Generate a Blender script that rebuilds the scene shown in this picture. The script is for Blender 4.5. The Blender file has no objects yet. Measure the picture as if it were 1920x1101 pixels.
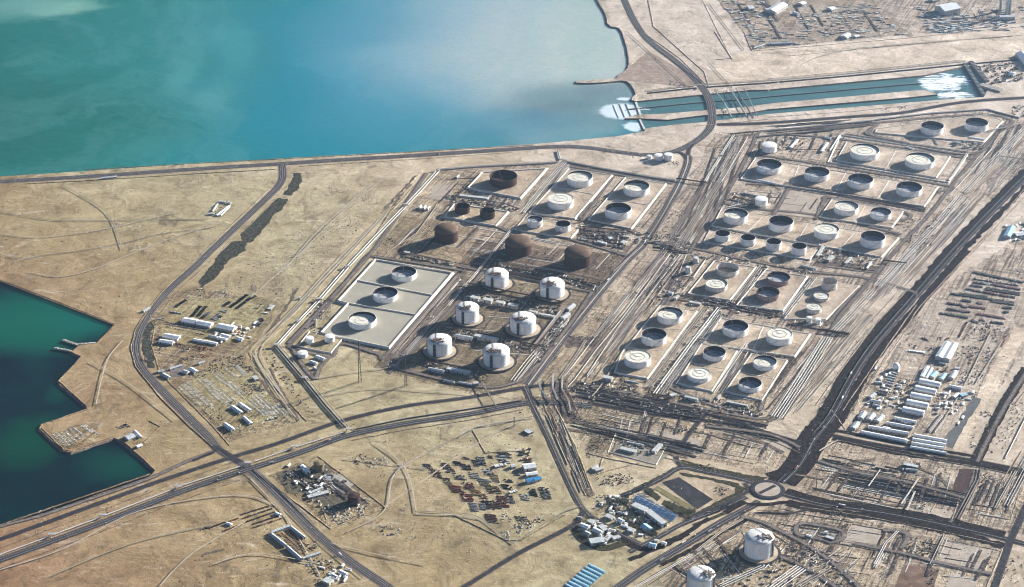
import bpy, math, random
from mathutils import Vector
from mathutils.geometry import tessellate_polygon
R = math.radians
rnd = random.Random(7)
scn = bpy.context.scene

# ------------------------------------------------------------ camera, sky, sun, exposure
FPX, CX, CY, PITCH, H = 4200.0, 960.0, 550.5, R(28.0), 3430.0
cam_d = bpy.data.cameras.new('camera'); cam = bpy.data.objects.new('camera', cam_d)
scn.collection.objects.link(cam); scn.camera = cam
cam.location = (0, 0, H); cam.rotation_euler = (R(90) - PITCH, 0, 0)
cam_d.sensor_width = 36; cam_d.lens = 36 * FPX / 1920
cam_d.clip_start = 5; cam_d.clip_end = 60000
SUN_EL, SUN_AZ = R(17.5), R(56.5)          # azimuth from +Y towards +X
w = bpy.data.worlds.new('World'); scn.world = w; w.use_nodes = True
nt = w.node_tree; bg = nt.nodes['Background']
sky = nt.nodes.new('ShaderNodeTexSky'); sky.sky_type = 'NISHITA'; sky.sun_disc = False
sky.sun_elevation = SUN_EL; sky.sun_rotation = SUN_AZ; sky.altitude = 0; sky.air_density = 0.35; sky.dust_density = 0.2
nt.links.new(sky.outputs[0], bg.inputs[0]); bg.inputs[1].default_value = 0.05
sd = bpy.data.lights.new('sun', 'SUN'); sd.energy = 5.0; sd.angle = R(0.5); sd.color = (1.0, 0.955, 0.90)
so = bpy.data.objects.new('sun', sd); scn.collection.objects.link(so); so.location = (3000, 9000, 4000)
dirv = Vector((math.sin(SUN_AZ) * math.cos(SUN_EL), math.cos(SUN_AZ) * math.cos(SUN_EL), math.sin(SUN_EL)))
so.rotation_euler = dirv.to_track_quat('Z', 'Y').to_euler()
scn.view_settings.view_transform = 'Standard'; scn.view_settings.look = 'None'
scn.view_settings.exposure = 1.95; scn.view_settings.gamma = 1.0
scn.cycles.max_bounces = 4; scn.cycles.diffuse_bounces = 2; scn.cycles.glossy_bounces = 2
scn.cycles.volume_bounces = 0; scn.cycles.use_denoising = True; scn.cycles.filter_width = 1.05

# ------------------------------------------------------------ projection used only to survey the site
sP, cP = math.sin(PITCH), math.cos(PITCH)
def P(x, y, z=0.0):
    a = (x - CX) / FPX; b = (CY - y) / FPX
    dy = cP + b * sP; dz = -sP + b * cP
    t = (z - H) / dz
    return Vector((a * t, dy * t, z))
def mpp(x, y):                      # metres per photo pixel at ground point
    p = P(x, y); return p.length and math.sqrt(p.x**2 + p.y**2 + H * H) / math.sqrt(FPX**2 + (x - CX)**2 + (y - CY)**2)
def el(y): return PITCH - math.atan((CY - y) / FPX)

# ------------------------------------------------------------ materials
MC = {}
def nodemat(name):
    m = bpy.data.materials.new(name); m.use_nodes = True
    return m, m.node_tree.nodes, m.node_tree.links, m.node_tree.nodes['Principled BSDF']
def M(name, rgb, rough=0.8, var=0.18, scale=0.12, metal=0.0, dirt=None, dirt_amt=0.5, streak=False, bump=0.0, fine=True):
    if name in MC: return MC[name]
    m, N, L, b = nodemat(name)
    geo = N.new('ShaderNodeNewGeometry')
    mp = N.new('ShaderNodeMapping'); L.new(geo.outputs['Position'], mp.inputs[0])
    if streak: mp.inputs['Scale'].default_value = (1, 1, 0.12)
    n1 = N.new('ShaderNodeTexNoise'); n1.inputs['Scale'].default_value = scale; n1.inputs['Detail'].default_value = 5
    n1.inputs['Roughness'].default_value = 0.65
    L.new(mp.outputs[0], n1.inputs['Vector'])
    r = N.new('ShaderNodeValToRGB'); e = r.color_ramp.elements
    e[0].position = 0.3; e[1].position = 0.7
    e[0].color = (*[max(0, c * (1 - var)) for c in rgb], 1); e[1].color = (*[min(1, c * (1 + var)) for c in rgb], 1)
    L.new(n1.outputs[0], r.inputs[0]); out = r.outputs[0]
    if dirt:
        n2 = N.new('ShaderNodeTexNoise'); n2.inputs['Scale'].default_value = scale * 2.3; n2.inputs['Detail'].default_value = 4
        L.new(mp.outputs[0], n2.inputs['Vector'])
        r2 = N.new('ShaderNodeValToRGB'); r2.color_ramp.elements[0].position = 0.5; r2.color_ramp.elements[1].position = 0.68
        L.new(n2.outputs[0], r2.inputs[0])
        ml = N.new('ShaderNodeMath'); ml.operation = 'MULTIPLY'; ml.inputs[1].default_value = dirt_amt; L.new(r2.outputs[0], ml.inputs[0])
        mx = N.new('ShaderNodeMix'); mx.data_type = 'RGBA'; L.new(ml.outputs[0], mx.inputs[0])
        L.new(out, mx.inputs[6]); mx.inputs[7].default_value = (*dirt, 1); out = mx.outputs[2]
    L.new(out, b.inputs['Base Color']); b.inputs['Roughness'].default_value = rough; b.inputs['Metallic'].default_value = metal; b.inputs['Specular IOR Level'].default_value = .03 if rough >= .8 else .2
    if bump:
        bp = N.new('ShaderNodeBump'); bp.inputs['Strength'].default_value = 1.0; bp.inputs['Distance'].default_value = bump
        L.new(n1.outputs[0], bp.inputs['Height']); L.new(bp.outputs[0], b.inputs['Normal'])
    MC[name] = m; return m

def math_(N, L, op, a, b=None):
    n = N.new('ShaderNodeMath'); n.operation = op
    for i, v in enumerate((a, b)):
        if v is None: continue
        if isinstance(v, (int, float)): n.inputs[i].default_value = v
        else: L.new(v, n.inputs[i])
    return n.outputs[0]
def noise(N, L, vec, scale, detail=5, rough=0.6, dist=0.0, sc=None, rot=0.0):
    if sc:
        mp = N.new('ShaderNodeMapping'); mp.inputs['Scale'].default_value = sc; mp.inputs['Rotation'].default_value = (0, 0, rot)
        L.new(vec, mp.inputs[0]); vec = mp.outputs[0]
    n = N.new('ShaderNodeTexNoise'); n.inputs['Scale'].default_value = scale; n.inputs['Detail'].default_value = detail
    n.inputs['Roughness'].default_value = rough; n.inputs['Distortion'].default_value = dist
    L.new(vec, n.inputs['Vector']); return n.outputs[0]
def ramp(N, L, fac, stops, interp='LINEAR'):
    r = N.new('ShaderNodeValToRGB'); r.color_ramp.interpolation = interp; e = r.color_ramp.elements
    while len(e) < len(stops): e.new(0.5)
    for k, (p, c) in enumerate(stops):
        e[k].position = p; e[k].color = (*c, 1) if len(c) == 3 else c
    L.new(fac, r.inputs[0]); return r.outputs[0]
def mixc(N, L, fac, a, b):
    mx = N.new('ShaderNodeMix'); mx.data_type = 'RGBA'
    for i, v in ((0, fac), (6, a), (7, b)):
        if isinstance(v, (int, float)): mx.inputs[i].default_value = v
        elif isinstance(v, tuple): mx.inputs[i].default_value = (*v, 1)
        else: L.new(v, mx.inputs[i])
    return mx.outputs[2]
def noise_dir(N, L, vec, angle, along, across, scale=1.0, detail=4, rough=.6):
    vr = N.new('ShaderNodeVectorRotate'); vr.rotation_type = 'Z_AXIS'; vr.inputs['Angle'].default_value = -angle; L.new(vec, vr.inputs['Vector'])
    return noise(N, L, vr.outputs[0], scale, detail, rough, 0.3, (along, across, 1))
def blob(N, L, vec, px, py, rx, ry, warp=None):
    """soft patch round a surveyed point: 1 in the middle, 0 outside"""
    c_ = P(px, py); vm = N.new('ShaderNodeVectorMath'); vm.operation = 'SUBTRACT'; L.new(warp if warp is not None else vec, vm.inputs[0]); vm.inputs[1].default_value = (c_.x, c_.y, 0)
    v2 = N.new('ShaderNodeVectorMath'); v2.operation = 'MULTIPLY'; L.new(vm.outputs[0], v2.inputs[0]); v2.inputs[1].default_value = (1 / rx, 1 / ry, 0)
    v3 = N.new('ShaderNodeVectorMath'); v3.operation = 'LENGTH'; L.new(v2.outputs[0], v3.inputs[0])
    return ramp(N, L, v3.outputs['Value'], [(0.0, bw(1)), (0.35, bw(.8)), (1.0, bw(0))], 'EASE')
def warped(N, L, pos, scale, amp, detail=5):
    n = N.new('ShaderNodeTexNoise'); n.inputs['Scale'].default_value = scale; n.inputs['Detail'].default_value = detail; n.inputs['Roughness'].default_value = .6; L.new(pos, n.inputs['Vector'])
    a_ = N.new('ShaderNodeVectorMath'); a_.operation = 'SUBTRACT'; L.new(n.outputs['Color'], a_.inputs[0]); a_.inputs[1].default_value = (.5, .5, .5)
    b_ = N.new('ShaderNodeVectorMath'); b_.operation = 'SCALE'; L.new(a_.outputs[0], b_.inputs[0]); b_.inputs['Scale'].default_value = amp
    c_ = N.new('ShaderNodeVectorMath'); c_.operation = 'ADD'; L.new(b_.outputs[0], c_.inputs[0]); L.new(pos, c_.inputs[1]); return c_.outputs[0]
def bw(v): return (v, v, v)

def sand_material(name, tint=(1, 1, 1), scrub=1.0, tracks=1.0, rough_ground=0.0, bright=1.0, zone0=.12):
    """desert ground: several scales of tone, scrub patches, wheel tracks, stones"""
    m, N, L, b = nodemat(name)
    geo = N.new('ShaderNodeNewGeometry'); pos = geo.outputs['Position']
    sep = N.new('ShaderNodeSeparateXYZ'); L.new(pos, sep.inputs[0])
    big = noise(N, L, pos, 0.0011, 5, 0.6, 0.4)
    mid = noise(N, L, pos, 0.009, 7, 0.68, 0.8)
    fin = noise(N, L, pos, 0.06, 6, 0.75)
    grn = noise(N, L, pos, 0.28, 4, 0.8)
    t = tint
    def c(r, g, bb): return (r * t[0] * bright, g * t[1] * bright, bb * t[2] * bright)
    base = ramp(N, L, mid, [(0.28, c(.20, .155, .108)), (0.42, c(.33, .265, .195)), (0.55, c(.42, .345, .262)), (0.72, c(.55, .465, .365))])
    # soils: ochre lower left, greyer pink right; vignette darkening painted in at left and bottom
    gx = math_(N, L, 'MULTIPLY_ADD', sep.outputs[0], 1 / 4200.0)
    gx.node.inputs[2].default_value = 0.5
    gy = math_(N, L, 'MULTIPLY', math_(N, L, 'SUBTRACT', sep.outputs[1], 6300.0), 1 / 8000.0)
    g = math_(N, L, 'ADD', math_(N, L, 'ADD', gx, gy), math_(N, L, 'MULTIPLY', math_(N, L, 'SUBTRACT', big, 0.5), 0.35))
    soil_vignette = ramp(N, L, g, [(0.0, (.72, .52, .38)), (0.2, (.84, .75, .52)), (0.36, (.98, .98, .76)), (0.54, (1.20, 1.15, 1.03)), (0.7, (1.28, 1.26, 1.26)), (1.0, (1.42, 1.42, 1.50))])
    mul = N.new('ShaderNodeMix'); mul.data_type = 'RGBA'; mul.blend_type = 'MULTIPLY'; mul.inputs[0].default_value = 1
    L.new(base, mul.inputs[6]); L.new(soil_vignette, mul.inputs[7]); col = mul.outputs[2]
    fv = ramp(N, L, fin, [(0.3, bw(.55)), (0.5, bw(1.0)), (0.7, bw(1.3))])
    m2 = N.new('ShaderNodeMix'); m2.data_type = 'RGBA'; m2.blend_type = 'MULTIPLY'; m2.inputs[0].default_value = 0.45 + 0.55 * min(1, rough_ground)
    L.new(col, m2.inputs[6]); L.new(fv, m2.inputs[7]); col = m2.outputs[2]
    gv = ramp(N, L, grn, [(0.3, bw(.62)), (0.5, bw(1.0)), (0.72, bw(1.3))])
    m3 = N.new('ShaderNodeMix'); m3.data_type = 'RGBA'; m3.blend_type = 'MULTIPLY'; m3.inputs[0].default_value = 0.6 if rough_ground < .5 else .95
    L.new(col, m3.inputs[6]); L.new(gv, m3.inputs[7]); col = m3.outputs[2]
    # grading marks and ruts that run with the plant grid, and across it
    if rough_ground:
        for ang_, st_ in ((FARM, .75), (FARM2, .45)):
            d_ = noise_dir(N, L, pos, ang_, .006, .14)
            dk = ramp(N, L, d_, [(0.40, bw(1)), (0.50, bw(0))]); lt = ramp(N, L, d_, [(0.56, bw(0)), (0.68, bw(1))])
            zd = ramp(N, L, noise(N, L, pos, .004, 3, .5), [(0.36, bw(.25)), (0.55, bw(1))])
            col = mixc(N, L, math_(N, L, 'MULTIPLY', math_(N, L, 'MULTIPLY', dk, zd), st_ * rough_ground), col, (.075, .053, .045))
            col = mixc(N, L, math_(N, L, 'MULTIPLY', lt, .4 * st_ * rough_ground), col, (.60, .53, .45))
    # scrub and stained patches
    zone = noise(N, L, pos, 0.0024, 3, 0.5, 0.3)
    s1 = noise(N, L, pos, 0.022, 7, 0.72, 1.2, (1.0, 0.55, 1.0), 0.5)
    s1 = ramp(N, L, s1, [(0.52, bw(0)), (0.66, bw(1))])
    zr = ramp(N, L, zone, [(0.38, bw(0.2)), (0.58, bw(1))])
    sf = math_(N, L, 'MULTIPLY', math_(N, L, 'MULTIPLY', s1, zr), 0.72 * scrub)
    col = mixc(N, L, sf, col, (.10, .078, .052))
    s2 = ramp(N, L, noise(N, L, pos, 0.13, 5, 0.75, 0.6), [(0.62, bw(0)), (0.70, bw(1))])
    z2 = ramp(N, L, noise(N, L, pos, 0.0045, 3, 0.5), [(0.45, bw(0)), (0.6, bw(1))])
    col = mixc(N, L, math_(N, L, 'MULTIPLY', math_(N, L, 'MULTIPLY', s2, z2), 0.8 * scrub), col, (.045, .032, .027))
    # pale scuffed sand
    p1 = ramp(N, L, noise(N, L, pos, 0.015, 6, 0.7, 2.0, (0.5, 1.3, 1), 0.25), [(0.56, bw(0)), (0.74, bw(1))])
    col = mixc(N, L, math_(N, L, 'MULTIPLY', p1, 0.65), col, c(.64, .56, .45))
    # wheel tracks: thin contour lines of a wide noise
    for k, (sc_, thr, rot) in enumerate(((0.0032, 0.0035, 0.3), (0.006, 0.006, 1.2))):
        nn = noise(N, L, pos, sc_, 1.5, 0.4, 0.5, (1, 0.7, 1), rot)
        fr = math_(N, L, 'ABSOLUTE', math_(N, L, 'SUBTRACT', math_(N, L, 'FRACT', math_(N, L, 'MULTIPLY', nn, 6.0)), 0.5))
        ln = ramp(N, L, fr, [(0.0, bw(1)), (thr * 5, bw(0))])
        zz = ramp(N, L, noise(N, L, pos, 0.003 + k * .001, 2, 0.5), [(0.5, bw(0)), (0.6, bw(1))])
        col = mixc(N, L, math_(N, L, 'MULTIPLY', math_(N, L, 'MULTIPLY', ln, zz), 0.3 * tracks), col, (.24, .19, .14) if k else (.6, .5, .37))
    L.new(col, b.inputs['Base Color']); b.inputs['Roughness'].default_value = 0.95
    b.inputs['Specular IOR Level'].default_value = 0.02
    bp = N.new('ShaderNodeBump'); bp.inputs['Strength'].default_value = 0.8; bp.inputs['Distance'].default_value = 5.0 + 4 * rough_ground
    hh = math_(N, L, 'ADD', mid, math_(N, L, 'MULTIPLY', fin, 0.35 + 0.3 * rough_ground)); L.new(hh, bp.inputs['Height'])
    L.new(bp.outputs[0], b.inputs['Normal'])
    MC[name] = m; return m

def water_material(name, kind):
    m, N, L, b = nodemat(name)
    geo = N.new('ShaderNodeNewGeometry'); pos = geo.outputs['Position']
    sep = N.new('ShaderNodeSeparateXYZ'); L.new(pos, sep.inputs[0])
    if kind == 'sea':
        # teal shallows on the left, deep blue tongue, milky sediment water and foam by the outfalls
        wp = warped(N, L, pos, .0011, 700, 7); wf = warped(N, L, pos, .006, 120, 6)
        nz = noise(N, L, pos, 0.0009, 6, 0.58, 1.4)
        g2 = math_(N, L, 'ADD', math_(N, L, 'MULTIPLY', sep.outputs[0], 1 / 5200.0), math_(N, L, 'ADD', math_(N, L, 'MULTIPLY', nz, .3), .35))
        col = ramp(N, L, g2, [(0.0, (.0, .09, .06)), (0.18, (.0, .155, .12)), (0.36, (.0, .17, .165)), (0.5, (.0, .155, .19)), (.8, (.02, .19, .24))])
        for (x_, y_, rx, ry, c_, f_, w_) in ((560, 120, 560, 1700, (.0, .18, .235), .9, wp), (690, 190, 520, 900, (.0, .185, .24), .8, wp), (800, 60, 650, 1500, (.10, .27, .36), .9, wp), (950, 40, 640, 1600, (.34, .42, .43), .95, wp), (1010, 110, 460, 1200, (.42, .46, .43), .95, wp), (1110, 90, 300, 1000, (.52, .53, .45), 1.0, wf),
                (1100, 60, 170, 900, (.34, .43, .38), .7, wf), (1080, 195, 420, 330, (.09, .14, .155), .92, wf), (1140, 168, 200, 130, (.14, .18, .19), .85, wf), (940, 235, 420, 260, (.02, .16, .24), .7, wp), (70, 10, 330, 260, (.22, .42, .32), .6, wp), (130, 26, 260, 110, (.30, .50, .36), .5, wp), (350, 110, 90, 500, (.10, .34, .32), .55, wf), (400, 180, 110, 260, (.10, .32, .30), .5, wf), (440, 90, 130, 420, (.06, .32, .33), .5, wp), (410, 110, 340, 900, (.03, .20, .19), .55, wp), (250, 90, 420, 700, (.01, .16, .14), .5, wp), (0, 260, 900, 700, (.0, .075, .045), .6, wp)):
            col = mixc(N, L, math_(N, L, 'MULTIPLY', blob(N, L, pos, x_, y_, rx, ry, w_), f_), col, c_)
        pl = noise(N, L, wp, 0.0016, 7, 0.62, 1.2, (1, .55, 1))
        col = mixc(N, L, math_(N, L, 'MULTIPLY', ramp(N, L, pl, [(0.50, bw(0)), (0.56, bw(.8)), (0.60, bw(0.15)), (0.70, bw(.8))]), 0.2), col, (.16, .36, .34))
        r1 = noise(N, L, pos, 0.02, 5, 0.7, 0.5, (1, 2.2, 1), 0.2)
        col = mixc(N, L, math_(N, L, 'MULTIPLY', ramp(N, L, r1, [(0.35, bw(0)), (0.7, bw(1))]), 0.22), col, (.08, .27, .28))
        r2_ = noise(N, L, pos, 0.09, 4, 0.8); col = mixc(N, L, math_(N, L, 'MULTIPLY', ramp(N, L, r2_, [(0.4, bw(0)), (0.75, bw(1))]), 0.22), col, (.0, .06, .07))
        st = noise(N, L, wf, .07, 7, .75, .8, (.3, 2.2, 1))
        for (x_, y_, rx, ry, f_) in ((1165, 206, 125, 115, 1.0), (1190, 235, 60, 70, 1.0), (1178, 181, 70, 32, .9), (1130, 205, 190, 110, .35), (1150, 185, 200, 50, .25)):
            fm = math_(N, L, 'MULTIPLY', blob(N, L, pos, x_, y_, rx, ry, wf), math_(N, L, 'ADD', math_(N, L, 'MULTIPLY', st, 1.2), .15))
            col = mixc(N, L, ramp(N, L, math_(N, L, 'MULTIPLY', fm, f_), [(.22, bw(0)), (.5, bw(.9))]), col, (.66, .73, .75))
        b.inputs['Roughness'].default_value = 0.4; bs, bd = 0.08, 1.2
    elif kind == 'harbour':
        nz = noise(N, L, pos, 0.0035, 5, 0.55, 1.0)
        col = ramp(N, L, nz, [(0.3, (.0, .006, .008)), (0.5, (.0, .012, .013)), (0.75, (.0, .03, .022))])
        for (x_, y_, rx, ry, c_, f_) in ((70, 600, 330, 260, (.0, .105, .062), .95), (180, 600, 180, 120, (.0, .10, .07), .8), (60, 820, 130, 200, (.0, .05, .022), .9), (230, 870, 170, 110, (.0, .05, .03), .8), (110, 730, 60, 90, (.0, .045, .025), .7)):
            col = mixc(N, L, math_(N, L, 'MULTIPLY', blob(N, L, pos, x_, y_, rx, ry, warped(N, L, pos, .005, 140, 4)), f_), col, c_)
        b.inputs['Roughness'].default_value = 0.3; bs, bd = 0.1, 1.2
    elif kind == 'channel':
        nz = noise(N, L, pos, 0.012, 5, 0.6, 0.5, (0.3, 1.5, 1))
        col = ramp(N, L, nz, [(0.3, (.04, .105, .11)), (0.7, (.075, .165, .155))])
        wf = warped(N, L, pos, .012, 30, 5); st = noise(N, L, wf, .05, 5, .7, .5, (.3, 1.5, 1))
        for (x_, y_, rx, ry, f_) in ((1752, 153, 90, 130, 1.5), (1778, 152, 80, 120, 1.5), (1792, 177, 95, 60, 1.4), (1800, 150, 75, 90, .75), (1205, 205, 50, 90, .6), (1722, 150, 60, 60, .4), (1765, 178, 30, 40, .8)):
            fm = math_(N, L, 'MULTIPLY', blob(N, L, pos, x_, y_, rx, ry, wf), math_(N, L, 'ADD', math_(N, L, 'MULTIPLY', ramp(N, L, st, [(.42, bw(.12)), (.58, bw(1.15))]), .9), .05)); col = mixc(N, L, ramp(N, L, math_(N, L, 'MULTIPLY', fm, f_), [(.30, bw(0)), (.48, bw(.85)), (.8, bw(1))]), col, (.86, .89, .9))
        b.inputs['Roughness'].default_value = 0.3; bs, bd = 0.15, 0.8
    else:   # foam
        nz = noise(N, L, pos, 0.05, 6, 0.7, 0.8, (0.5, 2.0, 1), 0.2)
        st = noise(N, L, pos, 0.012, 4, 0.6, 1.0)
        f = math_(N, L, 'ADD', math_(N, L, 'MULTIPLY', nz, 0.5), math_(N, L, 'MULTIPLY', st, 0.6))
        col = ramp(N, L, f, [(0.40, (.16, .32, .36)), (0.5, (.6, .72, .75)), (0.6, (.86, .9, .92))])
        b.inputs['Roughness'].default_value = 0.7; bs, bd = 0.1, 1.0
    L.new(col, b.inputs['Base Color'])
    b.inputs['Specular IOR Level'].default_value = 0.2
    wv = noise(N, L, pos, bs, 4, 0.6)
    bp = N.new('ShaderNodeBump'); bp.inputs['Strength'].default_value = 0.5; bp.inputs['Distance'].default_value = bd
    L.new(wv, bp.inputs['Height']); L.new(bp.outputs[0], b.inputs['Normal'])
    MC[name] = m; return m

def _ang(a, b): return math.atan2(b.y - a.y, b.x - a.x)
FARM = _ang(P(1100, 690), P(1250, 500)); FARM2 = _ang(P(1350, 600), P(1520, 628))
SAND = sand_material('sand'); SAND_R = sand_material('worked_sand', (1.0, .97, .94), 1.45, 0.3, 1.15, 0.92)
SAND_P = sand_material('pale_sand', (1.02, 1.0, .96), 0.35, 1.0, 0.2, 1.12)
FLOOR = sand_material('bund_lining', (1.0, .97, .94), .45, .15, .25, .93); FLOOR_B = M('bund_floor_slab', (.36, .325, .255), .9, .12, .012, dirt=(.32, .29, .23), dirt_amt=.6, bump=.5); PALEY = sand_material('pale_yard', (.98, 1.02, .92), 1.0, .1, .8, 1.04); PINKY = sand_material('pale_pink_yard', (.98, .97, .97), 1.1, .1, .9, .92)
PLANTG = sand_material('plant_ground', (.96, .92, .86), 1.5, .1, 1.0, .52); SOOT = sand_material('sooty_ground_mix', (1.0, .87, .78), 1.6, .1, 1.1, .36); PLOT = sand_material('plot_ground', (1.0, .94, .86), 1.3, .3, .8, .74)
SEA = water_material('sea_water', 'sea'); HARB = water_material('harbour_water', 'harbour')
CHAN = water_material('channel_water', 'channel'); FOAM = water_material('foam_water', 'foam')
ASPH = M('asphalt', (.040, .037, .041), .9, .4, .04, dirt=(.085, .072, .064), dirt_amt=.5)
ASPH_D = M('dark_asphalt', (.022, .018, .020), .9, .3, .05, dirt=(.05, .038, .034), dirt_amt=.4)
TRACK = M('compacted_track', (.155, .128, .112), .95, .3, .04, dirt=(.29, .24, .20), dirt_amt=.6); DITCH = M('ditch_soil', (.055, .042, .036), 1, .5, .07, dirt=(.30, .24, .19), dirt_amt=.75)
TRACK_P = M('pale_track', (.42, .36, .28), .95, .18, .04, dirt=(.3, .25, .18), dirt_amt=.5)
VERGE = M('dark_verge', (.018, .013, .012), 1.0, .5, .05, dirt=(.075, .055, .045), dirt_amt=.6, bump=3)
SCRUB = M('scrub', (.04, .04, .03), 1.0, .5, .06, dirt=(.20, .17, .12), dirt_amt=.7, bump=3)
CONC = M('pale_concrete', (.55, .52, .47), .85, .12, .08, dirt=(.38, .33, .27), dirt_amt=.4)
CONC_P = M('quay_concrete', (.36, .315, .265), .9, .16, .02, dirt=(.27, .22, .175), dirt_amt=.55, bump=.6)
CONC_B = M('bund_floor_pale', (.36, .335, .28), .9, .07, .02, dirt=(.29, .26, .21), dirt_amt=.5, bump=.5)
BERM = M('bund_face', (.66, .60, .50), .9, .12, .06, dirt=(.42, .35, .28), dirt_amt=.5)
ROCK = M('rock_revetment', (.19, .145, .11), .95, .5, .12, dirt=(.40, .32, .25), dirt_amt=.6, bump=2)
WHITE = M('white_tank_paint', (.80, .79, .75), .5, .06, .05, dirt=(.56, .52, .46), dirt_amt=.5, streak=True)
WHITE_O = M('old_white_paint', (.58, .55, .50), .6, .14, .07, dirt=(.30, .22, .17), dirt_amt=.6, streak=True)
ROOF_T = M('floating_roof_cream', (.74, .70, .58), .6, .08, .06, dirt=(.55, .48, .36), dirt_amt=.5)
ROOF_G = M('floating_roof_grey', (.40, .41, .42), .6, .15, .06, dirt=(.26, .24, .23), dirt_amt=.5)
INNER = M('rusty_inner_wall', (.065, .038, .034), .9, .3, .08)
RUST = M('rusty_shell', (.062, .037, .030), .85, .22, .09, dirt=(.11, .065, .045), dirt_amt=.5, streak=True)
RUST_D = M('rusty_dome', (.135, .09, .062), .85, .22, .07, dirt=(.07, .045, .035), dirt_amt=.6)
STEEL = M('grey_steel', (.30, .29, .28), .6, .2, .2)
DSTEEL = M('dark_steel', (.085, .07, .065), .7, .3, .2)
PIPE = M('pale_pipe', (.64, .61, .55), .5, .10, .05, dirt=(.5, .44, .36), dirt_amt=.4)
PIPE_G = M('grey_pipe', (.36, .335, .305), .55, .14, .06, dirt=(.25, .21, .18), dirt_amt=.4)
PIPE_T = M('tan_pipe', (.40, .34, .27), .6, .14, .06, dirt=(.3, .24, .18), dirt_amt=.4)
PIPE_D = M('brown_pipe', (.17, .125, .10), .7, .2, .06)
SHED = M('white_sheet_roof', (.78, .78, .76), .5, .07, .1, dirt=(.6, .58, .54), dirt_amt=.4)
SHED_G = M('grey_sheet_roof', (.46, .48, .47), .5, .1, .1, dirt=(.34, .34, .32), dirt_amt=.5)
SHED_B = M('blue_fabric_roof', (.03, .20, .42), .6, .12, .1)
SHED_L = M('pale_blue_roof', (.34, .54, .64), .5, .12, .1)
CARP = M('blue_carport', (.025, .085, .20), .5, .25, .12)
WALL = M('shed_wall', (.50, .47, .42), .8, .1, .1)
WALL_D = M('shaded_opening', (.04, .04, .045), .9, .2, .1)
YEL = M('yellow_beige_clad', (.66, .56, .30), .7, .1, .1)
TAN = M('sand_render', (.50, .42, .31), .85, .12, .1)
BROWNW = M('brown_pond', (.075, .045, .038), .8, .15, .03)
PAINTW = M('road_paint', (.55, .55, .52), .8, .1, .1)
COL = {'dark': (.07, .06, .055), 'black': (.022, .024, .026), 'rust': (.17, .065, .04), 'red': (.26, .055, .035), 'brown': (.15, .095, .06),
       'white': (.74, .72, .66), 'grey': (.30, .30, .285), 'yellow': (.42, .34, .15), 'orange': (.34, .15, .07), 'tan': (.46, .38, .27),
       'blue': (.10, .22, .32), 'purple': (.12, .075, .085), 'green': (.05, .07, .05), 'pale': (.56, .53, .46)}
CM = {k: M(k + '_goods', v, .75, .3, .3, fine=False) for k, v in COL.items()}

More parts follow.
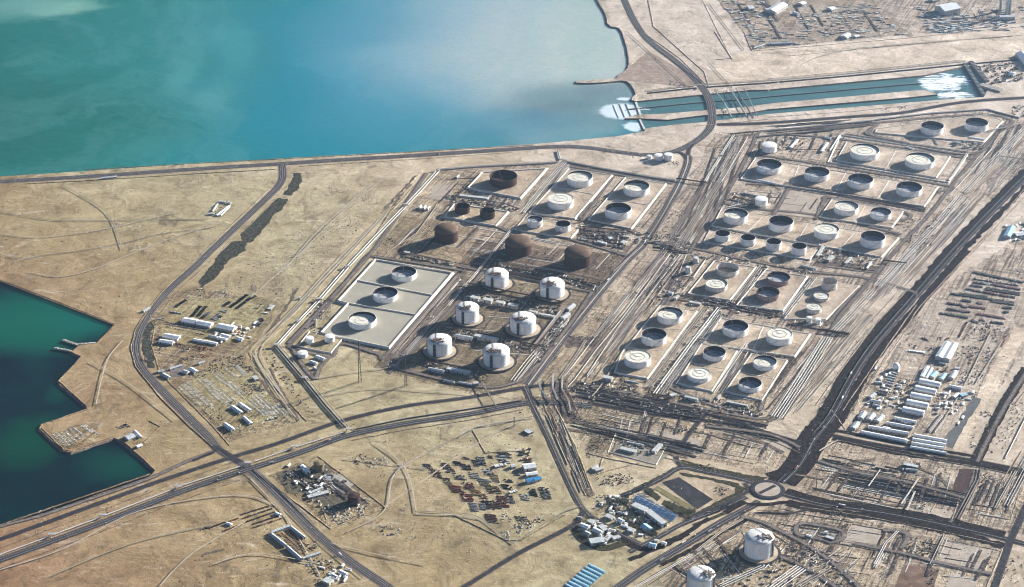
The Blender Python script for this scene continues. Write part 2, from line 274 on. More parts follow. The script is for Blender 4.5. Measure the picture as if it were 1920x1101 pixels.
# ------------------------------------------------------------ mesh helper
class MB:
    def __init__(s): s.v = []; s.f = []; s.m = []; s.sm = []
    def add(s, vs, fs, mi=0, smooth=False):
        o = len(s.v); s.v += [tuple(v) for v in vs]; s.f += [tuple(o + i for i in f) for f in fs]; s.m += [mi] * len(fs); s.sm += [smooth] * len(fs); return s
    def box(s, c, ux, uy, lx, ly, z0, z1, mi=0):      # oriented box, ux/uy unit 2D
        vs = []
        for z in (z0, z1):
            for a, b in ((-1, -1), (1, -1), (1, 1), (-1, 1)):
                vs.append((c[0] + ux[0] * a * lx / 2 + uy[0] * b * ly / 2, c[1] + ux[1] * a * lx / 2 + uy[1] * b * ly / 2, z))
        return s.add(vs, [(0, 3, 2, 1), (4, 5, 6, 7), (0, 1, 5, 4), (1, 2, 6, 5), (2, 3, 7, 6), (3, 0, 4, 7)], mi)
    def rbox(s, cx, cy, lx, ly, z0, z1, rot=0, mi=0):
        c_, s_ = math.cos(rot), math.sin(rot)
        return s.box((cx, cy), (c_, s_), (-s_, c_), lx, ly, z0, z1, mi)
    def beam(s, a, b, w, h=None, mi=0):
        a = Vector(a); b = Vector(b); d = (b - a)
        if d.length < 1e-6: return s
        d.normalize(); h = h or w
        u = Vector((0, 0, 1)).cross(d)
        if u.length < 1e-3: u = Vector((1, 0, 0))
        u.normalize(); v = d.cross(u)
        vs = [p + u * (i * w / 2) + v * (j * h / 2) for p in (a, b) for i, j in ((-1, -1), (1, -1), (1, 1), (-1, 1))]
        return s.add(vs, [(0, 3, 2, 1), (4, 5, 6, 7), (0, 1, 5, 4), (1, 2, 6, 5), (2, 3, 7, 6), (3, 0, 4, 7)], mi)
    def tube(s, a, b, r, n=8, mi=0):
        a = Vector(a); b = Vector(b); d = (b - a).normalized()
        u = Vector((0, 0, 1)).cross(d)
        if u.length < 1e-3: u = Vector((1, 0, 0))
        u.normalize(); v = d.cross(u)
        vs = [p + (u * math.cos(2 * math.pi * k / n) + v * math.sin(2 * math.pi * k / n)) * r for p in (a, b) for k in range(n)]
        fs = [(k, (k + 1) % n, n + (k + 1) % n, n + k) for k in range(n)] + [tuple(range(n - 1, -1, -1)), tuple(range(n, 2 * n))]
        return s.add(vs, fs, mi, False)
    def lathe(s, c, prof, n=40, mi=0, smooth=True, a0=0, a1=2 * math.pi):
        full = abs(a1 - a0 - 2 * math.pi) < 1e-6; k_ = n if full else n + 1
        vs = [(c[0] + r * math.cos(a0 + (a1 - a0) * k / n), c[1] + r * math.sin(a0 + (a1 - a0) * k / n), c[2] + z) for r, z in prof for k in range(k_)]
        fs = []
        for i in range(len(prof) - 1):
            for k in range(n):
                k2 = (k + 1) % k_ if full else k + 1
                fs.append((i * k_ + k, i * k_ + k2, (i + 1) * k_ + k2, (i + 1) * k_ + k))
        return s.add(vs, fs, mi, smooth)
    def sweep(s, pts, prof, closed=False, mi=0):
        n = len(pts); pts = [Vector((p[0], p[1], 0)) for p in pts]; rows = []
        for i in range(n):
            a = pts[i - 1] if (i or closed) else None; b = pts[(i + 1) % n] if (i < n - 1 or closed) else None
            d1 = (pts[i] - a).normalized() if a is not None else None; d2 = (b - pts[i]).normalized() if b is not None else None
            if d1 is None: d1 = d2
            if d2 is None: d2 = d1
            n1 = Vector((-d1.y, d1.x, 0)); n2 = Vector((-d2.y, d2.x, 0)); t = n1 + n2
            if t.length < 1e-3: t = n1.copy()
            t.normalize(); k = 1 / max(0.35, t.dot(n1))
            rows.append([(pts[i].x + t.x * o * k, pts[i].y + t.y * o * k, z) for o, z in prof])
        vs = [v for r in rows for v in r]; q = len(prof); fs = []
        for i in range(n if closed else n - 1):
            j = (i + 1) % n
            for k in range(q - 1): fs.append((i * q + k, i * q + k + 1, j * q + k + 1, j * q + k))
        if not closed and q > 2: fs += [tuple(range(q - 1, -1, -1)), tuple((n - 1) * q + k for k in range(q))]
        return s.add(vs, fs, mi)
    def poly(s, pts, z=0.0, mi=0, holes=()):
        loops = [[Vector((p[0], p[1], 0)) for p in pts]] + [[Vector((p[0], p[1], 0)) for p in h] for h in holes]
        flat = [v for l in loops for v in l]; tr = tessellate_polygon(loops); fs = []
        for t in tr:
            a, b_, c = (flat[i] for i in t)
            fs.append(t if (b_ - a).cross(c - a).z > 0 else (t[0], t[2], t[1]))
        return s.add([(v.x, v.y, z) for v in flat], fs, mi)
    def build(s, name, mats, parent=None, label=None, cat=None, group=None, kind=None, recalc=False):
        if not isinstance(mats, (list, tuple)): mats = [mats]
        off = None
        if parent is not None: off = parent['_loc'] if '_loc' in parent else (parent.parent['_loc'] if parent.parent is not None else None)
        vs = s.v if off is None else [(v[0] - off[0], v[1] - off[1], v[2] - off[2]) for v in s.v]
        if parent is None and kind is None and s.v:      # a one-mesh thing gets its origin at its base
            cx = sum(v[0] for v in vs) / len(vs); cy = sum(v[1] for v in vs) / len(vs); cz = min(v[2] for v in vs)
            vs = [(v[0] - cx, v[1] - cy, v[2] - cz) for v in vs]
        else: cx = cy = cz = 0
        me = bpy.data.meshes.new(name); me.from_pydata(vs, [], s.f); me.update()
        for m in mats: me.materials.append(m)
        me.polygons.foreach_set('material_index', s.m); me.polygons.foreach_set('use_smooth', s.sm)
        o = bpy.data.objects.new(name, me); scn.collection.objects.link(o); o.location = (cx, cy, cz)
        if parent is not None: o.parent = parent
        tag(o, label, cat, group, kind); return o
def tag(o, label=None, cat=None, group=None, kind=None):
    if label: o['label'] = label
    if cat: o['category'] = cat
    if group: o['group'] = group
    if kind: o['kind'] = kind
    return o
def thing(name, label, cat, loc, group=None):
    o = bpy.data.objects.new(name, None); scn.collection.objects.link(o); o.location = loc; o['_loc'] = tuple(loc)
    o.empty_display_size = 5
    return tag(o, label, cat, group)
def PP(pts, z=0.0): return [P(x, y, z) for x, y in pts]
def smooth(pts, n=6):
    out = []; q = [pts[0]] + list(pts) + [pts[-1]]
    for i in range(1, len(q) - 2):
        p0, p1, p2, p3 = q[i - 1:i + 3]
        for k in range(n):
            t = k / n
            out.append(tuple(0.5 * ((2 * p1[j]) + (-p0[j] + p2[j]) * t + (2 * p0[j] - 5 * p1[j] + 4 * p2[j] - p3[j]) * t * t + (-p0[j] + 3 * p1[j] - 3 * p2[j] + p3[j]) * t ** 3) for j in (0, 1)))
    out.append(tuple(pts[-1][:2])); return out
def wobble(pts, amp, step=25.0, seed=0, closed=True):
    """irregular natural outline between surveyed corners (world metres)"""
    rr = random.Random(seed); out = []; n = len(pts)
    for i in range(n if closed else n - 1):
        a = pts[i]; b = pts[(i + 1) % n]; d = b - a; k = max(1, int(d.length / step))
        nn = Vector((-d.y, d.x, 0)).normalized()
        for j in range(k):
            p = a + d * (j / k)
            out.append(p + nn * rr.uniform(-amp, amp) * (0 if j == 0 else 1))
    if not closed: out.append(pts[-1])
    return out

# ------------------------------------------------------------ SETTING: land, sea, harbour, channels
GX, GY0, GY1 = 12000, -2500, 19000
def W3(x, y): return Vector((x, y, 0))
shore = PP([(-300, 347), (0, 331), (100, 325), (200, 318), (300, 311), (400, 305), (500, 299), (600, 293), (700, 288), (800, 283), (900, 277), (1000, 270),
            (1040, 267), (1100, 261), (1160, 255), (1208, 246)])
shore = wobble(shore, 1.8, 22, 3, False)
inlet = PP([(1210, 241), (1255, 235), (1319, 229), (1440, 214), (1767, 187), (1845, 182), (1852, 168), (1838, 124), (1808, 124), (1738, 140), (1725, 142), (1440, 168),
            (1405, 169), (1309, 178), (1192, 190), (1184, 187)])
shore2 = PP([(1186, 182), (1192, 176), (1188, 168), (1180, 158), (1174, 150), (1150, 149), (1110, 150), (1088, 151), (1078, 153), (1082, 155.5), (1100, 156), (1140, 153.5),
             (1166, 151.5), (1172, 148)][::1])
shore2 = PP([(1186, 182), (1192, 177), (1189, 168), (1183, 159), (1176, 152.5), (1166, 151), (1140, 153.5), (1100, 156), (1080, 155), (1079, 152.5), (1110, 149.5), (1150, 147), (1162, 145), (1174, 136), (1179, 120), (1178, 105), (1174, 85),
             (1167, 62), (1160, 52), (1146, 50), (1138, 43), (1138, 36), (1134, 24), (1124, 8), (1112, -15), (1090, -60), (1050, -130)])
far = PP([(1000, -215)])[0]
h1 = PP([(-220, 437), (0, 524), (110, 566), (215, 607.5)])
h2 = PP([(182, 641), (179, 643), (166, 645), (148, 647.5), (134, 659.5), (140, 663), (152, 668), (140, 682), (122, 700), (110, 713), (112, 722), (138, 742), (162, 762), (163, 766), (77, 796), (73, 804),
         (97, 826), (118, 845), (133, 848.5), (214, 820.5), (228, 828), (262, 858), (291, 882), (281, 893), (155, 937), (0, 991), (-300, 1094)])
outer = ([W3(-GX, shore[0].y)] + shore + inlet + wobble(shore2, 1.5, 25, 5, False) + [W3(far.x, GY1), W3(GX, GY1), W3(GX, GY0), W3(-GX, GY0), W3(-GX, h2[-1].y - 1500)]
         + wobble(h2, 1.6, 22, 8, False)[::-1] + h1[::-1] + [W3(-GX, h1[0].y + 1500)])
ch0 = PP([(1212, 174), (1307, 163.5), (1440, 154.5), (1600, 140.5), (1810, 119.5), (1990, 104), (1990, 107), (1810, 122.5), (1600, 143.5), (1440, 157.5), (1307, 166.5), (1212, 177)])
def skirt(mb, loop, depth, run, mi):
    n = len(loop); A = sum(loop[i].x * loop[(i + 1) % n].y - loop[(i + 1) % n].x * loop[i].y for i in range(n)); s_ = 1 if A > 0 else -1
    bot = []
    for i in range(n):
        d1 = (loop[i] - loop[i - 1]).normalized(); d2 = (loop[(i + 1) % n] - loop[i]).normalized()
        nn = Vector(((d1.y + d2.y), -(d1.x + d2.x), 0)); nn = nn.normalized() if nn.length > 1e-3 else Vector((d1.y, -d1.x, 0))
        p = loop[i] + nn * run * s_; bot.append((p.x, p.y, -depth))
    vs = [(p.x, p.y, 0) for p in loop] + bot
    mb.add(vs, [(i, (i + 1) % n, n + (i + 1) % n, n + i) if s_ < 0 else (n + i, n + (i + 1) % n, (i + 1) % n, i) for i in range(n)], mi)
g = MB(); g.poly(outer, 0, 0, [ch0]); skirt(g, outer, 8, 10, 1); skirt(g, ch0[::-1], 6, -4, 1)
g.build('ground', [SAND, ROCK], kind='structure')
isl = PP([(1199, 215), (1250, 213), (1319, 207), (1405, 200), (1440, 194.5), (1730, 168.5), (1745, 172), (1757, 177), (1700, 183), (1440, 205), (1407, 211), (1319, 216), (1252, 224.5), (1200, 222), (1172, 222), (1184, 217)])
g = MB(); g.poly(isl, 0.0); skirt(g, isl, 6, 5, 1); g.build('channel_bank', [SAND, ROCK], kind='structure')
g = MB(); g.add([(-GX, GY0, -5), (GX, GY0, -5), (GX, GY1, -5), (-GX, GY1, -5)], [(0, 1, 2, 3)]); g.build('sea', SEA, kind='structure')
hb = [W3(-GX, h2[-1].y - 1600)] + PP([(-300, 1110), (0, 1000), (300, 892), (290, 860), (235, 812), (200, 745), (170, 680), (240, 605), (110, 550), (0, 500), (-220, 420)]) + [W3(-GX, h1[0].y + 1600)]
g = MB(); g.poly(hb, -4.6); g.build('harbour_water', HARB, kind='structure')
g = MB(); g.poly(PP([(1203, 248), (1192, 180), (1300, 170), (1440, 150), (1840, 112), (1870, 190), (1500, 225), (1320, 240)]), -4.5)
g.poly(PP([(1200, 179), (1307, 170), (1440, 160), (1810, 126), (1990, 108), (1990, 101), (1810, 117), (1440, 152), (1200, 172)]), -4.3)
g.build('channel_water', CHAN, kind='structure')
def canal_wall(pts, wdt, z1, name='channel_wall', lab=None, mat=None, h0=-7):
    m = MB(); m.sweep(PP(pts), [(-wdt / 2, h0), (-wdt / 2, z1), (wdt / 2, z1), (wdt / 2, h0)]); return m.build(name, mat or CONC, label=lab, cat='wall')
canal_wall([(1176, 204), (1310, 191), (1405, 184), (1440, 180), (1600, 166), (1727, 155)], 5, -1.5, 'dividing_wall', 'long thin dark wall running down the middle of the wide twin water channel', M('channel_wall_dark', (.16, .15, .14), .9))
canal_wall([(1192, 190), (1197, 203), (1201, 214)], 9, -2.2, 'outfall_sill', 'white outfall sill across the end of the wide twin channel')
canal_wall([(1200, 223), (1204, 232), (1209, 242)], 8, -2.2, 'outfall_sill', 'white outfall sill across the end of the narrow southern channel')
canal_wall([(1150, 195), (1160, 219)], 3, -3.4, 'weir_step', 'outermost of three low weir steps in the foaming outfall')
canal_wall([(1162, 193.5), (1172, 218)], 3, -3.1, 'weir_step', 'middle one of three low weir steps in the foaming outfall')
canal_wall([(1174, 192.5), (1184, 217)], 3, -2.8, 'weir_step', 'innermost of three low weir steps in the foaming outfall')

# ------------------------------------------------------------ ground sheets (worked areas, pads, verges)
ZS = [0.10]
def sheet(name, pts, mat, amp=0, seed=0, step=25, world=False):
    ZS[0] += 0.012; q = pts if world else PP(pts)
    if amp: q = wobble(q, amp, step, seed)
    g = MB(); g.poly(q, ZS[0]); return g.build(name, mat, kind='structure')
def hull_quads(pts, *a, **k): return sheet(*a, **k)
sheet('worked_ground', [(820, 322), (1046, 303), (1270, 342), (1225, 440), (1000, 730), (905, 745), (720, 700), (640, 640), (700, 480)], SAND_R, 8, 1)
sheet('worked_ground', [(1340, 250), (1420, 245), (1640, 225), (1850, 208), (1920, 226), (1990, 230), (1960, 300), (1760, 440), (1560, 640), (1440, 800), (1330, 785), (1080, 735), (1000, 730), (1220, 455), (1290, 340)], SAND_R, 8, 2)
sheet('worked_ground', [(930, 745), (1100, 740), (1330, 790), (1480, 860), (1455, 895), (1280, 850), (1100, 860), (1085, 800), (1010, 765)], SAND_R, 9, 3)
sheet('worked_ground', [(1560, 822), (1700, 850), (1990, 905), (1990, 1000), (1880, 1000), (1490, 925)], SAND_R, 9, 4)
sheet('worked_ground', [(1330, 985), (1480, 940), (1890, 1020), (1860, 1180), (1180, 1180)], SAND_R, 9, 5)
sheet('worked_ground', [(1920, 440), (1760, 540), (1620, 760), (1590, 812), (1780, 850), (1850, 760), (1990, 560)], SAND_R, 9, 6)
sheet('worked_ground', [(1340, -40), (1410, 94), (1700, 66), (1830, 50), (1990, 36), (1990, -60)], SAND_R, 9, 7)
sheet('worked_ground', [(262, 640), (300, 560), (360, 540), (520, 565), (490, 640), (455, 680), (560, 790), (430, 830), (330, 730)], SAND_R, 9, 8)
sheet('worked_ground', [(510, 893), (592, 857), (721, 953), (620, 989)], SAND_R, 4, 9)
sheet('graded_sand', [(1395, 95), (1700, 70), (1990, 48), (1990, 100), (1810, 117), (1440, 152), (1350, 160), (1340, 130)], SAND_P, 6, 10)
sheet('graded_sand', [(1900, 610), (1925, 625), (1800, 850), (1782, 842)], SAND_P, 3, 11)
sheet('haul_road', [(740, 385), (700, 400), (600, 510), (500, 620), (460, 665), (520, 760), (545, 790), (565, 780), (520, 700), (488, 664), (530, 620), (640, 510), (720, 410)], SAND_P, 5, 12)
sheet('stained_ground', [(1150, 150), (1178, 152), (1300, 165), (1308, 150), (1240, 110), (1215, 96)], M('red_brown_soil', (.30, .22, .17), .95, .25, .02, dirt=(.45, .38, .3), dirt_amt=.6, bump=2), 4, 14)
for pts, sd_ in (([(549, 325), (565, 325), (566, 338), (562, 352), (546, 367), (532, 366), (540, 348), (547, 338)], 1),
                 ([(517, 372), (540, 373), (528, 394), (512, 404), (506, 414), (490, 437), (470, 455), (452, 455), (450, 440), (488, 402)], 2),
                 ([(440, 452), (462, 452), (462, 470), (430, 487), (405, 520), (380, 540), (372, 530), (395, 500), (418, 465)], 3)):
    sheet('scrub_belt', pts, SCRUB, 5, sd_, 14)
sheet('scrub_belt', [(267, 610), (288, 600), (282, 640), (290, 690), (276, 690), (266, 650)], SCRUB, 4, 4, 12)
# tank farm pads
sheet('gravel_yard', [(838, 515), (1112, 545), (1010, 715), (890, 735), (700, 690)], PLANTG, 2, 20)
sheet('sooty_ground', [(895, 450), (1185, 480), (1125, 545), (870, 505), (850, 500)], SOOT, 5, 21)
sheet('sooty_ground', [(700, 470), (760, 405), (900, 425), (860, 495)], PLOT, 4, 22)
DKG = M('dark_ground', (.115, .085, .07), .95, .45, .035, dirt=(.26, .20, .15), dirt_amt=.75, bump=2.0)
sheet('dark_ground', [(1090, 425), (1180, 435), (1172, 470), (1080, 448)], DKG, 3, 23)
sheet('dark_ground', [(1050, 632), (1130, 632), (1126, 648), (1060, 652)], DKG, 5, 24, 12)
sheet('dark_ground', [(1545, 488), (1650, 500), (1636, 512), (1520, 498)], DKG, 3, 25)
sheet('dark_ground', [(1240, 495), (1292, 500), (1270, 545), (1225, 545)], DKG, 6, 26, 15)
sheet('dark_ground', [(1030, 715), (1060, 720), (1090, 790), (1060, 790), (1035, 760)], DKG, 3, 27, 12)
sheet('brown_pond', [(1799, 879), (1831, 880.5), (1808, 927), (1785, 920)], BROWNW, 2, 28)
sheet('brown_pond', [(1694, 1058), (1761, 1068), (1747, 1120), (1672, 1120)], M('brown_soil_pad', (.16, .10, .07), .95, .3, .02, dirt=(.28, .2, .14), dirt_amt=.6), 3, 29)
PADS = M('pink_sand_pad', (.40, .33, .26), .95, .16, .014, dirt=(.30, .235, .175), dirt_amt=.55, bump=.8)
for q in ([(1598, 984), (1655, 991), (1640, 1030), (1578, 1019)], [(1773, 1016), (1860, 1031), (1840, 1074), (1753, 1054)], [(1785, 1073), (1834, 1086), (1815, 1130), (1760, 1130)],
          [(1241, 810), (1315, 826), (1308, 842), (1252, 822)], [(1430, 808), (1488, 815), (1470, 850), (1425, 838)], [(1690, 935), (1790, 962), (1780, 978), (1700, 955)],
          [(818, 345), (852, 348), (842, 378), (805, 372)], [(1205, 548), (1228, 550), (1226, 562), (1198, 560)], [(1470, 357), (1552, 368), (1530, 410), (1448, 400)]):
    sheet('sand_pad', q, PADS, 1.5, 31, 40)
sheet('parking_ground', [(1241, 905), (1273, 895), (1337, 937), (1308, 955)], ASPH, 0)
sheet('lawn', [(1226, 917), (1232, 911), (1308, 955), (1288, 955)], M('dry_lawn', (.19, .16, .08), .95, .3, .06), 1, 33)
GREEN = M('irrigated_planting', (.045, .04, .022), 1.0, .6, .08, dirt=(.12, .10, .05), dirt_amt=.5, bump=3)
for q in ([(1202, 917), (1212, 914), (1240, 932), (1232, 940)], [(1245, 938), (1290, 955), (1306, 958), (1300, 972), (1285, 974), (1240, 946)], [(1164, 928), (1250, 886), (1262, 876), (1266, 882), (1258, 893), (1180, 928), (1172, 950), (1166, 945)],
          [(1273, 886), (1330, 896), (1384, 906), (1398, 918), (1390, 930), (1330, 957), (1316, 960), (1316, 955), (1378, 925), (1380, 914), (1330, 900), (1280, 892)],
          [(1276, 862), (1330, 876), (1400, 890), (1440, 895), (1430, 903), (1392, 902), (1330, 890), (1285, 880)]):
    sheet('planting', q, GREEN, 3, 35, 10)
sheet('grey_gravel', [(1826, 745), (1840, 748), (1798, 818), (1786, 842), (1766, 830), (1782, 798)], M('dark_gravel', (.12, .12, .115), .95, .2, .05), 3, 36)
sheet('dust_ground', [(1148, 848), (1162, 812), (1250, 832), (1252, 856), (1228, 872)], M('compound_ground', (.26, .23, .18), .95, .15, .04), 1.5, 37)
sheet('dark_ground', [(518, 888), (560, 868), (590, 880), (615, 870), (625, 900), (570, 925), (540, 925)], M('oily_ground', (.10, .085, .06), .95, .3, .05, dirt=(.22, .19, .13), dirt_amt=.6), 2, 38)
sheet('dark_ground', [(592, 932), (652, 918), (688, 945), (640, 960), (600, 955)], M('oily_ground', (.10, .085, .06)), 4, 39)
sheet('pale_ground', [(600, 900), (640, 888), (665, 908), (640, 925), (618, 920)], CONC_P, 2, 40)
sheet('dark_ground', [(318, 690), (342, 684), (355, 694), (340, 706), (322, 708)], TRACK, 1, 41)
sheet('yard_floor', [(330, 728), (385, 700), (400, 684), (455, 682), (545, 778), (505, 792), (430, 812)], PALEY, 4, 50); sheet('yard_floor', [(300, 590), (340, 560), (500, 560), (512, 575), (470, 640), (300, 650)], PALEY, 5, 51); sheet('yard_floor', [(96, 812), (152, 795), (190, 818), (130, 842)], PALEY, 2, 52)
sheet('yard_floor', [(1720, 560), (1915, 520), (1900, 620), (1790, 800), (1760, 830), (1600, 805), (1660, 690)], PINKY, 5, 53)
sheet('grey_gravel', [(1345, 0), (1620, -20), (1700, 60), (1640, 70), (1412, 92), (1395, 60)], PLOT, 4, 42)

# verges of the irrigated highways
for pts, wd in (([(1439, 940), (1380, 960), (1290, 1000), (1200, 1060), (1120, 1125)], 0),):
    pass
def band(name, pts, w0, mat, seed=1, amp=4):
    q = PP(smooth(pts, 5)); m = MB(); m.sweep(q, [(-w0 / 2, 0), (w0 / 2, 0)]); n = len(q)
    loop = [Vector((m.v[2 * i][0], m.v[2 * i][1], 0)) for i in range(n)] + [Vector((m.v[2 * i + 1][0], m.v[2 * i + 1][1], 0)) for i in range(n - 1, -1, -1)]
    ZS[0] += 0.012; g = MB(); g.poly(wobble(loop, amp, 14, seed), ZS[0]); return g.build(name, mat, kind='structure')
HWY = [(1463, 905), (1496, 870), (1522, 824), (1557, 780), (1598, 705), (1631, 655), (1669, 609), (1722, 548), (1794, 465), (1875, 380), (1925, 330), (2010, 250)]
band('verge', [(x - 14, y - 3) for x, y in HWY[:8]], 32, VERGE, 1, 3); band('verge', [(x - 10, y - 3) for x, y in HWY[7:]], 26, VERGE, 3, 5); band('verge', [(x + 15, y + 4) for x, y in HWY[7:]], 20, VERGE, 33, 6); band('verge', [(x + 19, y + 4) for x, y in HWY[:9]], 32, VERGE, 2, 3.5)
band('planting', [(1300, 985), (1346, 968), (1400, 942)], 12, GREEN, 40, 4); band('planting', [(1165, 935), (1150, 950), (1172, 975), (1230, 1004)], 26, GREEN, 41, 8); band('verge', [(1100, 985), (1160, 1010), (1215, 1030), (1290, 1000)], 20, VERGE, 42, 7)
band('verge', [(1180, 1050), (1260, 1015), (1330, 972)], 16, VERGE, 43, 5); band('verge', [(1395, 940), (1360, 962)], 20, VERGE, 44, 5); band('verge', [(1240, 1060), (1330, 1012), (1400, 975)], 14, VERGE, 45, 5); band('planting', [(1078, 985), (1090, 1010), (1130, 1028), (1170, 1018)], 26, GREEN, 46, 7)
band('verge', [(1475, 920), (1546, 940), (1662, 955), (1779, 977), (1885, 1002)], 26, VERGE, 4, 5)
band('verge', [(1475, 942), (1546, 958), (1662, 972), (1779, 996), (1880, 1024)], 32, VERGE, 5, 7)
band('verge', [(1400, 946), (1440, 946), (1480, 942), (1540, 953)], 14, VERGE, 6, 3)
band('verge', [(1562, 822), (1691, 850), (1837, 873), (1920, 890)], 22, VERGE, 7, 5); band('verge', [(1440, 893), (1475, 880), (1500, 850), (1520, 800)], 30, VERGE, 12, 6)
band('verge', [(1925, 690), (1882, 762), (1843, 838), (1828, 868)], 34, VERGE, 8, 4)
band('verge', [(1560, 806), (1691, 833), (1837, 857)], 12, VERGE, 9, 3)
band('verge', [(1000, 762), (1018, 800), (1050, 870), (1078, 930)], 10, M('roadside_dark', (.10, .075, .05), 1, .5, .05, dirt=(.3, .24, .17), dirt_amt=.6), 10, 3)
RUBG = M('debris_dark', (.12, .09, .065), 1.0, .5, .06, dirt=(.34, .27, .2), dirt_amt=.85, bump=3)
band('debris_strip', [(1026, 765), (1050, 815), (1075, 860), (1095, 905), (1110, 930)], 20, RUBG, 11, 6)
for k, q in enumerate(([(1290, 858), (1190, 835), (1120, 815), (1060, 805)], [(1060, 790), (1130, 800), (1220, 818), (1300, 836)], [(1330, 800), (1400, 818), (1470, 850)],
                       [(1110, 830), (1130, 800), (1150, 790)], [(1545, 905), (1600, 870), (1640, 862)], [(1640, 900), (1700, 912), (1760, 930), (1800, 940)],
                       [(380, 1040), (420, 1030)], [(470, 690), (540, 775)], [(505, 690), (560, 790)], [(560, 540), (500, 630)], [(780, 330), (722, 392)], [(770, 345), (730, 395)],
                       [(1490, 890), (1580, 905), (1660, 925)], [(1700, 870), (1760, 895), (1790, 930)], [(1560, 930), (1640, 945), (1720, 950)])):
    band('debris_strip', q, 9 if k > 5 else 14, RUBG, 60 + k, 6)

# ------------------------------------------------------------ roads
RZ = [0.55]
def road(pts, width, mat=ASPH, name='road', sm=True, line=False, edge=None):
    RZ[0] += 0.035; q = PP(smooth(pts, 6) if sm else pts); g = MB()
    if width > 5 and name == 'road':
        for s_ in (-1, 1): g.sweep(q, [(s_ * (width / 2 + 3.4) , RZ[0] - .12), (s_ * (width / 2 + .9), RZ[0] - .12)][::s_], mi=2)
    g.sweep(q, [(-width / 2 - .3, RZ[0] - .3), (-width / 2, RZ[0]), (width / 2, RZ[0]), (width / 2 + .3, RZ[0] - .3)])
    if line:
        for o in line if isinstance(line, (list, tuple)) else (0,):
            g.sweep(q, [(o - .35, RZ[0] + .012), (o + .35, RZ[0] + .012)], mi=1)
    return g.build(name, [mat, PAINTW, DITCH], kind='structure')
def dual(pts, w1, gap, mat=ASPH, med=TRACK_P, shoulder=4.0):
    """two carriageways on a shoulder with a sand or planted median"""
    RZ[0] += 0.035; q = PP(smooth(pts, 6)); z = RZ[0]; g = MB(); o = gap / 2 + w1 / 2
    g.sweep(q, [(-gap / 2 - w1 - shoulder, z - .25), (gap / 2 + w1 + shoulder, z - .25)], mi=2)
    for s_ in (-1, 1):
        g.sweep(q, [(s_ * o - w1 / 2, z), (s_ * o + w1 / 2, z)])
        g.sweep(q, [(s_ * o - .3, z + .02), (s_ * o + .3, z + .02)], mi=1)
    g.sweep(q, [(-gap / 2 - .15, z), (-gap / 2 + .15, z + .2), (gap / 2 - .15, z + .2), (gap / 2 + .15, z)], mi=3)
    return g.build('road', [mat, PAINTW, TRACK, med], kind='structure')
dual([(-120, 347), (0, 341), (200, 329), (386, 316), (527, 307.5), (640, 300), (760, 293), (900, 284), (1000, 277.5), (1050, 275), (1100, 277), (1150, 284), (1200, 290), (1240, 289), (1271, 282), (1300, 268), (1321, 252),
      (1333, 235), (1335, 210), (1327, 180), (1300, 146), (1264, 113), (1216, 76), (1189, 40), (1170, 0), (1140, -60), (1110, -130)], 10.5, 4, ASPH, TRACK)
dual([(528, 308), (530, 325), (527, 340), (512, 360), (451, 418), (394, 472), (366, 500), (318, 543), (283, 583), (262, 618), (254, 652), (262, 683), (281, 709), (313, 742), (356, 785), (389, 818), (409, 842),
      (440, 862), (472, 882), (530, 937), (592, 1000), (661, 1056), (730, 1103), (800, 1160)], 9, 4, ASPH, TRACK)
dual([(1290, 292), (1288, 310), (1274, 345), (1254, 382), (1238, 410), (1222, 435), (1205, 460), (1180, 484), (1150, 517), (1120, 553), (1080, 603), (1040, 655), (1010, 695), (990, 722)], 10, 5)
road([(1265, 285), (1278, 288), (1289, 300)], 12); road([(1300, 270), (1291, 282), (1290, 300)], 11)
dual(HWY, 11.5, 4, ASPH, VERGE, 2)
road([(1400, 932), (1346, 957), (1317, 968), (1273, 986), (1227, 1012), (1180, 1035)], 12, ASPH, line=True)
road([(1425, 941), (1380, 965), (1346, 984), (1288, 1020), (1215, 1063), (1150, 1108), (1060, 1170)], 21, ASPH, line=(-5, 5))
road([(1416, 907), (1384, 897), (1332, 887), (1279, 877), (1244, 896), (1205, 915), (1165, 930)], 13, ASPH, line=True)
road([(1279, 877), (1268, 860), (1276, 840), (1291, 815), (1320, 780)], 9, ASPH)
road([(1396, 906), (1402, 916), (1396, 926), (1350, 948), (1312, 962), (1290, 972)], 8, ASPH)
road([(1465, 926), (1500, 935), (1546, 946), (1662, 963), (1779, 986), (1890, 1012), (1990, 1040)], 17, ASPH_D, line=True)
road([(1552, 815), (1620, 829), (1691, 842), (1837, 866), (1990, 897)], 12, ASPH_D)
road([(1840, 1150), (1866, 1098), (1895, 1013), (1920, 960), (1965, 860)], 14, ASPH)
road([(1930, 690), (1882, 767), (1843, 843), (1833, 866)], 9, TRACK); road([(1829, 880), (1814, 926), (1782, 980)], 6, TRACK)
# roundabout
c = P(1439, 919); g = MB(); g.lathe((c.x, c.y, 0), [(35, 2.05), (49, 2.0), (50, 1.6)], 48); g.lathe((c.x, c.y, 0), [(34.2, 2.0), (34.6, 2.35), (35.4, 2.35), (35.6, 2.0)], 48, 1)
g.build('roundabout', [ASPH, CONC], kind='structure')
g = MB(); g.lathe((c.x, c.y, 0), [(0.01, 2.5), (18, 2.45), (34, 2.2)], 48, 0); g.box((c.x, c.y), (.77, .64), (-.64, .77), 62, 11, 2.0, 2.62, 1); g.build('roundabout_island', [PADS, ASPH], kind='structure')
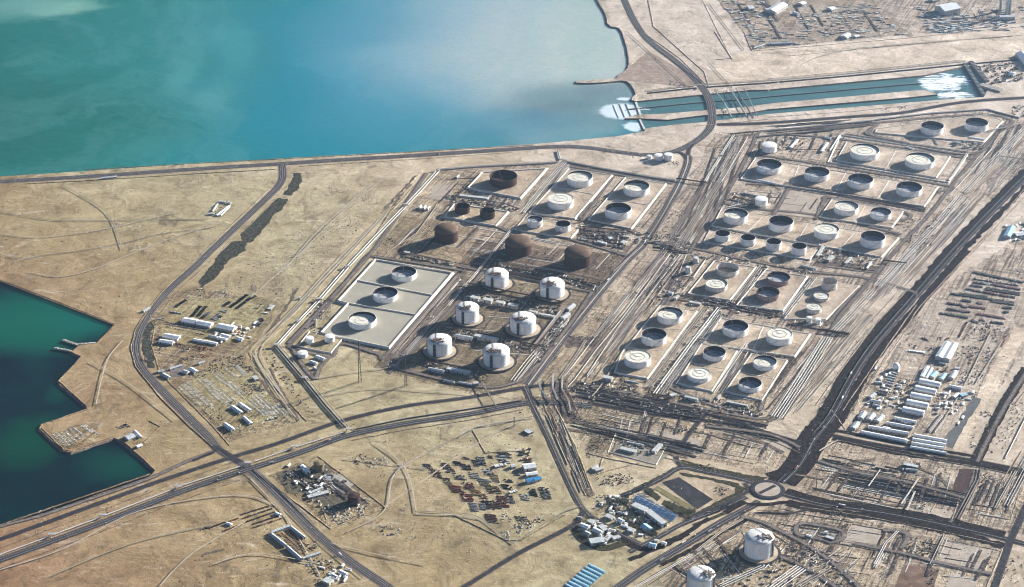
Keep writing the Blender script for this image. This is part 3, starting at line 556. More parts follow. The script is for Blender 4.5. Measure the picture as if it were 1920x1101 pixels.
# long southern highway with its service strips
RD3 = [(-120, 1096), (0, 1051), (183, 984), (335, 924), (455, 884), (560, 850), (650, 818), (760, 795), (880, 777), (983, 757), (1040, 756), (1110, 762)]
road(RD3, 20, ASPH, line=(-5, 5)); road([(1110, 757), (1180, 770), (1250, 781), (1311, 787), (1400, 803), (1500, 830)], 11, ASPH_D)
road([(-120, 1052), (0, 1012), (167, 951), (310, 899), (434, 858), (520, 832), (640, 790), (760, 762), (883, 745), (983, 727), (1040, 722)], 12, ASPH)
road([(-120, 1028), (0, 988), (74, 968), (155, 941), (279, 898), (350, 866), (402, 846)], 9, TRACK)
road([(401, 838), (404, 842), (400, 848), (360, 864)], 8, ASPH); road([(400, 836), (425, 850), (450, 868)], 9, ASPH)
road([(983, 726), (992, 745), (998, 760), (1027, 818), (1058, 887), (1076, 925), (1096, 958), (1127, 981), (1168, 1004), (1200, 1020)], 10, ASPH, line=True)
road([(1096, 958), (1078, 982), (1040, 1004), (969, 1040), (870, 1101), (800, 1140)], 11, ASPH)
road([(1072, 745), (1109, 742), (1178, 757), (1311, 780), (1322, 770)], 9, ASPH); road([(1040, 735), (1100, 728), (1130, 722)], 8, TRACK)
road([(1080, 716), (1178, 738), (1311, 765), (1420, 785), (1445, 780)], 8, TRACK)
# rail like strips beside the channels
road([(1345, 234), (1440, 231), (1600, 219), (1690, 212), (1815, 191), (1990, 180)], 17, ASPH)
road([(1420, 247), (1560, 238), (1640, 231), (1840, 215), (1900, 228)], 8, TRACK)
road([(1209, 172), (1307, 160), (1440, 151), (1600, 137), (1810, 115)], 7, TRACK_P)
road([(1900, 228), (1858, 262), (1800, 330), (1740, 405), (1684, 465), (1625, 535), (1570, 600), (1520, 690), (1470, 770), (1440, 790)], 9, TRACK)
road([(1420, 250), (1405, 285), (1370, 350), (1330, 410), (1300, 462), (1270, 520), (1240, 575), (1185, 660), (1150, 705)], 9, TRACK)
for pts in ([(1418, 290), (1560, 312), (1780, 350), (1755, 360)], [(1400, 345), (1500, 350), (1600, 372), (1735, 396)], [(1360, 382), (1420, 392), (1540, 405), (1690, 440)],
            [(1205, 452), (1300, 466), (1400, 488), (1520, 510), (1620, 521), (1720, 550)], [(1265, 560), (1370, 578), (1440, 590), (1600, 610)], [(1230, 715), (1330, 758), (1420, 778)],
            [(1545, 530), (1500, 610), (1450, 700), (1425, 770)], [(1425, 500), (1370, 590), (1300, 680), (1268, 735)], [(1285, 500), (1240, 590), (1180, 690)],
            [(1440, 250), (1580, 262), (1830, 300)], [(1110, 380), (1090, 410), (1160, 425), (1200, 440)], [(1060, 300), (1020, 365), (980, 420), (930, 480), (860, 565), (790, 640), (730, 700)],
            [(1065, 312), (1170, 330), (1262, 345)], [(965, 425), (1080, 452), (1175, 480)], [(838, 405), (930, 425), (960, 440)], [(860, 500), (960, 520), (1110, 548)],
            [(690, 480), (850, 505), (862, 512), (850, 525), (728, 662), (708, 664), (640, 645), (620, 670), (560, 655), (545, 645), (600, 590), (680, 490), (690, 480)],
            [(545, 648), (570, 690), (590, 712)], [(620, 668), (600, 690), (592, 712)], [(1110, 548), (1075, 600), (1005, 690), (960, 720), (890, 725), (738, 690)],
            [(1350, 480), (1320, 520), (1290, 555)], [(1610, 540), (1575, 580), (1550, 610)], [(800, 325), (700, 470), (620, 560), (540, 645)],
            [(1650, 230), (1632, 244), (1640, 256), (1820, 290), (1880, 235)], [(1530, 412), (1545, 378), (1560, 372), (1700, 400), (1690, 415)], [(1448, 408), (1480, 352)],
            [(1495, 985), (1515, 983), (1575, 995), (1580, 1010), (1560, 1018), (1540, 1012), (1500, 1005), (1492, 995), (1495, 985)],
            [(1600, 1020), (1700, 1040), (1760, 1056), (1860, 1078)], [(1655, 995), (1700, 1002), (1690, 1030)], [(1535, 865), (1600, 885), (1700, 905), (1810, 935)],
            [(1325, 800), (1440, 815), (1500, 840)], [(1420, 1030), (1500, 1060), (1580, 1110)], [(1390, 970), (1440, 985), (1540, 1040), (1620, 1110)]):
    road(pts, 9, TRACK)
for pts in ([(0, 478), (40, 487), (80, 480), (160, 470), (240, 455), (300, 440), (400, 428)], [(0, 398), (100, 414), (240, 414), (390, 412)]):
    road(pts, 3, M('wheel_ruts', (.22, .205, .16), 1, .2, .05))
for pts in ([(60, 512), (110, 520), (170, 508), (240, 480), (330, 445), (400, 425)], [(745, 880), (840, 830), (900, 800), (1000, 785)], [(0, 1070), (120, 1030), (260, 960), (440, 930), (520, 950)],
            [(780, 965), (860, 968), (900, 975)], [(600, 1080), (560, 1010), (530, 960), (500, 930), (470, 900)], [(720, 952), (790, 905), (900, 830), (980, 790)], [(1440, 172), (1560, 100), (1900, 68)]):
    road(pts, 3.5, TRACK_P)
road([(888, 803), (940, 795), (1000, 782)], 2.5, M('wheel_ruts', (.2, .18, .13))); road([(740, 882), (800, 850), (888, 806)], 3, M('wheel_ruts', (.2, .18, .13)))
road([(785, 960), (840, 963), (895, 970), (955, 1015), (970, 1015), (1050, 965), (1092, 950)], 3, M('wheel_ruts', (.2, .18, .13)))
for pts in ([(462, 888), (530, 948), (600, 1018), (680, 1085)], [(475, 880), (535, 930), (590, 985)], [(515, 655), (545, 648)], [(1330, 10), (1395, 95)], [(1330, 120), (1372, 165)], [(1230, 90), (1330, 165)], [(1175, 60), (1290, 165)]):
    road(pts, 3, TRACK)

for pts in ([(738, 388), (640, 480), (540, 590), (470, 655)], [(728, 400), (640, 495), (550, 590), (492, 650), (500, 690), (540, 760)], [(716, 408), (610, 520), (505, 635), (480, 668), (530, 745)], [(470, 660), (520, 740), (555, 785)], [(0, 440), (80, 446), (200, 430), (330, 400)], [(120, 350), (200, 400), (230, 470)], [(540, 500), (600, 430), (700, 345)], [(560, 480), (640, 400), (740, 320)], [(470, 560), (560, 480), (660, 400)], [(100, 1080), (250, 1020), (400, 985)], [(300, 1100), (360, 1040), (460, 980)],
            [(650, 1000), (720, 960), (740, 890), (800, 850)], [(700, 830), (760, 880), (780, 960)], [(640, 860), (720, 870), (800, 880)], [(620, 1020), (700, 1040), (800, 1060)], [(170, 680), (240, 720), (330, 790)], [(230, 640), (200, 680), (180, 760)], [(600, 745), (700, 730), (800, 735), (880, 740)], [(590, 712), (660, 700), (740, 690)],
            [(1430, 100), (1600, 92), (1800, 76)], [(1860, 620), (1800, 740), (1760, 800)], [(1880, 640), (1830, 720)], [(1500, 770), (1560, 700), (1640, 610)], [(1110, 745), (1130, 720), (1180, 640)], [(400, 1060), (480, 1040), (600, 1060)]):
    road(pts, 3, TRACK_P if pts[0][0] > 120 or pts[0][0] == 0 else M('faint_track', (.30, .27, .19), .95, .15), 'track')
def kerbs(q, nu, nv, seed):
    """kerbed plots and small service ducts inside a plant block"""
    r_ = random.Random(seed); L_ = lambda u, v: tuple((q[0][i] * (1 - u) + q[1][i] * u) * (1 - v) + (q[3][i] * (1 - u) + q[2][i] * u) * v for i in (0, 1))
    for k in range(nu + nv):
        f = r_.uniform(.04, .96); s_ = r_.uniform(0, .5); e = s_ + r_.uniform(.25, .5); a, b = (L_(f, s_), L_(f, e)) if k < nu else (L_(s_, f), L_(e, f))
        w_, h_ = r_.choice(((1.6, .8), (2.4, 1.3), (1.2, .6))); m = MB(); m.sweep(PP([a, b]), [(-w_ / 2, 0), (-w_ / 2, h_), (w_ / 2, h_), (w_ / 2, 0)]); m.build('kerb', r_.choice((CONC, DITCH, CONC, TRACK)), kind='structure')
    for k in range(nu // 2):
        f = r_.uniform(.05, .95); s_ = r_.uniform(0, .4); band('dark_strip', [L_(f, s_), L_(f, min(1, s_ + .5))], r_.uniform(4, 9), DITCH, seed + k, 2)
for k, (q, nu, nv) in enumerate((([(862, 530), (1110, 552), (1005, 710), (745, 690)], 16, 26), ([(770, 400), (1180, 475), (1120, 540), (700, 472)], 22, 16), ([(830, 330), (1030, 318), (950, 420), (760, 400)], 14, 10), ([(1370, 350), (1560, 370), (1530, 410), (1350, 390)], 12, 8), ([(1250, 460), (1340, 480), (1250, 590), (1150, 600)], 14, 10),
        ([(1240, 565), (1400, 590), (1270, 740), (1130, 710)], 18, 12), ([(1400, 590), (1590, 620), (1440, 790), (1290, 760)], 18, 14), ([(1420, 500), (1620, 525), (1560, 615), (1370, 590)], 16, 10), ([(1540, 450), (1700, 440), (1640, 520), (1500, 495)], 14, 10), ([(1400, 250), (1640, 232), (1600, 300), (1400, 290)], 14, 8),
        ([(1080, 740), (1320, 785), (1290, 850), (1080, 800)], 8, 20), ([(1330, 790), (1480, 830), (1450, 880), (1300, 850)], 8, 14), ([(1560, 850), (1800, 890), (1780, 980), (1500, 920)], 16, 22), ([(1480, 960), (1740, 1000), (1700, 1101), (1400, 1060)], 18, 22), ([(1740, 990), (1900, 1030), (1860, 1101), (1700, 1090)], 10, 10), ([(1830, 890), (1925, 900), (1900, 990), (1790, 970)], 12, 10),
        ([(1230, 1060), (1420, 960), (1500, 1101), (1300, 1101)], 14, 14), ([(1860, 240), (1925, 230), (1880, 330), (1800, 340)], 14, 4), ([(1336, 262), (1404, 258), (1345, 455), (1268, 452)], 16, 6), ([(1360, 0), (1640, -10), (1690, 64), (1410, 88)], 18, 22), ([(1720, 24), (1900, 10), (1920, 50), (1750, 64)], 10, 14), ([(520, 888), (595, 860), (700, 945), (620, 975)], 10, 8), ([(1120, 925), (1190, 930), (1250, 1000), (1140, 970)], 10, 8))):
    kerbs(q, nu, nv, 300 + k)
# ------------------------------------------------------------ low earth banks (cast the thin dark lines along every road and plot)
def bank(pts, h=2.2, wb=9, mat=SAND, sm=False, seed=0):
    q = PP(smooth(pts, 4) if sm else pts); q = wobble(q, 0.9, 18, seed, False); m = MB()
    m.sweep(q, [(-wb / 2, 0), (-wb * .12, h), (wb * .12, h), (wb / 2, 0)]); return m.build('earth_bank', mat, kind='structure')
BK = [[(0, 527), (215, 610), (182, 643)], [(110, 715), (163, 762)], [(76, 797), (163, 768)], [(78, 803), (119, 843), (134, 846), (212, 819)], [(230, 826), (289, 880)], [(0, 985), (155, 932), (281, 889)],
      [(0, 1028), (167, 966), (310, 912), (434, 868)], [(0, 1066), (183, 1000), (335, 940), (450, 900)], [(505, 355), (445, 412), (385, 470), (310, 540), (275, 584), (254, 618), (245, 652), (254, 688), (300, 745), (350, 795), (398, 838)],
      [(545, 340), (525, 365), (465, 425), (405, 480), (335, 545), (292, 600), (284, 650), (300, 700), (340, 740), (400, 800), (430, 836)], [(160, 318.5), (400, 305), (700, 289), (1000, 272)],
      [(50, 345), (200, 337), (350, 327), (515, 318)], [(560, 312), (760, 300), (960, 286)], [(645, 812), (560, 840), (480, 866)], [(660, 826), (760, 806), (880, 788), (980, 768)],
      [(1290, 870), (1180, 840), (1100, 815)], [(1330, 795), (1455, 830), (1500, 850)], [(1570, 826), (1700, 853), (1840, 878), (1920, 894)], [(1575, 806), (1700, 831), (1830, 854)],
      [(1540, 868), (1680, 894), (1780, 918)], [(1530, 880), (1650, 900), (1760, 928), (1800, 938)], [(1500, 950), (1620, 968), (1760, 995), (1870, 1020)], [(1480, 960), (1600, 980)],
      [(1405, 965), (1470, 955), (1500, 962)], [(1405, 970), (1480, 960)], [(1500, 978), (1480, 1005), (1510, 1030), (1560, 1055)], [(1665, 995), (1640, 1032), (1575, 1020), (1597, 983), (1665, 995)],
      [(1768, 1012), (1864, 1030), (1842, 1078), (1750, 1057), (1768, 1012)], [(1770, 1000), (1748, 1045)], [(1880, 1030), (1850, 1101)], [(1910, 930), (1895, 975), (1840, 965)],
      [(1765, 925), (1745, 960)], [(1800, 930), (1785, 975)], [(1840, 890), (1800, 975)], [(1895, 770), (1920, 735)], [(1600, 770), (1650, 690), (1735, 570), (1860, 435), (1920, 370)],
      [(1588, 785), (1640, 700), (1725, 575), (1850, 440), (1920, 355)], [(1580, 770), (1635, 690), (1718, 572)], [(1530, 760), (1580, 690), (1640, 610), (1700, 545)], [(1565, 690), (1600, 640), (1690, 540)],
      [(1020, 760), (1060, 850), (1098, 930)], [(1040, 760), (1080, 840), (1110, 920)], [(1000, 765), (1040, 860), (1078, 940)], [(1410, 96), (1700, 72), (1840, 57), (1920, 50)], [(1395, 60), (1410, 96)],
      [(1480, 105), (1700, 84), (1920, 66)], [(1440, 148), (1600, 134), (1800, 113)], [(1340, 60), (1372, 110), (1342, 112)], [(1317, 0), (1372, 112)], [(1205, 60), (1275, 110), (1325, 160)],
      [(1215, 0), (1225, 50), (1320, 135), (1328, 160)], [(1440, 220), (1600, 209), (1760, 192)], [(1300, 237), (1440, 224)], [(800, 325), (730, 400), (705, 440)], [(790, 322), (715, 400)],
      [(505, 905), (620, 992), (724, 953), (596, 856), (505, 893)], [(620, 985), (700, 950)], [(612, 975), (596, 930)], [(885, 805), (910, 850), (985, 845)], [(785, 962), (850, 966), (950, 1014), (975, 1014), (1060, 965)],
      [(1140, 850), (1160, 810), (1258, 830)], [(1100, 850), (1140, 860), (1230, 878)], [(1130, 860), (1120, 890)], [(1085, 900), (1150, 880), (1200, 868)], [(480, 690), (575, 790)], [(470, 675), (500, 640), (600, 540)],
      [(296, 700), (350, 678), (400, 662)], [(440, 780), (560, 760)], [(1425, 985), (1540, 1060)], [(1340, 1000), (1420, 985), (1395, 1010)], [(1460, 815), (1500, 845)], [(1240, 800), (1330, 815), (1410, 840)],
      [(600, 900), (640, 880)], [(280, 790), (300, 800), (270, 830)], [(300, 600), (450, 640)], [(1350, 700), (1290, 790)], [(1215, 560), (1240, 530), (1290, 480)], [(1545, 500), (1660, 515)], [(1560, 770), (1590, 812)]]
for k, q in enumerate(BK): bank(q, 1.1 + (k % 3) * .3, 6, SAND_R, seed=k)

# ------------------------------------------------------------ STORAGE TANKS
def tank_dims(cx, yt, yb, wpx):
    e = el(yb); s_ = math.sin(e)
    yc = yb - s_ * wpx / 2; m = mpp(cx, yc); D = wpx * m
    hpx = max(2, yb - yt - s_ * wpx); return P(cx, yc), D / 2, hpx * m / math.cos(e)
def open_tank(cx, yt, yb, wpx, fill, style, label, group, stair=True):
    """fill: height of the floating roof as a fraction of the shell"""
    c, r, h = tank_dims(cx, yt, yb, wpx)
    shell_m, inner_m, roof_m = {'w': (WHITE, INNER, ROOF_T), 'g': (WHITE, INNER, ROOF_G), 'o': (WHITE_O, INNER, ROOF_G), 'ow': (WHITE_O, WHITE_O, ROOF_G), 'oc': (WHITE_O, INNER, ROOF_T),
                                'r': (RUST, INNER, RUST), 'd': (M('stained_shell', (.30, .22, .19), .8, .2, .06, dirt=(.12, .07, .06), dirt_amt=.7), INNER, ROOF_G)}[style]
    t = thing('storage_tank', label, 'storage tank', (c.x, c.y, 0), group); z0 = 0.4
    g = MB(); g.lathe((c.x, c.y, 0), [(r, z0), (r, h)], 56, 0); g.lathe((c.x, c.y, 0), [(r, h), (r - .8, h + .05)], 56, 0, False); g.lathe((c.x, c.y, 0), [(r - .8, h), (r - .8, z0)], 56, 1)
    for k in range(1, 6): g.lathe((c.x, c.y, 0), [(r + .02, h * k / 6 - .12), (r + .12, h * k / 6), (r + .02, h * k / 6 + .12)], 56, 0, False)
    sh_ = g.build('shell', [shell_m, inner_m], t)
    g = MB(); g.lathe((c.x, c.y, 0), [(r, h - 1.3), (r + 1.4, h - 1.2), (r + 1.4, h - .9), (r, h - .8)], 56, 0, False); g.lathe((c.x, c.y, 0), [(r - .1, h), (r + .45, h + .02), (r + .45, h + .3), (r - .1, h + .3)], 56, 0, False)
    g.build('wind_girder', shell_m if style[0] != 'r' else RUST_D, sh_)
    zr = max(z0 + 1.2, h * fill)
    g = MB(); g.lathe((c.x, c.y, 0), [(.01, zr + .35), (r * .3, zr + .2), (r * .52, zr + .1)], 48, 0); g.lathe((c.x, c.y, 0), [(r * .52, zr + .1), (r * .52, zr + .75), (r * .56, zr + .75), (r * .56, zr + .1)], 48, 1, False)
    g.lathe((c.x, c.y, 0), [(r * .56, zr + .1), (r - 3.2, zr), (r - 3.2, zr + .8), (r - 2.6, zr + .8), (r - 2.6, zr), (r - .9, zr + .1)], 48, 0, False)
    fr_ = g.build('floating_roof', [roof_m, M('roof_seam', (.42, .36, .27), .8) if roof_m is ROOF_T else DSTEEL], t)
    a = rnd.uniform(1.6, 2.6); g = MB()
    p1 = (c.x + (r - 1) * math.cos(a), c.y + (r - 1) * math.sin(a), h); p2 = (c.x + r * .12 * math.cos(a + .6), c.y + r * .12 * math.sin(a + .6), zr + 1)
    for o in (-.7, .7): g.beam((p1[0] + o, p1[1], p1[2]), (p2[0] + o, p2[1], p2[2]), .35)
    g.beam((p2[0] - 3, p2[1], zr + .8), (p2[0] + r * .35, p2[1] - r * .1, zr + .8), .6, .5)
    g.build('rolling_ladder', STEEL, fr_)
    if stair and wpx > 20:
        g = MB(); a0 = rnd.uniform(-2.6, -1.2); n = 16; sw = (h * 1.55) / r
        vs = []
        for k in range(n + 1):
            aa = a0 + sw * k / n; z = .3 + (h - .3) * k / n
            for rr in (r + .15, r + 1.5): vs += [(c.x + rr * math.cos(aa), c.y + rr * math.sin(aa), z), (c.x + rr * math.cos(aa), c.y + rr * math.sin(aa), z + .5)]
        fs = []
        for k in range(n):
            b = 4 * k; fs += [(b, b + 2, b + 6, b + 4), (b + 1, b + 5, b + 7, b + 3), (b + 2, b + 3, b + 7, b + 6), (b, b + 4, b + 5, b + 1)]
        g.add(vs, fs); g.build('spiral_stair', STEEL if style[0] != 'r' else DSTEEL, sh_)
    g = MB(); g.lathe((c.x, c.y, 0), [(r - .5, .3), (r, .5), (r + 2.2, .45), (r + 3.0, .12)], 56, 0, False); g.build('foundation_ring', CONC if style[0] != 'r' else TRACK, t)
    a = rnd.uniform(-.9, .2); g = MB(); e1 = Vector((c.x + math.cos(a) * r, c.y + math.sin(a) * r, 1.5)); e2 = Vector((c.x + math.cos(a) * (r + 16), c.y + math.sin(a) * (r + 16), 1.5))
    g.tube(e1, e2, .6, 6); g.tube(e2, e2 + Vector((9, -14, 0)), .6, 6); g.build('inlet_pipe', PIPE_G, t)
    return t
def closed_tank(cx, yt, yb, wpx, label, group=None, cone=.12, mat=WHITE, taper=1.0):
    e = el(yb); s_ = math.sin(e); yc = yb - s_ * wpx / 2; m = mpp(cx, yc); r = wpx * m / 2; c = P(cx, yc); h = (yb - yt - s_ * wpx) * m / math.cos(e) * .95
    h = max(h, r * .7); t = thing('closed_tank', label, 'storage tank', (c.x, c.y, 0), group)
    g = MB(); g.lathe((c.x, c.y, 0), [(r, .3), (r * taper, h)], 36); g.build('shell', mat, t)
    g = MB(); g.lathe((c.x, c.y, 0), [(r * taper + .25, h - .3), (r * taper + .25, h + .15), (r * taper * .97, h + .35), (r * .5, h + r * cone * .7), (.01, h + r * cone)], 36); g.build('roof', mat, t)
    g = MB()
    for k in range(10):
        aa = k * .63 + .2; g.beam((c.x + (r * taper - .3) * math.cos(aa), c.y + (r * taper - .3) * math.sin(aa), h), (c.x + (r * taper - .3) * math.cos(aa), c.y + (r * taper - .3) * math.sin(aa), h + 1.4), .25)
    g.lathe((c.x, c.y, 0), [(r * taper - .35, h + 1.1), (r * taper - .2, h + 1.3)], 28, 0, False)
    g.build('railing', STEEL, t)
    g = MB(); n = 12; vs = []; a0 = -2.4
    for k in range(n + 1):
        aa = a0 + (h * 1.4 / r) * k / n; z = .3 + h * k / n
        for rr in (r + .1, r + 1.2): vs += [(c.x + rr * math.cos(aa), c.y + rr * math.sin(aa), z), (c.x + rr * math.cos(aa), c.y + rr * math.sin(aa), z + .45)]
    g.add(vs, [f for k in range(n) for f in ((4 * k, 4 * k + 2, 4 * k + 6, 4 * k + 4), (4 * k + 1, 4 * k + 5, 4 * k + 7, 4 * k + 3), (4 * k + 2, 4 * k + 3, 4 * k + 7, 4 * k + 6), (4 * k, 4 * k + 4, 4 * k + 5, 4 * k + 1))])
    g.build('spiral_stair', STEEL, t)
    return t
def dome_tank(cx, yt, yb, wpx, style, label, group, riser=True, sgn=-1):
    e = el(yb); s_ = math.sin(e); yc = yb - s_ * wpx / 2; m = mpp(cx, yc); r = wpx * m / 2; c = P(cx, yc)
    hd = r * (.24 if style == 'w' else .38); H_ = ((yb - yt) - s_ * wpx / 2) * m / math.cos(e)            # shell plus visible dome
    h = H_ - (.50 if style == 'w' else .60) * r; h = max(h, r * .8)
    sm, dm = (WHITE, M('dome_concrete', (.72, .70, .64), .7, .08, .05, dirt=(.55, .49, .40), dirt_amt=.6)) if style == 'w' else (RUST, RUST_D)
    t = thing('domed_tank', label, 'storage tank', (c.x, c.y, 0), group)
    g = MB(); g.lathe((c.x, c.y, 0), [(r, .3), (r, h)], 64)
    for k in (.33, .66): g.lathe((c.x, c.y, 0), [(r, h * k - .2), (r + .15, h * k), (r, h * k + .2)], 64, 0, False)
    g.build('shell', sm, t)
    g = MB(); pr = [(r + .7, h - 1.2), (r + .7, h), (r * .985, h + .4)] + [(r * .985 * math.cos(a), h + .4 + hd * math.sin(a) ** 0.9) for a in [k * math.pi / 20 for k in range(1, 10)]] + [(.01, h + .4 + hd)]
    g.lathe((c.x, c.y, 0), pr, 64); dm_ = g.build('dome', dm, t)
    def dz(x, y): q = min(1, math.hypot(x, y) / r); return h + .4 + hd * math.sqrt(max(0, 1 - q * q)) ** .9
    if riser:
        ra = -1.5 * math.pi / 2 + (.28 if sgn < 0 else 0); ra = math.radians(-112) if sgn < 0 else math.radians(-28)
        g = MB(); ux = (math.cos(ra), math.sin(ra)); uy = (-ux[1], ux[0])
        for o in (-3.2, -1.1, 1.1, 3.2):
            g.tube((c.x + ux[0] * (r + 2) + uy[0] * o, c.y + ux[1] * (r + 2) + uy[1] * o, .3), (c.x + ux[0] * (r + 2) + uy[0] * o, c.y + ux[1] * (r + 2) + uy[1] * o, h + 3), .75, 6)
        for k in range(9): g.box((c.x + ux[0] * (r + 2.6), c.y + ux[1] * (r + 2.6)), ux, uy, 3.6, 9.5, h * k / 9 + 2, h * k / 9 + 2.5)
        g.build('riser_pipes', DSTEEL if style == 'w' else RUST, t)
        g = MB(); rr = random.Random(int(cx))
        px, py = (-.22, -.50) if sgn < 0 else (.55, -.3)
        for k in range(60):
            x, y = r * px + rr.gauss(0, r * .27), r * py + rr.gauss(0, r * .15)
            if math.hypot(x, y) > r * .93: continue
            z = dz(x, y); g.rbox(c.x + x, c.y + y, rr.uniform(2, 7), rr.uniform(1.5, 4), z - 1, z + rr.uniform(.8, 3.5), rr.uniform(0, 3), rr.choice((0, 1, 1)))
        g.build('roof_platform', [STEEL, M('rusty_steel', (.20, .13, .09), .8, .3, .2)], dm_)
        g = MB()
        for k in range(8):
            a1, a2 = .3 + k * .14, .3 + (k + 1) * .14
            f = lambda q: (c.x + r * .9 * math.cos(1.9) * (1 - q) + r * px * q, c.y + r * .9 * math.sin(1.9) * (1 - q) + r * py * q)
            q1, q2 = k / 8, (k + 1) / 8; A, B = f(q1), f(q2)
            g.beam((A[0], A[1], dz(A[0] - c.x, A[1] - c.y) + 1), (B[0], B[1], dz(B[0] - c.x, B[1] - c.y) + 1), .8)
        g.build('roof_walkway', DSTEEL, dm_)
        g = MB(); la = math.radians(178)
        for k in range(12):
            g.box((c.x + math.cos(la) * (r + 1.6), c.y + math.sin(la) * (r + 1.6)), (1, 0), (0, 1), 3.0, 3.0, h * k / 12 + 1, h * k / 12 + 1.4)
        for o in (-1.3, 1.3):
            for q in (.3, 2.9): g.beam((c.x + math.cos(la) * (r + q), c.y + o, 0), (c.x + math.cos(la) * (r + q), c.y + o, h + 2), .3)
        g.build('stair_tower', DSTEEL, t)
        ring = MB(); RZ[0] += .02; ring.lathe((c.x, c.y, 0), [(.1, RZ[0]), (r * 1.36, RZ[0]), (r * 1.37, RZ[0] - .3)], 64, 0, False); ring.lathe((c.x, c.y, 0), [(r * 1.37, RZ[0] + .02), (r * 1.55, RZ[0] + .02)], 64, 1, False)
        ring.build('ring_road', [M('tan_gravel', (.40, .31, .22), .95, .15, .05), ASPH], kind='structure')
    g = MB(); g.lathe((c.x, c.y, 0), [(r, .3), (r + 1.6, 1.8), (r + 2.6, 1.2), (r + 2.8, .2)], 64, 0, False); g.build('foundation_ring', CONC if style == 'w' else TRACK, t)
    return t
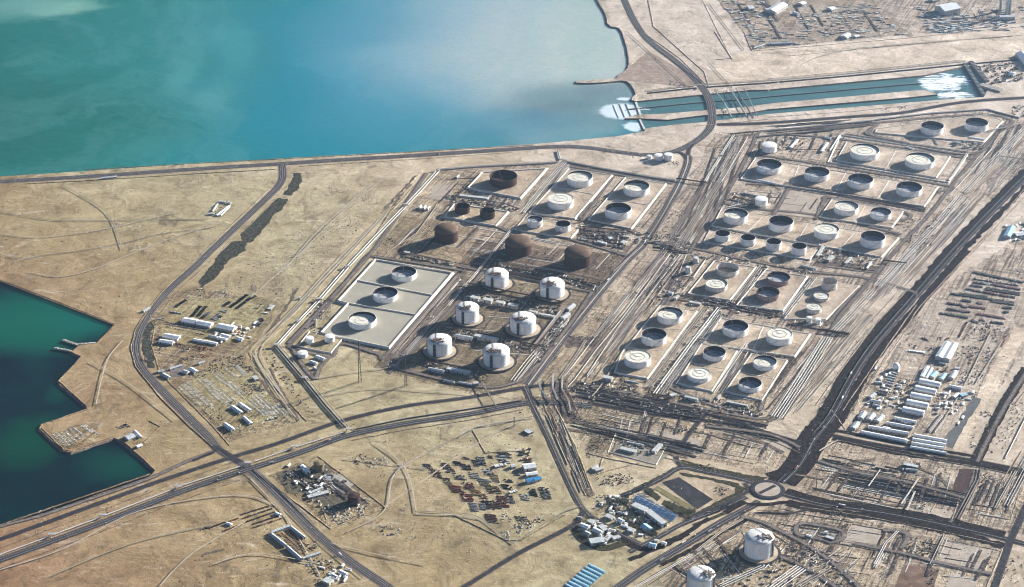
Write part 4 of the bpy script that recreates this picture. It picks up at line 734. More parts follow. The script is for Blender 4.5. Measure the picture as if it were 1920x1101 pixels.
for a in (
    (944, 318.4, 355, 51, .45, 'r', 'large rust-brown open-topped tank with the dark mouth, alone in the bund nearest the sea', None),
    (867, 380, 404.4, 28, .4, 'r', 'left one of two small rust-brown open tanks in a shared bund', None),
    (914, 389, 414, 28, .4, 'r', 'right one of two small rust-brown open tanks in a shared bund', None),
    (1087, 320, 354, 48, .80, 'w', 'white open tank with cream floating roof, nearest to the pipe bridge by the coast road', None),
    (1051, 361.5, 396.5, 49, .97, 'w', 'white tank whose cream floating roof is right at the rim, above two small tanks', None),
    (1193, 337.5, 371.5, 48.5, .62, 'w', 'white open tank with half sunk roof at the right corner near the coast road', None),
    (1158.5, 379.5, 415, 49, .42, 'g', 'white open tank with deep grey roof, front one of its bunded pair', None),
    (1002.7, 404.3, 430, 29.4, .75, 'g', 'left small white open tank with raised roof beside the brown domed tanks', None),
    (1055.5, 413, 438, 29, .2, 'g', 'right small white open tank with dark deep interior beside the brown domed tanks', None),
    (1441.5, 297.7, 330, 47, .42, 'g', 'first from left of the row of four white open tanks below the channel road', None),
    (1531, 312, 343.8, 47, .42, 'g', 'second from left of the row of four white open tanks below the channel road', None),
    (1612.5, 325, 357.9, 47.5, .42, 'g', 'third from left of the row of four white open tanks below the channel road', None),
    (1703.8, 339.8, 372.5, 48, .42, 'g', 'rightmost of the row of four white open tanks below the channel road', None),
    (1620.7, 269.4, 304.3, 53.8, .84, 'w', 'left of two big white tanks with cream roofs in the double-walled bund', None),
    (1724, 286, 320.8, 54.5, .78, 'w', 'right of two big white tanks with cream roofs in the double-walled bund', None),
    (1747, 227, 256.3, 42.5, .4, 'g', 'left of two white open tanks in the tapering bund beside the intake basin', None),
    (1830, 220.4, 250, 43, .4, 'g', 'right of two white open tanks in the tapering bund beside the intake basin', None),
    (1378.8, 390, 424.3, 45.3, .66, 'w', 'white open tank with cream roof above the row of four small dark-mouthed tanks', None),
    (1463.6, 403.7, 438.7, 45.8, .25, 'g', 'white open tank with very dark deep interior, second in the row of four middle-sized tanks', None),
    (1549, 418.4, 452.8, 46, .9, 'w', 'white tank with nearly full cream roof, third in the row of four middle-sized tanks', None),
    (1635.5, 432.5, 468.7, 46.3, .4, 'g', 'white open tank at the right end of the row of four middle-sized tanks', None),
    (1354.3, 431, 456.9, 28.3, .1, 'g', 'first from left of four small white open tanks with black interiors', None),
    (1402, 438.7, 464.6, 28.3, .1, 'g', 'second from left of four small white open tanks with black interiors', None),
    (1450, 446.2, 473.4, 28.3, .3, 'g', 'third from left of four small white open tanks with black interiors', None),
    (1497.6, 454.5, 482, 28.3, .1, 'g', 'rightmost of four small white open tanks with black interiors', None),
    (1585.9, 375.9, 407.3, 45.3, .78, 'w', 'white tank with cream roof beside the bare square plot', None),
    (1650.8, 388.4, 416.3, 38.2, .6, 'g', 'smaller white open tank to the right of the tank by the bare square plot', None),
    (1363.7, 492.4, 522.3, 42.3, .1, 'ow', 'weathered grey-white open tank without a visible roof, pale all the way down inside', None),
    (1342.7, 521.3, 551, 41.5, .86, 'oc', 'weathered tank with cream roof in front of the pale roofless one', None),
    (1459.3, 509, 539, 43, .45, 'd', 'stained brown open tank, rear one of its pair', None),
    (1439.3, 537, 568.3, 43, .35, 'd', 'stained dark brown open tank, front one of its pair', None),
    (1554.2, 520, 547.5, 29.8, .05, 'ow', 'tall narrow grey-white open tank, rear of a line of three', None),
    (1539.6, 547, 568, 29, .86, 'oc', 'small weathered tank with cream roof, middle of a line of three', None),
    (1525.5, 568, 591, 29.6, .93, 'oc', 'small weathered tank with cream roof, front of a line of three', None),
    (1378.5, 599, 635.8, 48, .4, 'g', 'left white open tank with deep grey roof in the two-tank bund above the front rows', None),
    (1460.8, 613.8, 651.2, 48, .95, 'w', 'right white tank with full cream roof in the two-tank bund above the front rows', None),
    (1256, 575.4, 611.8, 47.5, .72, 'w', 'rear of the line of three white tanks at the left edge of the right-hand farm', None),
    (1226, 614.8, 652, 47.5, .42, 'g', 'middle of the line of three white tanks at the left edge of the right-hand farm', None),
    (1195.3, 656, 694, 49, .95, 'w', 'front of the line of three white tanks, yellowish full roof, behind the white cube building', None),
    (1339, 648.5, 680.5, 43, .25, 'g', 'white open tank with dark blue-black interior behind the tank with a full cream lid', None),
    (1310.6, 689.4, 721, 43.6, .97, 'w', 'white tank with full cream lid and central ring near the front edge of the farm', None),
    (1433.6, 665.7, 698, 44.5, .6, 'w', 'white tank with partly sunk cream roof, rear of the pair by the front right corner', None),
    (1405.8, 706.3, 739.3, 43.8, .35, 'g', 'white open tank with deep roof, foremost tank of the right-hand farm', None),
    (757.6, 498.6, 531, 46.4, .42, 'g', 'rear of three white tanks in the big pale bund with dividing walls', None),
    (722.7, 537.4, 571, 47, .42, 'g', 'middle of three white tanks in the big pale bund with dividing walls', None),
    (679.5, 584, 621, 52, .62, 'w', 'front and largest of three white tanks in the big pale bund with dividing walls', None),
    (616, 889, 903, 23, .8, 'ow', 'low round settling tank with pale rim in the walled treatment plant', None),
): open_tank(*a)
dome_tank(836.7, 418, 459, 43.6, 'r', 'brown domed tank on the left, standing apart above the pale bund', None, False)
dome_tank(972, 440.5, 484, 50, 'r', 'brown domed tank in the middle of the three brown domes', None, False)
dome_tank(1083, 460, 505, 50, 'r', 'brown domed tank on the right, closest to the dual road', None, False)
for a in ((931.5, 503, 544, 43.3, 'rear left'), (1035, 521, 564, 46, 'rear right'), (876.8, 567, 610.3, 42.7, 'middle left'), (980.7, 586, 631, 48, 'middle right'), (824.4, 627.3, 672, 45.7, 'front left'), (931, 646, 693, 49, 'front right')):
    dome_tank(*a[:4], 'w', 'white domed gas tank, %s of the block of six' % a[4], None)
dome_tank(1422, 996, 1053, 54, 'w', 'white domed tank inside a ring road in the bottom right plant', None, True, 1)
dome_tank(1313, 1066, 1126, 52, 'w', 'white domed tank cut off by the bottom edge of the picture', None, True, 1)
for a in ((1235, 287, 302.5, 16.5, 'left one of two squat white water tanks beside the coast road junction'), (1253, 285.5, 303, 17, 'right one of two squat white water tanks beside the coast road junction'),
          (1442, 265, 288, 27.6, 'white closed tank with shallow dome standing alone above the row of four'), (1427, 366.7, 389, 23.6, 'white closed tank beside the rack of brown pipes'),
          (1517, 592, 606, 11, 'left one of two tiny white closed tanks at the end of a bund'), (1533, 595, 609, 11.4, 'right one of two tiny white closed tanks at the end of a bund'),
          (580.5, 629, 647, 15.8, 'left small white closed tank in the little corner bund'), (618.5, 625, 645, 19, 'right small white closed tank in the little corner bund'),
          (567.5, 656, 673, 19, 'white closed tank outside the corner bund near the bend of the pipeline'), (562, 556, 562, 5, 'tiny white drum beside the pipeline crossing'),
          (1199, 1000, 1006, 6, 'tiny pale drum by the roadside huts'), (675, 935, 948, 0.1, '')):
    if a[4]: closed_tank(*a)
closed_tank(598, 862, 886, 20, 'rust-brown closed tank at the top corner of the treatment plant', None, .25, M('ochre_rust', (.20, .15, .09), .85, .2, .1))
closed_tank(664, 921, 949, 24, 'dark brown closed tank in the lower pit of the treatment plant', None, .2, RUST)
closed_tank(1304, 479.5, 495, 13.5, 'rear one of two small flared white vessels at the farm corner', None, .05, WHITE_O, .75)
closed_tank(1290, 497.3, 514.3, 13, 'front one of two small flared white vessels at the farm corner', None, .05, WHITE_O, .75)
closed_tank(1217, 290, 299, 9, 'smallest white tank left of the two squat water tanks', None)

# ------------------------------------------------------------ BUNDS
def bund(corners, label, h=4.5, wb=13, wt=2.5, floor=FLOOR, face=BERM, closed=True, extra=()):
    q = PP(corners); cx = sum(p.x for p in q) / len(q); cy = sum(p.y for p in q) / len(q); t = thing('bund', label, 'bund wall', (cx, cy, 0))
    if sum(q[i].x * q[(i + 1) % len(q)].y - q[(i + 1) % len(q)].x * q[i].y for i in range(len(q))) < 0: q = q[::-1]
    if floor is not None:
        g = MB(); ZS[0] += .01; g.poly(q, ZS[0]); g.build('floor', floor, t)
    g = MB(); g.sweep(q, [(-wb * .42, 0), (-wt / 2, h * 1.1), (wt / 2, h * 1.1), (wb * .42, 0)], closed); g.build('embankment', face, t)
    for e in extra:
        g = MB(); g.sweep(PP(e), [(-wb * .34, 0), (-wt * .5, h), (wt * .5, h), (wb * .34, 0)]); g.build('dividing_wall', face, t)
    return t
bund([(704, 489), (848, 514), (729, 654), (643, 636), (602, 626), (653, 571), (634, 566)], 'large pale bund with three cells around three white tanks', 6.5, 15, 3, FLOOR_B, extra=([(671, 528), (812, 556)], [(655, 571), (778, 592)]))
bund([(581, 623), (643, 635), (620, 663), (558, 651)], 'small square bund around the two little closed tanks', 4, 10, 2)
bund([(904, 325), (1024, 318), (975, 373), (877, 354)], 'bund with bright lining around the big brown open tank', 5.5, 15, 3)
bund([(852, 384), (952, 399), (929, 425), (833, 408)], 'bund with bright lining around two small brown open tanks', 5, 13, 2.5)
bund([(1067, 318), (1147, 330), (1077, 411), (992, 400)], 'bund around the two cream-roofed tanks close to the coast', extra=([(1036, 352), (1112, 366)],))
bund([(1173, 334), (1248, 346), (1183, 430), (1103, 414)], 'bund around the pair of tanks at the bend of the dual road', extra=([(1140, 373), (1216, 386)],))
bund([(982, 412), (1090, 424), (1070, 448), (964, 432)], 'narrow bund around two small white open tanks', 4, 10, 2)
bund([(1417, 297), (1757, 353), (1732, 388), (1389, 337)], 'long bund around the row of four tanks below the channel road', 4, 11, 2.2, extra=([(1498, 311), (1483, 350)], [(1586, 325), (1566, 362)], [(1667, 339), (1645, 375)]))
bund([(1588, 267), (1781, 295), (1755, 334), (1568, 302)], 'inner bund around the two biggest cream-roofed tanks', 4, 10, 2, extra=([(1680, 283), (1660, 320)],))
bund([(1576, 254), (1814, 291), (1778, 343), (1552, 305)], 'outer bund ring around the two biggest cream-roofed tanks', 3, 8, 2, None)
bund([(1644, 243), (1800, 222), (1850, 217), (1880, 228), (1843, 268), (1641, 250)], 'tapering bund beside the intake basin', 4, 10, 2.2, extra=([(1769, 232), (1776, 262)],))
bund([(1560, 375), (1693, 398), (1671, 428), (1537, 408)], 'bund around two tanks beside the bare square plot', 4, 11, 2.2, extra=([(1622, 387), (1604, 420)],))
bund([(1354, 391), (1684, 448), (1652, 483), (1336, 425)], 'bund around the row of four middle-sized tanks', 4, 10, 2.2, extra=([(1431, 407), (1400, 438)], [(1515, 420), (1494, 455)], [(1602, 438), (1574, 470)]))
bund([(1331, 433), (1532, 470), (1518, 488), (1319, 455)], 'narrow bund around four small black-mouthed tanks', 3.5, 8, 2, extra=([(1383, 447), (1370, 463)], [(1432, 452), (1424, 472)], [(1480, 463), (1470, 480)]))
bund([(1339, 491), (1416, 503), (1368, 564), (1290, 552)], 'bund around the two weathered grey-white tanks', 4.5, 12, 2.4, FLOOR)
bund([(1435, 508), (1513, 520), (1467, 584), (1381, 574)], 'bund around the two stained brown tanks', 4.5, 12, 2.4, FLOOR)
bund([(1529, 525), (1610, 538), (1548, 600), (1471, 599)], 'bund around the line of three small weathered tanks', 3.5, 9, 2, FLOOR)
bund([(1352, 598), (1518, 628), (1489, 670), (1318, 646)], 'two-tank bund above the front rows of the farm', 4.5, 12, 2.4, FLOOR, extra=([(1431, 614), (1411, 660)],))
bund([(1238, 574), (1306, 585), (1213, 711), (1153, 700), (1165, 665)], 'long bund around the line of three tanks at the left edge', 4, 11, 2.2, FLOOR, extra=([(1200, 615), (1282, 620)], [(1178, 655), (1254, 660)]))
bund([(1316, 646), (1381, 660), (1334, 735), (1269, 720)], 'bund around the front pair with one full cream lid', 4, 11, 2.2, FLOOR, extra=([(1296, 682), (1362, 694)],))
bund([(1409, 665), (1475, 678), (1428, 752), (1360, 735)], 'bund around the pair of tanks at the front right corner', 4, 11, 2.2, FLOOR, extra=([(1385, 699), (1450, 712)],))
bund([(1287, 478), (1325, 484), (1300, 520), (1272, 516)], 'small bund around the two flared vessels', 2, 6, 1.5, None)
bund([(1155, 812), (1252, 832), (1230, 872), (1140, 848)], 'low fence bank around the small walled compound', 1.5, 4, 1, None)
bund([(1495, 592), (1545, 601), (1537, 612), (1489, 606)], 'low kerb around the two tiny closed tanks', 1.5, 5, 1.2, None)

# ------------------------------------------------------------ PIPELINES
def pipeline(pts, label, n=2, r=.9, gap=3.2, z=2.2, mat=PIPE, step=42, group=None, cat='pipeline'):
    q = PP(pts, 0); t = thing('pipeline', label, cat, (q[0].x, q[0].y, 0), group)
    for k in range(n):
        o = (k - (n - 1) / 2) * gap; g = MB()
        g.sweep(q, [(o + r * math.cos(a), z + r * math.sin(a)) for a in [-math.pi / 2 - j * math.pi / 3 for j in range(7)]]); g.build('pipe_run', mat, t)
    g = MB(); wd = min(4, (n - 1) * gap * .5 + r + .6); g.sweep(q, [(-wd / 2, 0), (-wd / 2 + .2, z - r * .8), (wd / 2 - .2, z - r * .8), (wd / 2, 0)])
    g.build('pipe_plinth', TRACK, t); return t
def loop(x, y, label, dx=1, w_=16, mat=PIPE_G):
    """pipe gantry standing across a pipeline"""
    c = P(x, y); t = thing('pipe_gantry', label, 'gantry', (c.x, c.y, 0)); g = MB()
    for s_ in (-1, 1):
        for o in (-1, 1): g.beam((c.x + s_ * w_ / 2, c.y + o * 5, 0), (c.x + s_ * w_ / 2, c.y + o * 5, 8), 1.0)
    g.build('post', STEEL, t); g = MB(); g.rbox(c.x, c.y, w_ + 3, 11, 8, 9.6); g.build('deck', mat, t); return t
PL = [
    ([(519, 650), (556, 609), (597, 566)], 'bright white pipeline from the bend up to the first gantry on the left edge', 2, 1.7, 6, PIPE),
    ([(600, 562), (651, 503), (700, 450), (760, 388)], 'bright double pipeline along the left edge past the pale bund', 2, 1.7, 7, PIPE),
    ([(762, 386), (792, 354), (822, 321)], 'bright double pipeline climbing to the corner near the coast road', 2, 1.7, 7, PIPE),
    ([(519, 650), (572, 712), (612, 762), (648, 802)], 'pale pipeline running down from the bend to the southern highway', 3, 1.5, 4.5, PIPE_G),
    ([(826, 319), (900, 313), (960, 310), (1042, 306)], 'pipeline behind the brown tank bund, parallel to the coast road', 2, 1.6, 5, PIPE),
    ([(1062, 304), (1130, 317), (1192, 328), (1266, 340)], 'pipeline behind the two cream-roofed tanks ending at the dual road', 2, 1.6, 5, PIPE),
    ([(1045, 284), (1050, 301)], 'short pipe link under the coast road', 2, 1.5, 5, PIPE),
    ([(-60, 1064), (0, 1042), (92, 1008)], 'white pipeline along the southern highway, farthest left stretch', 1, 1.9, 4, PIPE),
    ([(102, 1004), (183, 974), (190, 971)], 'white pipeline along the southern highway, second stretch from left', 1, 1.9, 4, PIPE),
    ([(198, 968), (330, 917)], 'white pipeline along the southern highway, third stretch from left', 1, 1.9, 4, PIPE),
    ([(340, 913), (455, 875)], 'white pipeline along the southern highway just left of the crossroads', 1, 1.9, 4, PIPE),
    ([(478, 867), (549, 842)], 'white pipeline along the southern highway just right of the crossroads', 1, 1.9, 4, PIPE),
    ([(556, 840), (648, 811)], 'white pipeline along the southern highway above the treatment plant', 1, 1.9, 4, PIPE),
    ([(665, 806), (760, 786), (880, 768), (978, 752)], 'grey pipeline along the southern highway below the gas tanks', 1, 1.4, 4, PIPE_G),
    ([(1322, 341), (1350, 296)], 'white pipeline left of the tank farm road, lower stretch', 2, 1.4, 4, PIPE),
    ([(1352, 292), (1376, 254)], 'white pipeline left of the tank farm road, upper stretch', 2, 1.4, 4, PIPE),
    ([(1353, 343), (1378, 300), (1402, 258)], 'thin white pipeline next to the tank farm road', 1, 1.2, 4, PIPE),
    ([(1336, 343), (1384, 262)], 'thin grey pipeline in the middle of the corridor', 2, .9, 4, PIPE_G),
    ([(1116, 660), (1165, 600), (1214, 536), (1256, 478)], 'thin white pipeline crossing the sand corridor beside the dual road', 1, 1.1, 4, PIPE),
    ([(1114, 634), (1160, 575), (1178, 552)], 'pair of thin grey pipes in the sand corridor beside the dual road', 2, .9, 4, PIPE_G),
    ([(1190, 536), (1248, 470)], 'pair of thin brown pipes above the sand corridor crossing', 3, .9, 4, PIPE_D),
    ([(1098, 640), (1085, 662), (1050, 712)], 'grey pipe run between dual road and sand corridor', 2, .9, 5, PIPE_T),
    ([(1116, 660), (1078, 712), (1062, 730)], 'white pipe run descending to the pipe bridges', 1, 1.1, 4, PIPE),
    ([(1100, 706), (1150, 630)], 'short white pipe in bare sand right of the corridor', 1, 1.0, 4, PIPE),
    ([(1268, 468), (1330, 372), (1385, 290)], 'long tan pipe bundle west of the four tank row', 4, .8, 3.6, PIPE_T),
    ([(1250, 462), (1304, 376), (1322, 345)], 'long brown pipe bundle beside the upper dual road', 4, .8, 3.6, PIPE_D),
    ([(1223, 447), (1262, 380), (1300, 345)], 'brown pipe bundle hugging the dual road bend', 3, .8, 3.6, PIPE_D),
    ([(1456, 784), (1503, 712), (1552, 634)], 'bundle of white pipes along the right side of the front farm', 5, 1.0, 4.2, PIPE),
    ([(1564, 624), (1606, 580), (1636, 547)], 'bundle of white pipes right of the weathered tanks', 4, 1.0, 4.2, PIPE),
    ([(1645, 538), (1700, 478), (1758, 420), (1800, 370)], 'bundle of pale pipes right of the middle-sized tanks', 4, .9, 4.2, PIPE),
    ([(1806, 362), (1880, 285), (1925, 240)], 'bundle of pale pipes beyond the row of four at the far right', 4, .9, 4.2, PIPE),
    ([(1470, 786), (1530, 700), (1575, 634)], 'thin lone pipe on the sand right of the white bundle', 1, .8, 4, PIPE_T),
    ([(1445, 780), (1492, 712), (1540, 640)], 'thin grey pipes on the left flank of the white bundle', 2, .8, 4, PIPE_G),
    ([(1585, 625), (1660, 545), (1740, 460)], 'lone thin pipe on the sand right of the pale bundle', 1, .8, 4, PIPE_T),
    ([(1780, 368), (1860, 280)], 'white pipe beside the long bund at far right', 1, 1.3, 4, PIPE),
    ([(1580, 545), (1535, 607)], 'grey pipe pair along the bund of three small tanks', 2, .8, 4, PIPE_G),
    ([(1227, 740), (1256, 700), (1300, 640), (1348, 578)], 'fat pale pipe in the corridor between the two front farm columns', 2, 1.6, 6, PIPE),
    ([(1214, 728), (1244, 688), (1290, 622), (1322, 580)], 'tan pipe bundle in the corridor between the two front farm columns', 4, .9, 3.6, PIPE_T),
    ([(1240, 742), (1284, 680), (1350, 590)], 'grey pipe bundle in the corridor between the two front farm columns', 3, .9, 3.6, PIPE_G),
    ([(1336, 738), (1384, 668), (1400, 645)], 'pale pipe pair between the two front bunds', 2, 1.2, 5, PIPE),
    ([(1350, 742), (1396, 672)], 'brown pipe bundle between the two front bunds', 3, .8, 3.6, PIPE_D),
    ([(1372, 568), (1424, 500)], 'pale pipe pair between weathered and stained tanks', 3, .9, 4, PIPE_T),
    ([(1385, 572), (1398, 556), (1434, 510)], 'brown pipe pair beside the stained tank bund', 2, .9, 4, PIPE_D),
    ([(1472, 592), (1484, 576), (1524, 526)], 'pale pipe bundle between stained tanks and the line of three', 3, .9, 4, PIPE),
    ([(1300, 560), (1370, 572), (1462, 592)], 'brown pipe bundle below the weathered tank bunds', 4, .8, 3.6, PIPE_D),
    ([(1265, 553), (1330, 563)], 'short pale pipe row below the grey-white tank', 3, .9, 3.6, PIPE_T),
    ([(1480, 608), (1560, 622), (1590, 628)], 'brown pipe bundle crossing to the white bundle', 4, .8, 3.6, PIPE_D),
    ([(1104, 420), (1145, 375), (1170, 340)], 'grey pipe bundle between the two coastal tank bunds', 3, .9, 4, PIPE_G),
    ([(1088, 418), (1152, 332)], 'brown pipe pair between the two coastal tank bunds', 2, .9, 4, PIPE_D),
    ([(980, 400), (1020, 350), (1058, 306)], 'pale pipe bundle beside the inner plant road', 3, .9, 4, PIPE),
    ([(960, 430), (900, 505), (840, 575)], 'white pipe line beside the inner plant road south of the brown domes', 2, 1.0, 4, PIPE),
    ([(830, 585), (770, 655), (740, 690)], 'white pipe line between the pale bund and the gas tanks', 2, 1.0, 4, PIPE_G),
    ([(720, 690), (770, 640), (850, 545)], 'dark pipe bundle between the pale bund and the gas tanks', 4, .9, 3.8, PIPE_D),
    ([(856, 520), (790, 600), (735, 665)], 'tan pipe line on the strip right of the pale bund', 2, .9, 4, PIPE_T),
    ([(963, 716), (992, 678), (1008, 660)], 'pair of white pipes beside the front right gas tank', 3, 1.0, 5, PIPE),
    ([(820, 385), (780, 440), (725, 475)], 'thin pale pipe round the left brown dome plot', 1, .9, 4, PIPE_T),
    ([(1420, 297), (1560, 321), (1700, 343)], 'grey pipe along the top of the four tank bund', 2, .9, 4, PIPE_G),
    ([(1470, 345), (1600, 368), (1735, 394)], 'dark pipe rack below the row of four tanks', 4, 1.1, 4, PIPE_D),
    ([(1640, 226), (1740, 214), (1850, 206), (1912, 222)], 'pale pipeline above the tapering bund', 2, 1.3, 4, PIPE),
    ([(1440, 246), (1540, 237), (1636, 227)], 'pale pipeline parallel to the channel road', 2, 1.2, 4, PIPE),
    ([(1418, 258), (1500, 250), (1630, 236)], 'tan pipeline below the channel road', 2, .9, 4, PIPE_T),
    ([(1586, 252), (1700, 270), (1812, 286)], 'pale pipeline along the top of the outer bund ring', 3, 1.0, 4, PIPE),
    ([(1814, 289), (1800, 310), (1780, 340)], 'pale pipeline down the right end of the outer bund ring', 2, 1.2, 4, PIPE),
    ([(1074, 728), (1180, 750), (1300, 772)], 'brown pipe bundle parallel to the front farm road, left part', 4, .8, 3.4, PIPE_D),
    ([(1325, 776), (1400, 790), (1440, 798)], 'brown pipe bundle parallel to the front farm road, right part', 4, .8, 3.4, PIPE_D),
    ([(1120, 735), (1250, 760), (1310, 774)], 'tan pipe pair parallel to the front farm road', 2, .9, 4, PIPE_T),
    ([(1110, 748), (1200, 765), (1300, 783)], 'dark pipe trench line above the diverging highway', 2, .9, 5, PIPE_D),
    ([(1275, 742), (1330, 752)], 'short white pipe row in front of the full-lid tank', 2, .9, 4, PIPE),
    ([(1795, 975), (1835, 900), (1838, 880)], 'tall dark pipe rack beside the brown pond', 3, 1.0, 4, PIPE_D),
    ([(1640, 1060), (1661, 1020), (1683, 998)], 'pale pipe pair among the bottom right pads', 2, .9, 4, PIPE),
    ([(1639, 1066), (1655, 1040)], 'short white pipe pair beside the gravel loop', 2, .8, 4, PIPE),
    ([(1743, 1060), (1770, 1004)], 'pale pipe between two bottom right pads', 1, 1.0, 4, PIPE_G),
    ([(1888, 950), (1925, 880)], 'white pipe rack at the far right edge', 3, 1.0, 4, PIPE_G),
    ([(1866, 955), (1905, 885)], 'tan pipe pair at the far right edge', 2, .9, 4, PIPE_T),
    ([(1885, 860), (1925, 780)], 'thin white pipe at the right edge beside the sandy plot', 1, 1.2, 4, PIPE),
    ([(1305, 1035), (1350, 1000), (1392, 975)], 'pale flat pipe rack beside the bottom highway, upper part', 2, 1.3, 4, PIPE_T),
    ([(1180, 1110), (1240, 1075), (1298, 1042)], 'pale flat pipe rack beside the bottom highway, lower part', 2, 1.3, 4, PIPE),
    ([(1350, 1101), (1430, 1065), (1465, 1030)], 'cream pipe rack in front of the ringed dome tank', 3, 1.4, 4, PIPE),
    ([(1440, 1110), (1502, 1066)], 'thick pale pipe rack at the bottom edge', 5, 1.5, 4, PIPE),
    ([(1480, 1110), (1555, 1068)], 'tan pipe rack at the bottom edge right of the thick one', 3, 1.1, 4, PIPE_T),
    ([(1420, 962), (1480, 964), (1520, 955)], 'dark pipe run just under the roundabout', 3, .8, 4, PIPE_D),
]
for p in PL: pipeline(p[0], p[1], p[2], p[3] * (.8 if p[3] < 1.6 else .9), p[4] * (1.9 if p[2] > 2 else 1.35), 3.4, p[5])
def racks(pts, label, h=9, wd=7, mat=PIPE_D):
    """raised pipe rack: deck of pipes on tall bents"""
    q = PP(pts); t = thing('pipe_rack', label, 'pipe rack', (q[0].x, q[0].y, 0)); g = MB()
    for k in range(5):
        o = (k - 2) * wd / 5; g.sweep(q, [(o - .55, h), (o, h + .6), (o + .55, h), (o, h - .6), (o - .55, h)], mi=0)
    g.build('pipe_run', mat, t); g = MB()
    for i in range(len(q) - 1):
        d = q[i + 1] - q[i]; u = d.normalized(); v = Vector((-u.y, u.x, 0)); k = max(1, int(d.length / 16))
        for j in range(k + 1):
            p = q[i] + d * (j / k)
            for s_ in (-1, 1): b_ = p + v * s_ * wd / 2; g.beam((b_.x, b_.y, 0), (b_.x, b_.y, h), .7)
            a_ = p - v * wd / 2; b_ = p + v * wd / 2; g.beam((a_.x, a_.y, h - 1), (b_.x, b_.y, h - 1), .6)
    g.build('support_frame', DSTEEL, t)
for a in (([(1010, 722), (1014, 737), (1029, 757)], 'first grey pipe bridge from left over the highway junction', 11, 6, PIPE_G), ([(1037, 708), (1036, 732), (1045, 756)], 'second grey pipe bridge over the highway junction', 12, 6, PIPE_G),
          ([(1055, 710), (1053, 733), (1066, 757), (1070, 776)], 'third brown pipe bridge over the highway junction', 10, 5, PIPE_T), ([(1064, 708), (1062, 735), (1075, 760), (1082, 778)], 'fourth brown pipe bridge over the highway junction', 9, 5, PIPE_D),
          ([(903, 722), (917, 745), (930, 767)], 'pale overhead pipe bridge from the gas tanks across the highway', 11, 4, PIPE_T),
          ([(878, 535), (960, 552), (1050, 569)], 'dark pipe rack between rear and middle gas tanks', 9, 8, PIPE_D), ([(860, 540), (1050, 577)], 'second dark pipe rack behind the four yellow sheds', 7, 8, PIPE_D),
          ([(848, 618), (965, 643), (1020, 655)], 'dark pipe rack between middle and front gas tanks', 9, 8, PIPE_D), ([(795, 680), (900, 700), (915, 712)], 'dark pipe rack in front of the front gas tanks', 9, 8, PIPE_D),
          ([(935, 497), (1040, 512), (1130, 532)], 'long pipe rack between brown domes and gas tanks', 10, 9, PIPE_T), ([(905, 505), (925, 508), (1030, 530)], 'dark pipe rack below the brown domes', 8, 7, PIPE_D),
          ([(760, 478), (845, 494)], 'pipe rack at the foot of the left brown dome plot', 7, 8, PIPE_T), ([(846, 370), (945, 385), (970, 394)], 'pipe rack between the brown tank bunds', 8, 7, PIPE_G),
          ([(1085, 428), (1170, 436)], 'pipe rack below the coastal tank bunds', 8, 8, PIPE_D), ([(1048, 410), (1100, 420)], 'short pipe rack above the small white tanks', 6, 6, PIPE_D),
          ([(1480, 350), (1560, 363)], 'raised dark rack behind the bare square plot', 8, 6, PIPE_D), ([(1370, 255), (1420, 250)], 'dark pipe crossing at the top of the corridor', 8, 10, PIPE_D),
          ([(1268, 338), (1325, 346)], 'dark pipe bridge beside the dual road bend', 8, 10, PIPE_D), ([(1375, 372), (1424, 384)], 'rack of brown pipes beside the lone closed tank', 7, 14, PIPE_D),
          ([(1540, 622), (1592, 630)], 'dark pipe crossing over the white pipe bundle', 8, 10, PIPE_D), ([(1655, 492), (1700, 497)], 'dark pipe crossing right of the middle-sized tanks', 8, 9, PIPE_D),
          ([(1310, 640), (1345, 646)], 'green-grey pipe crossing in the front corridor', 8, 7, PIPE_G), ([(1215, 742), (1262, 750)], 'brown pipe manifold at the foot of the front corridor', 7, 18, PIPE_D),
          ([(1850, 250), (1912, 236)], 'pipe crossing at the right end of the tapering bund', 8, 9, PIPE_G), ([(1870, 296), (1918, 302)], 'pipe crossing beyond the outer bund ring', 8, 9, PIPE_G),
          ([(1150, 512), (1195, 470)], 'low dark rack along the dual road', 5, 5, PIPE_D), ([(1002, 650), (1040, 605), (1060, 580)], 'dark pipe rack along the left side of the dual road', 7, 8, PIPE_D),
          ([(1005, 645), (1052, 585)], 'pale pipe rack inside the gas plant by the dual road', 6, 6, PIPE_G), ([(1690, 905), (1715, 925), (1700, 960)], 'pipe rack through the sandy plots right of the roundabout', 6, 5, PIPE_T),
          ([(1628, 915), (1650, 884)], 'thin pale raised pipe near the roundabout', 6, 3, PIPE_T), ([(1536, 848), (1562, 832), (1572, 828)], 'low rack near the highway bend', 5, 4, PIPE_T),
          ([(1690, 948), (1722, 900)], 'second raised pipe through the sandy plots', 6, 4, PIPE_T), ([(1340, 172), (1358, 196), (1372, 223)], 'first trestle from left crossing the channels', 7, 4, PIPE), 
          ([(1369, 170), (1386, 196), (1400, 220)], 'second trestle from left crossing the channels', 7, 4, PIPE), ([(1380, 168), (1396, 196), (1412, 222)], 'third trestle from left crossing the channels', 7, 3, PIPE_G),
          ([(1395, 168), (1408, 196), (1420, 220)], 'rightmost trestle crossing the channels', 7, 3, PIPE_G)):
    racks(a[0], a[1], a[2], a[3], a[4])
for k, (x, y) in enumerate(((1357, 174), (1370, 177), (1383, 184), (1390, 190), (1395, 199), (1378, 205), (1398, 209), (1400, 214))): pass
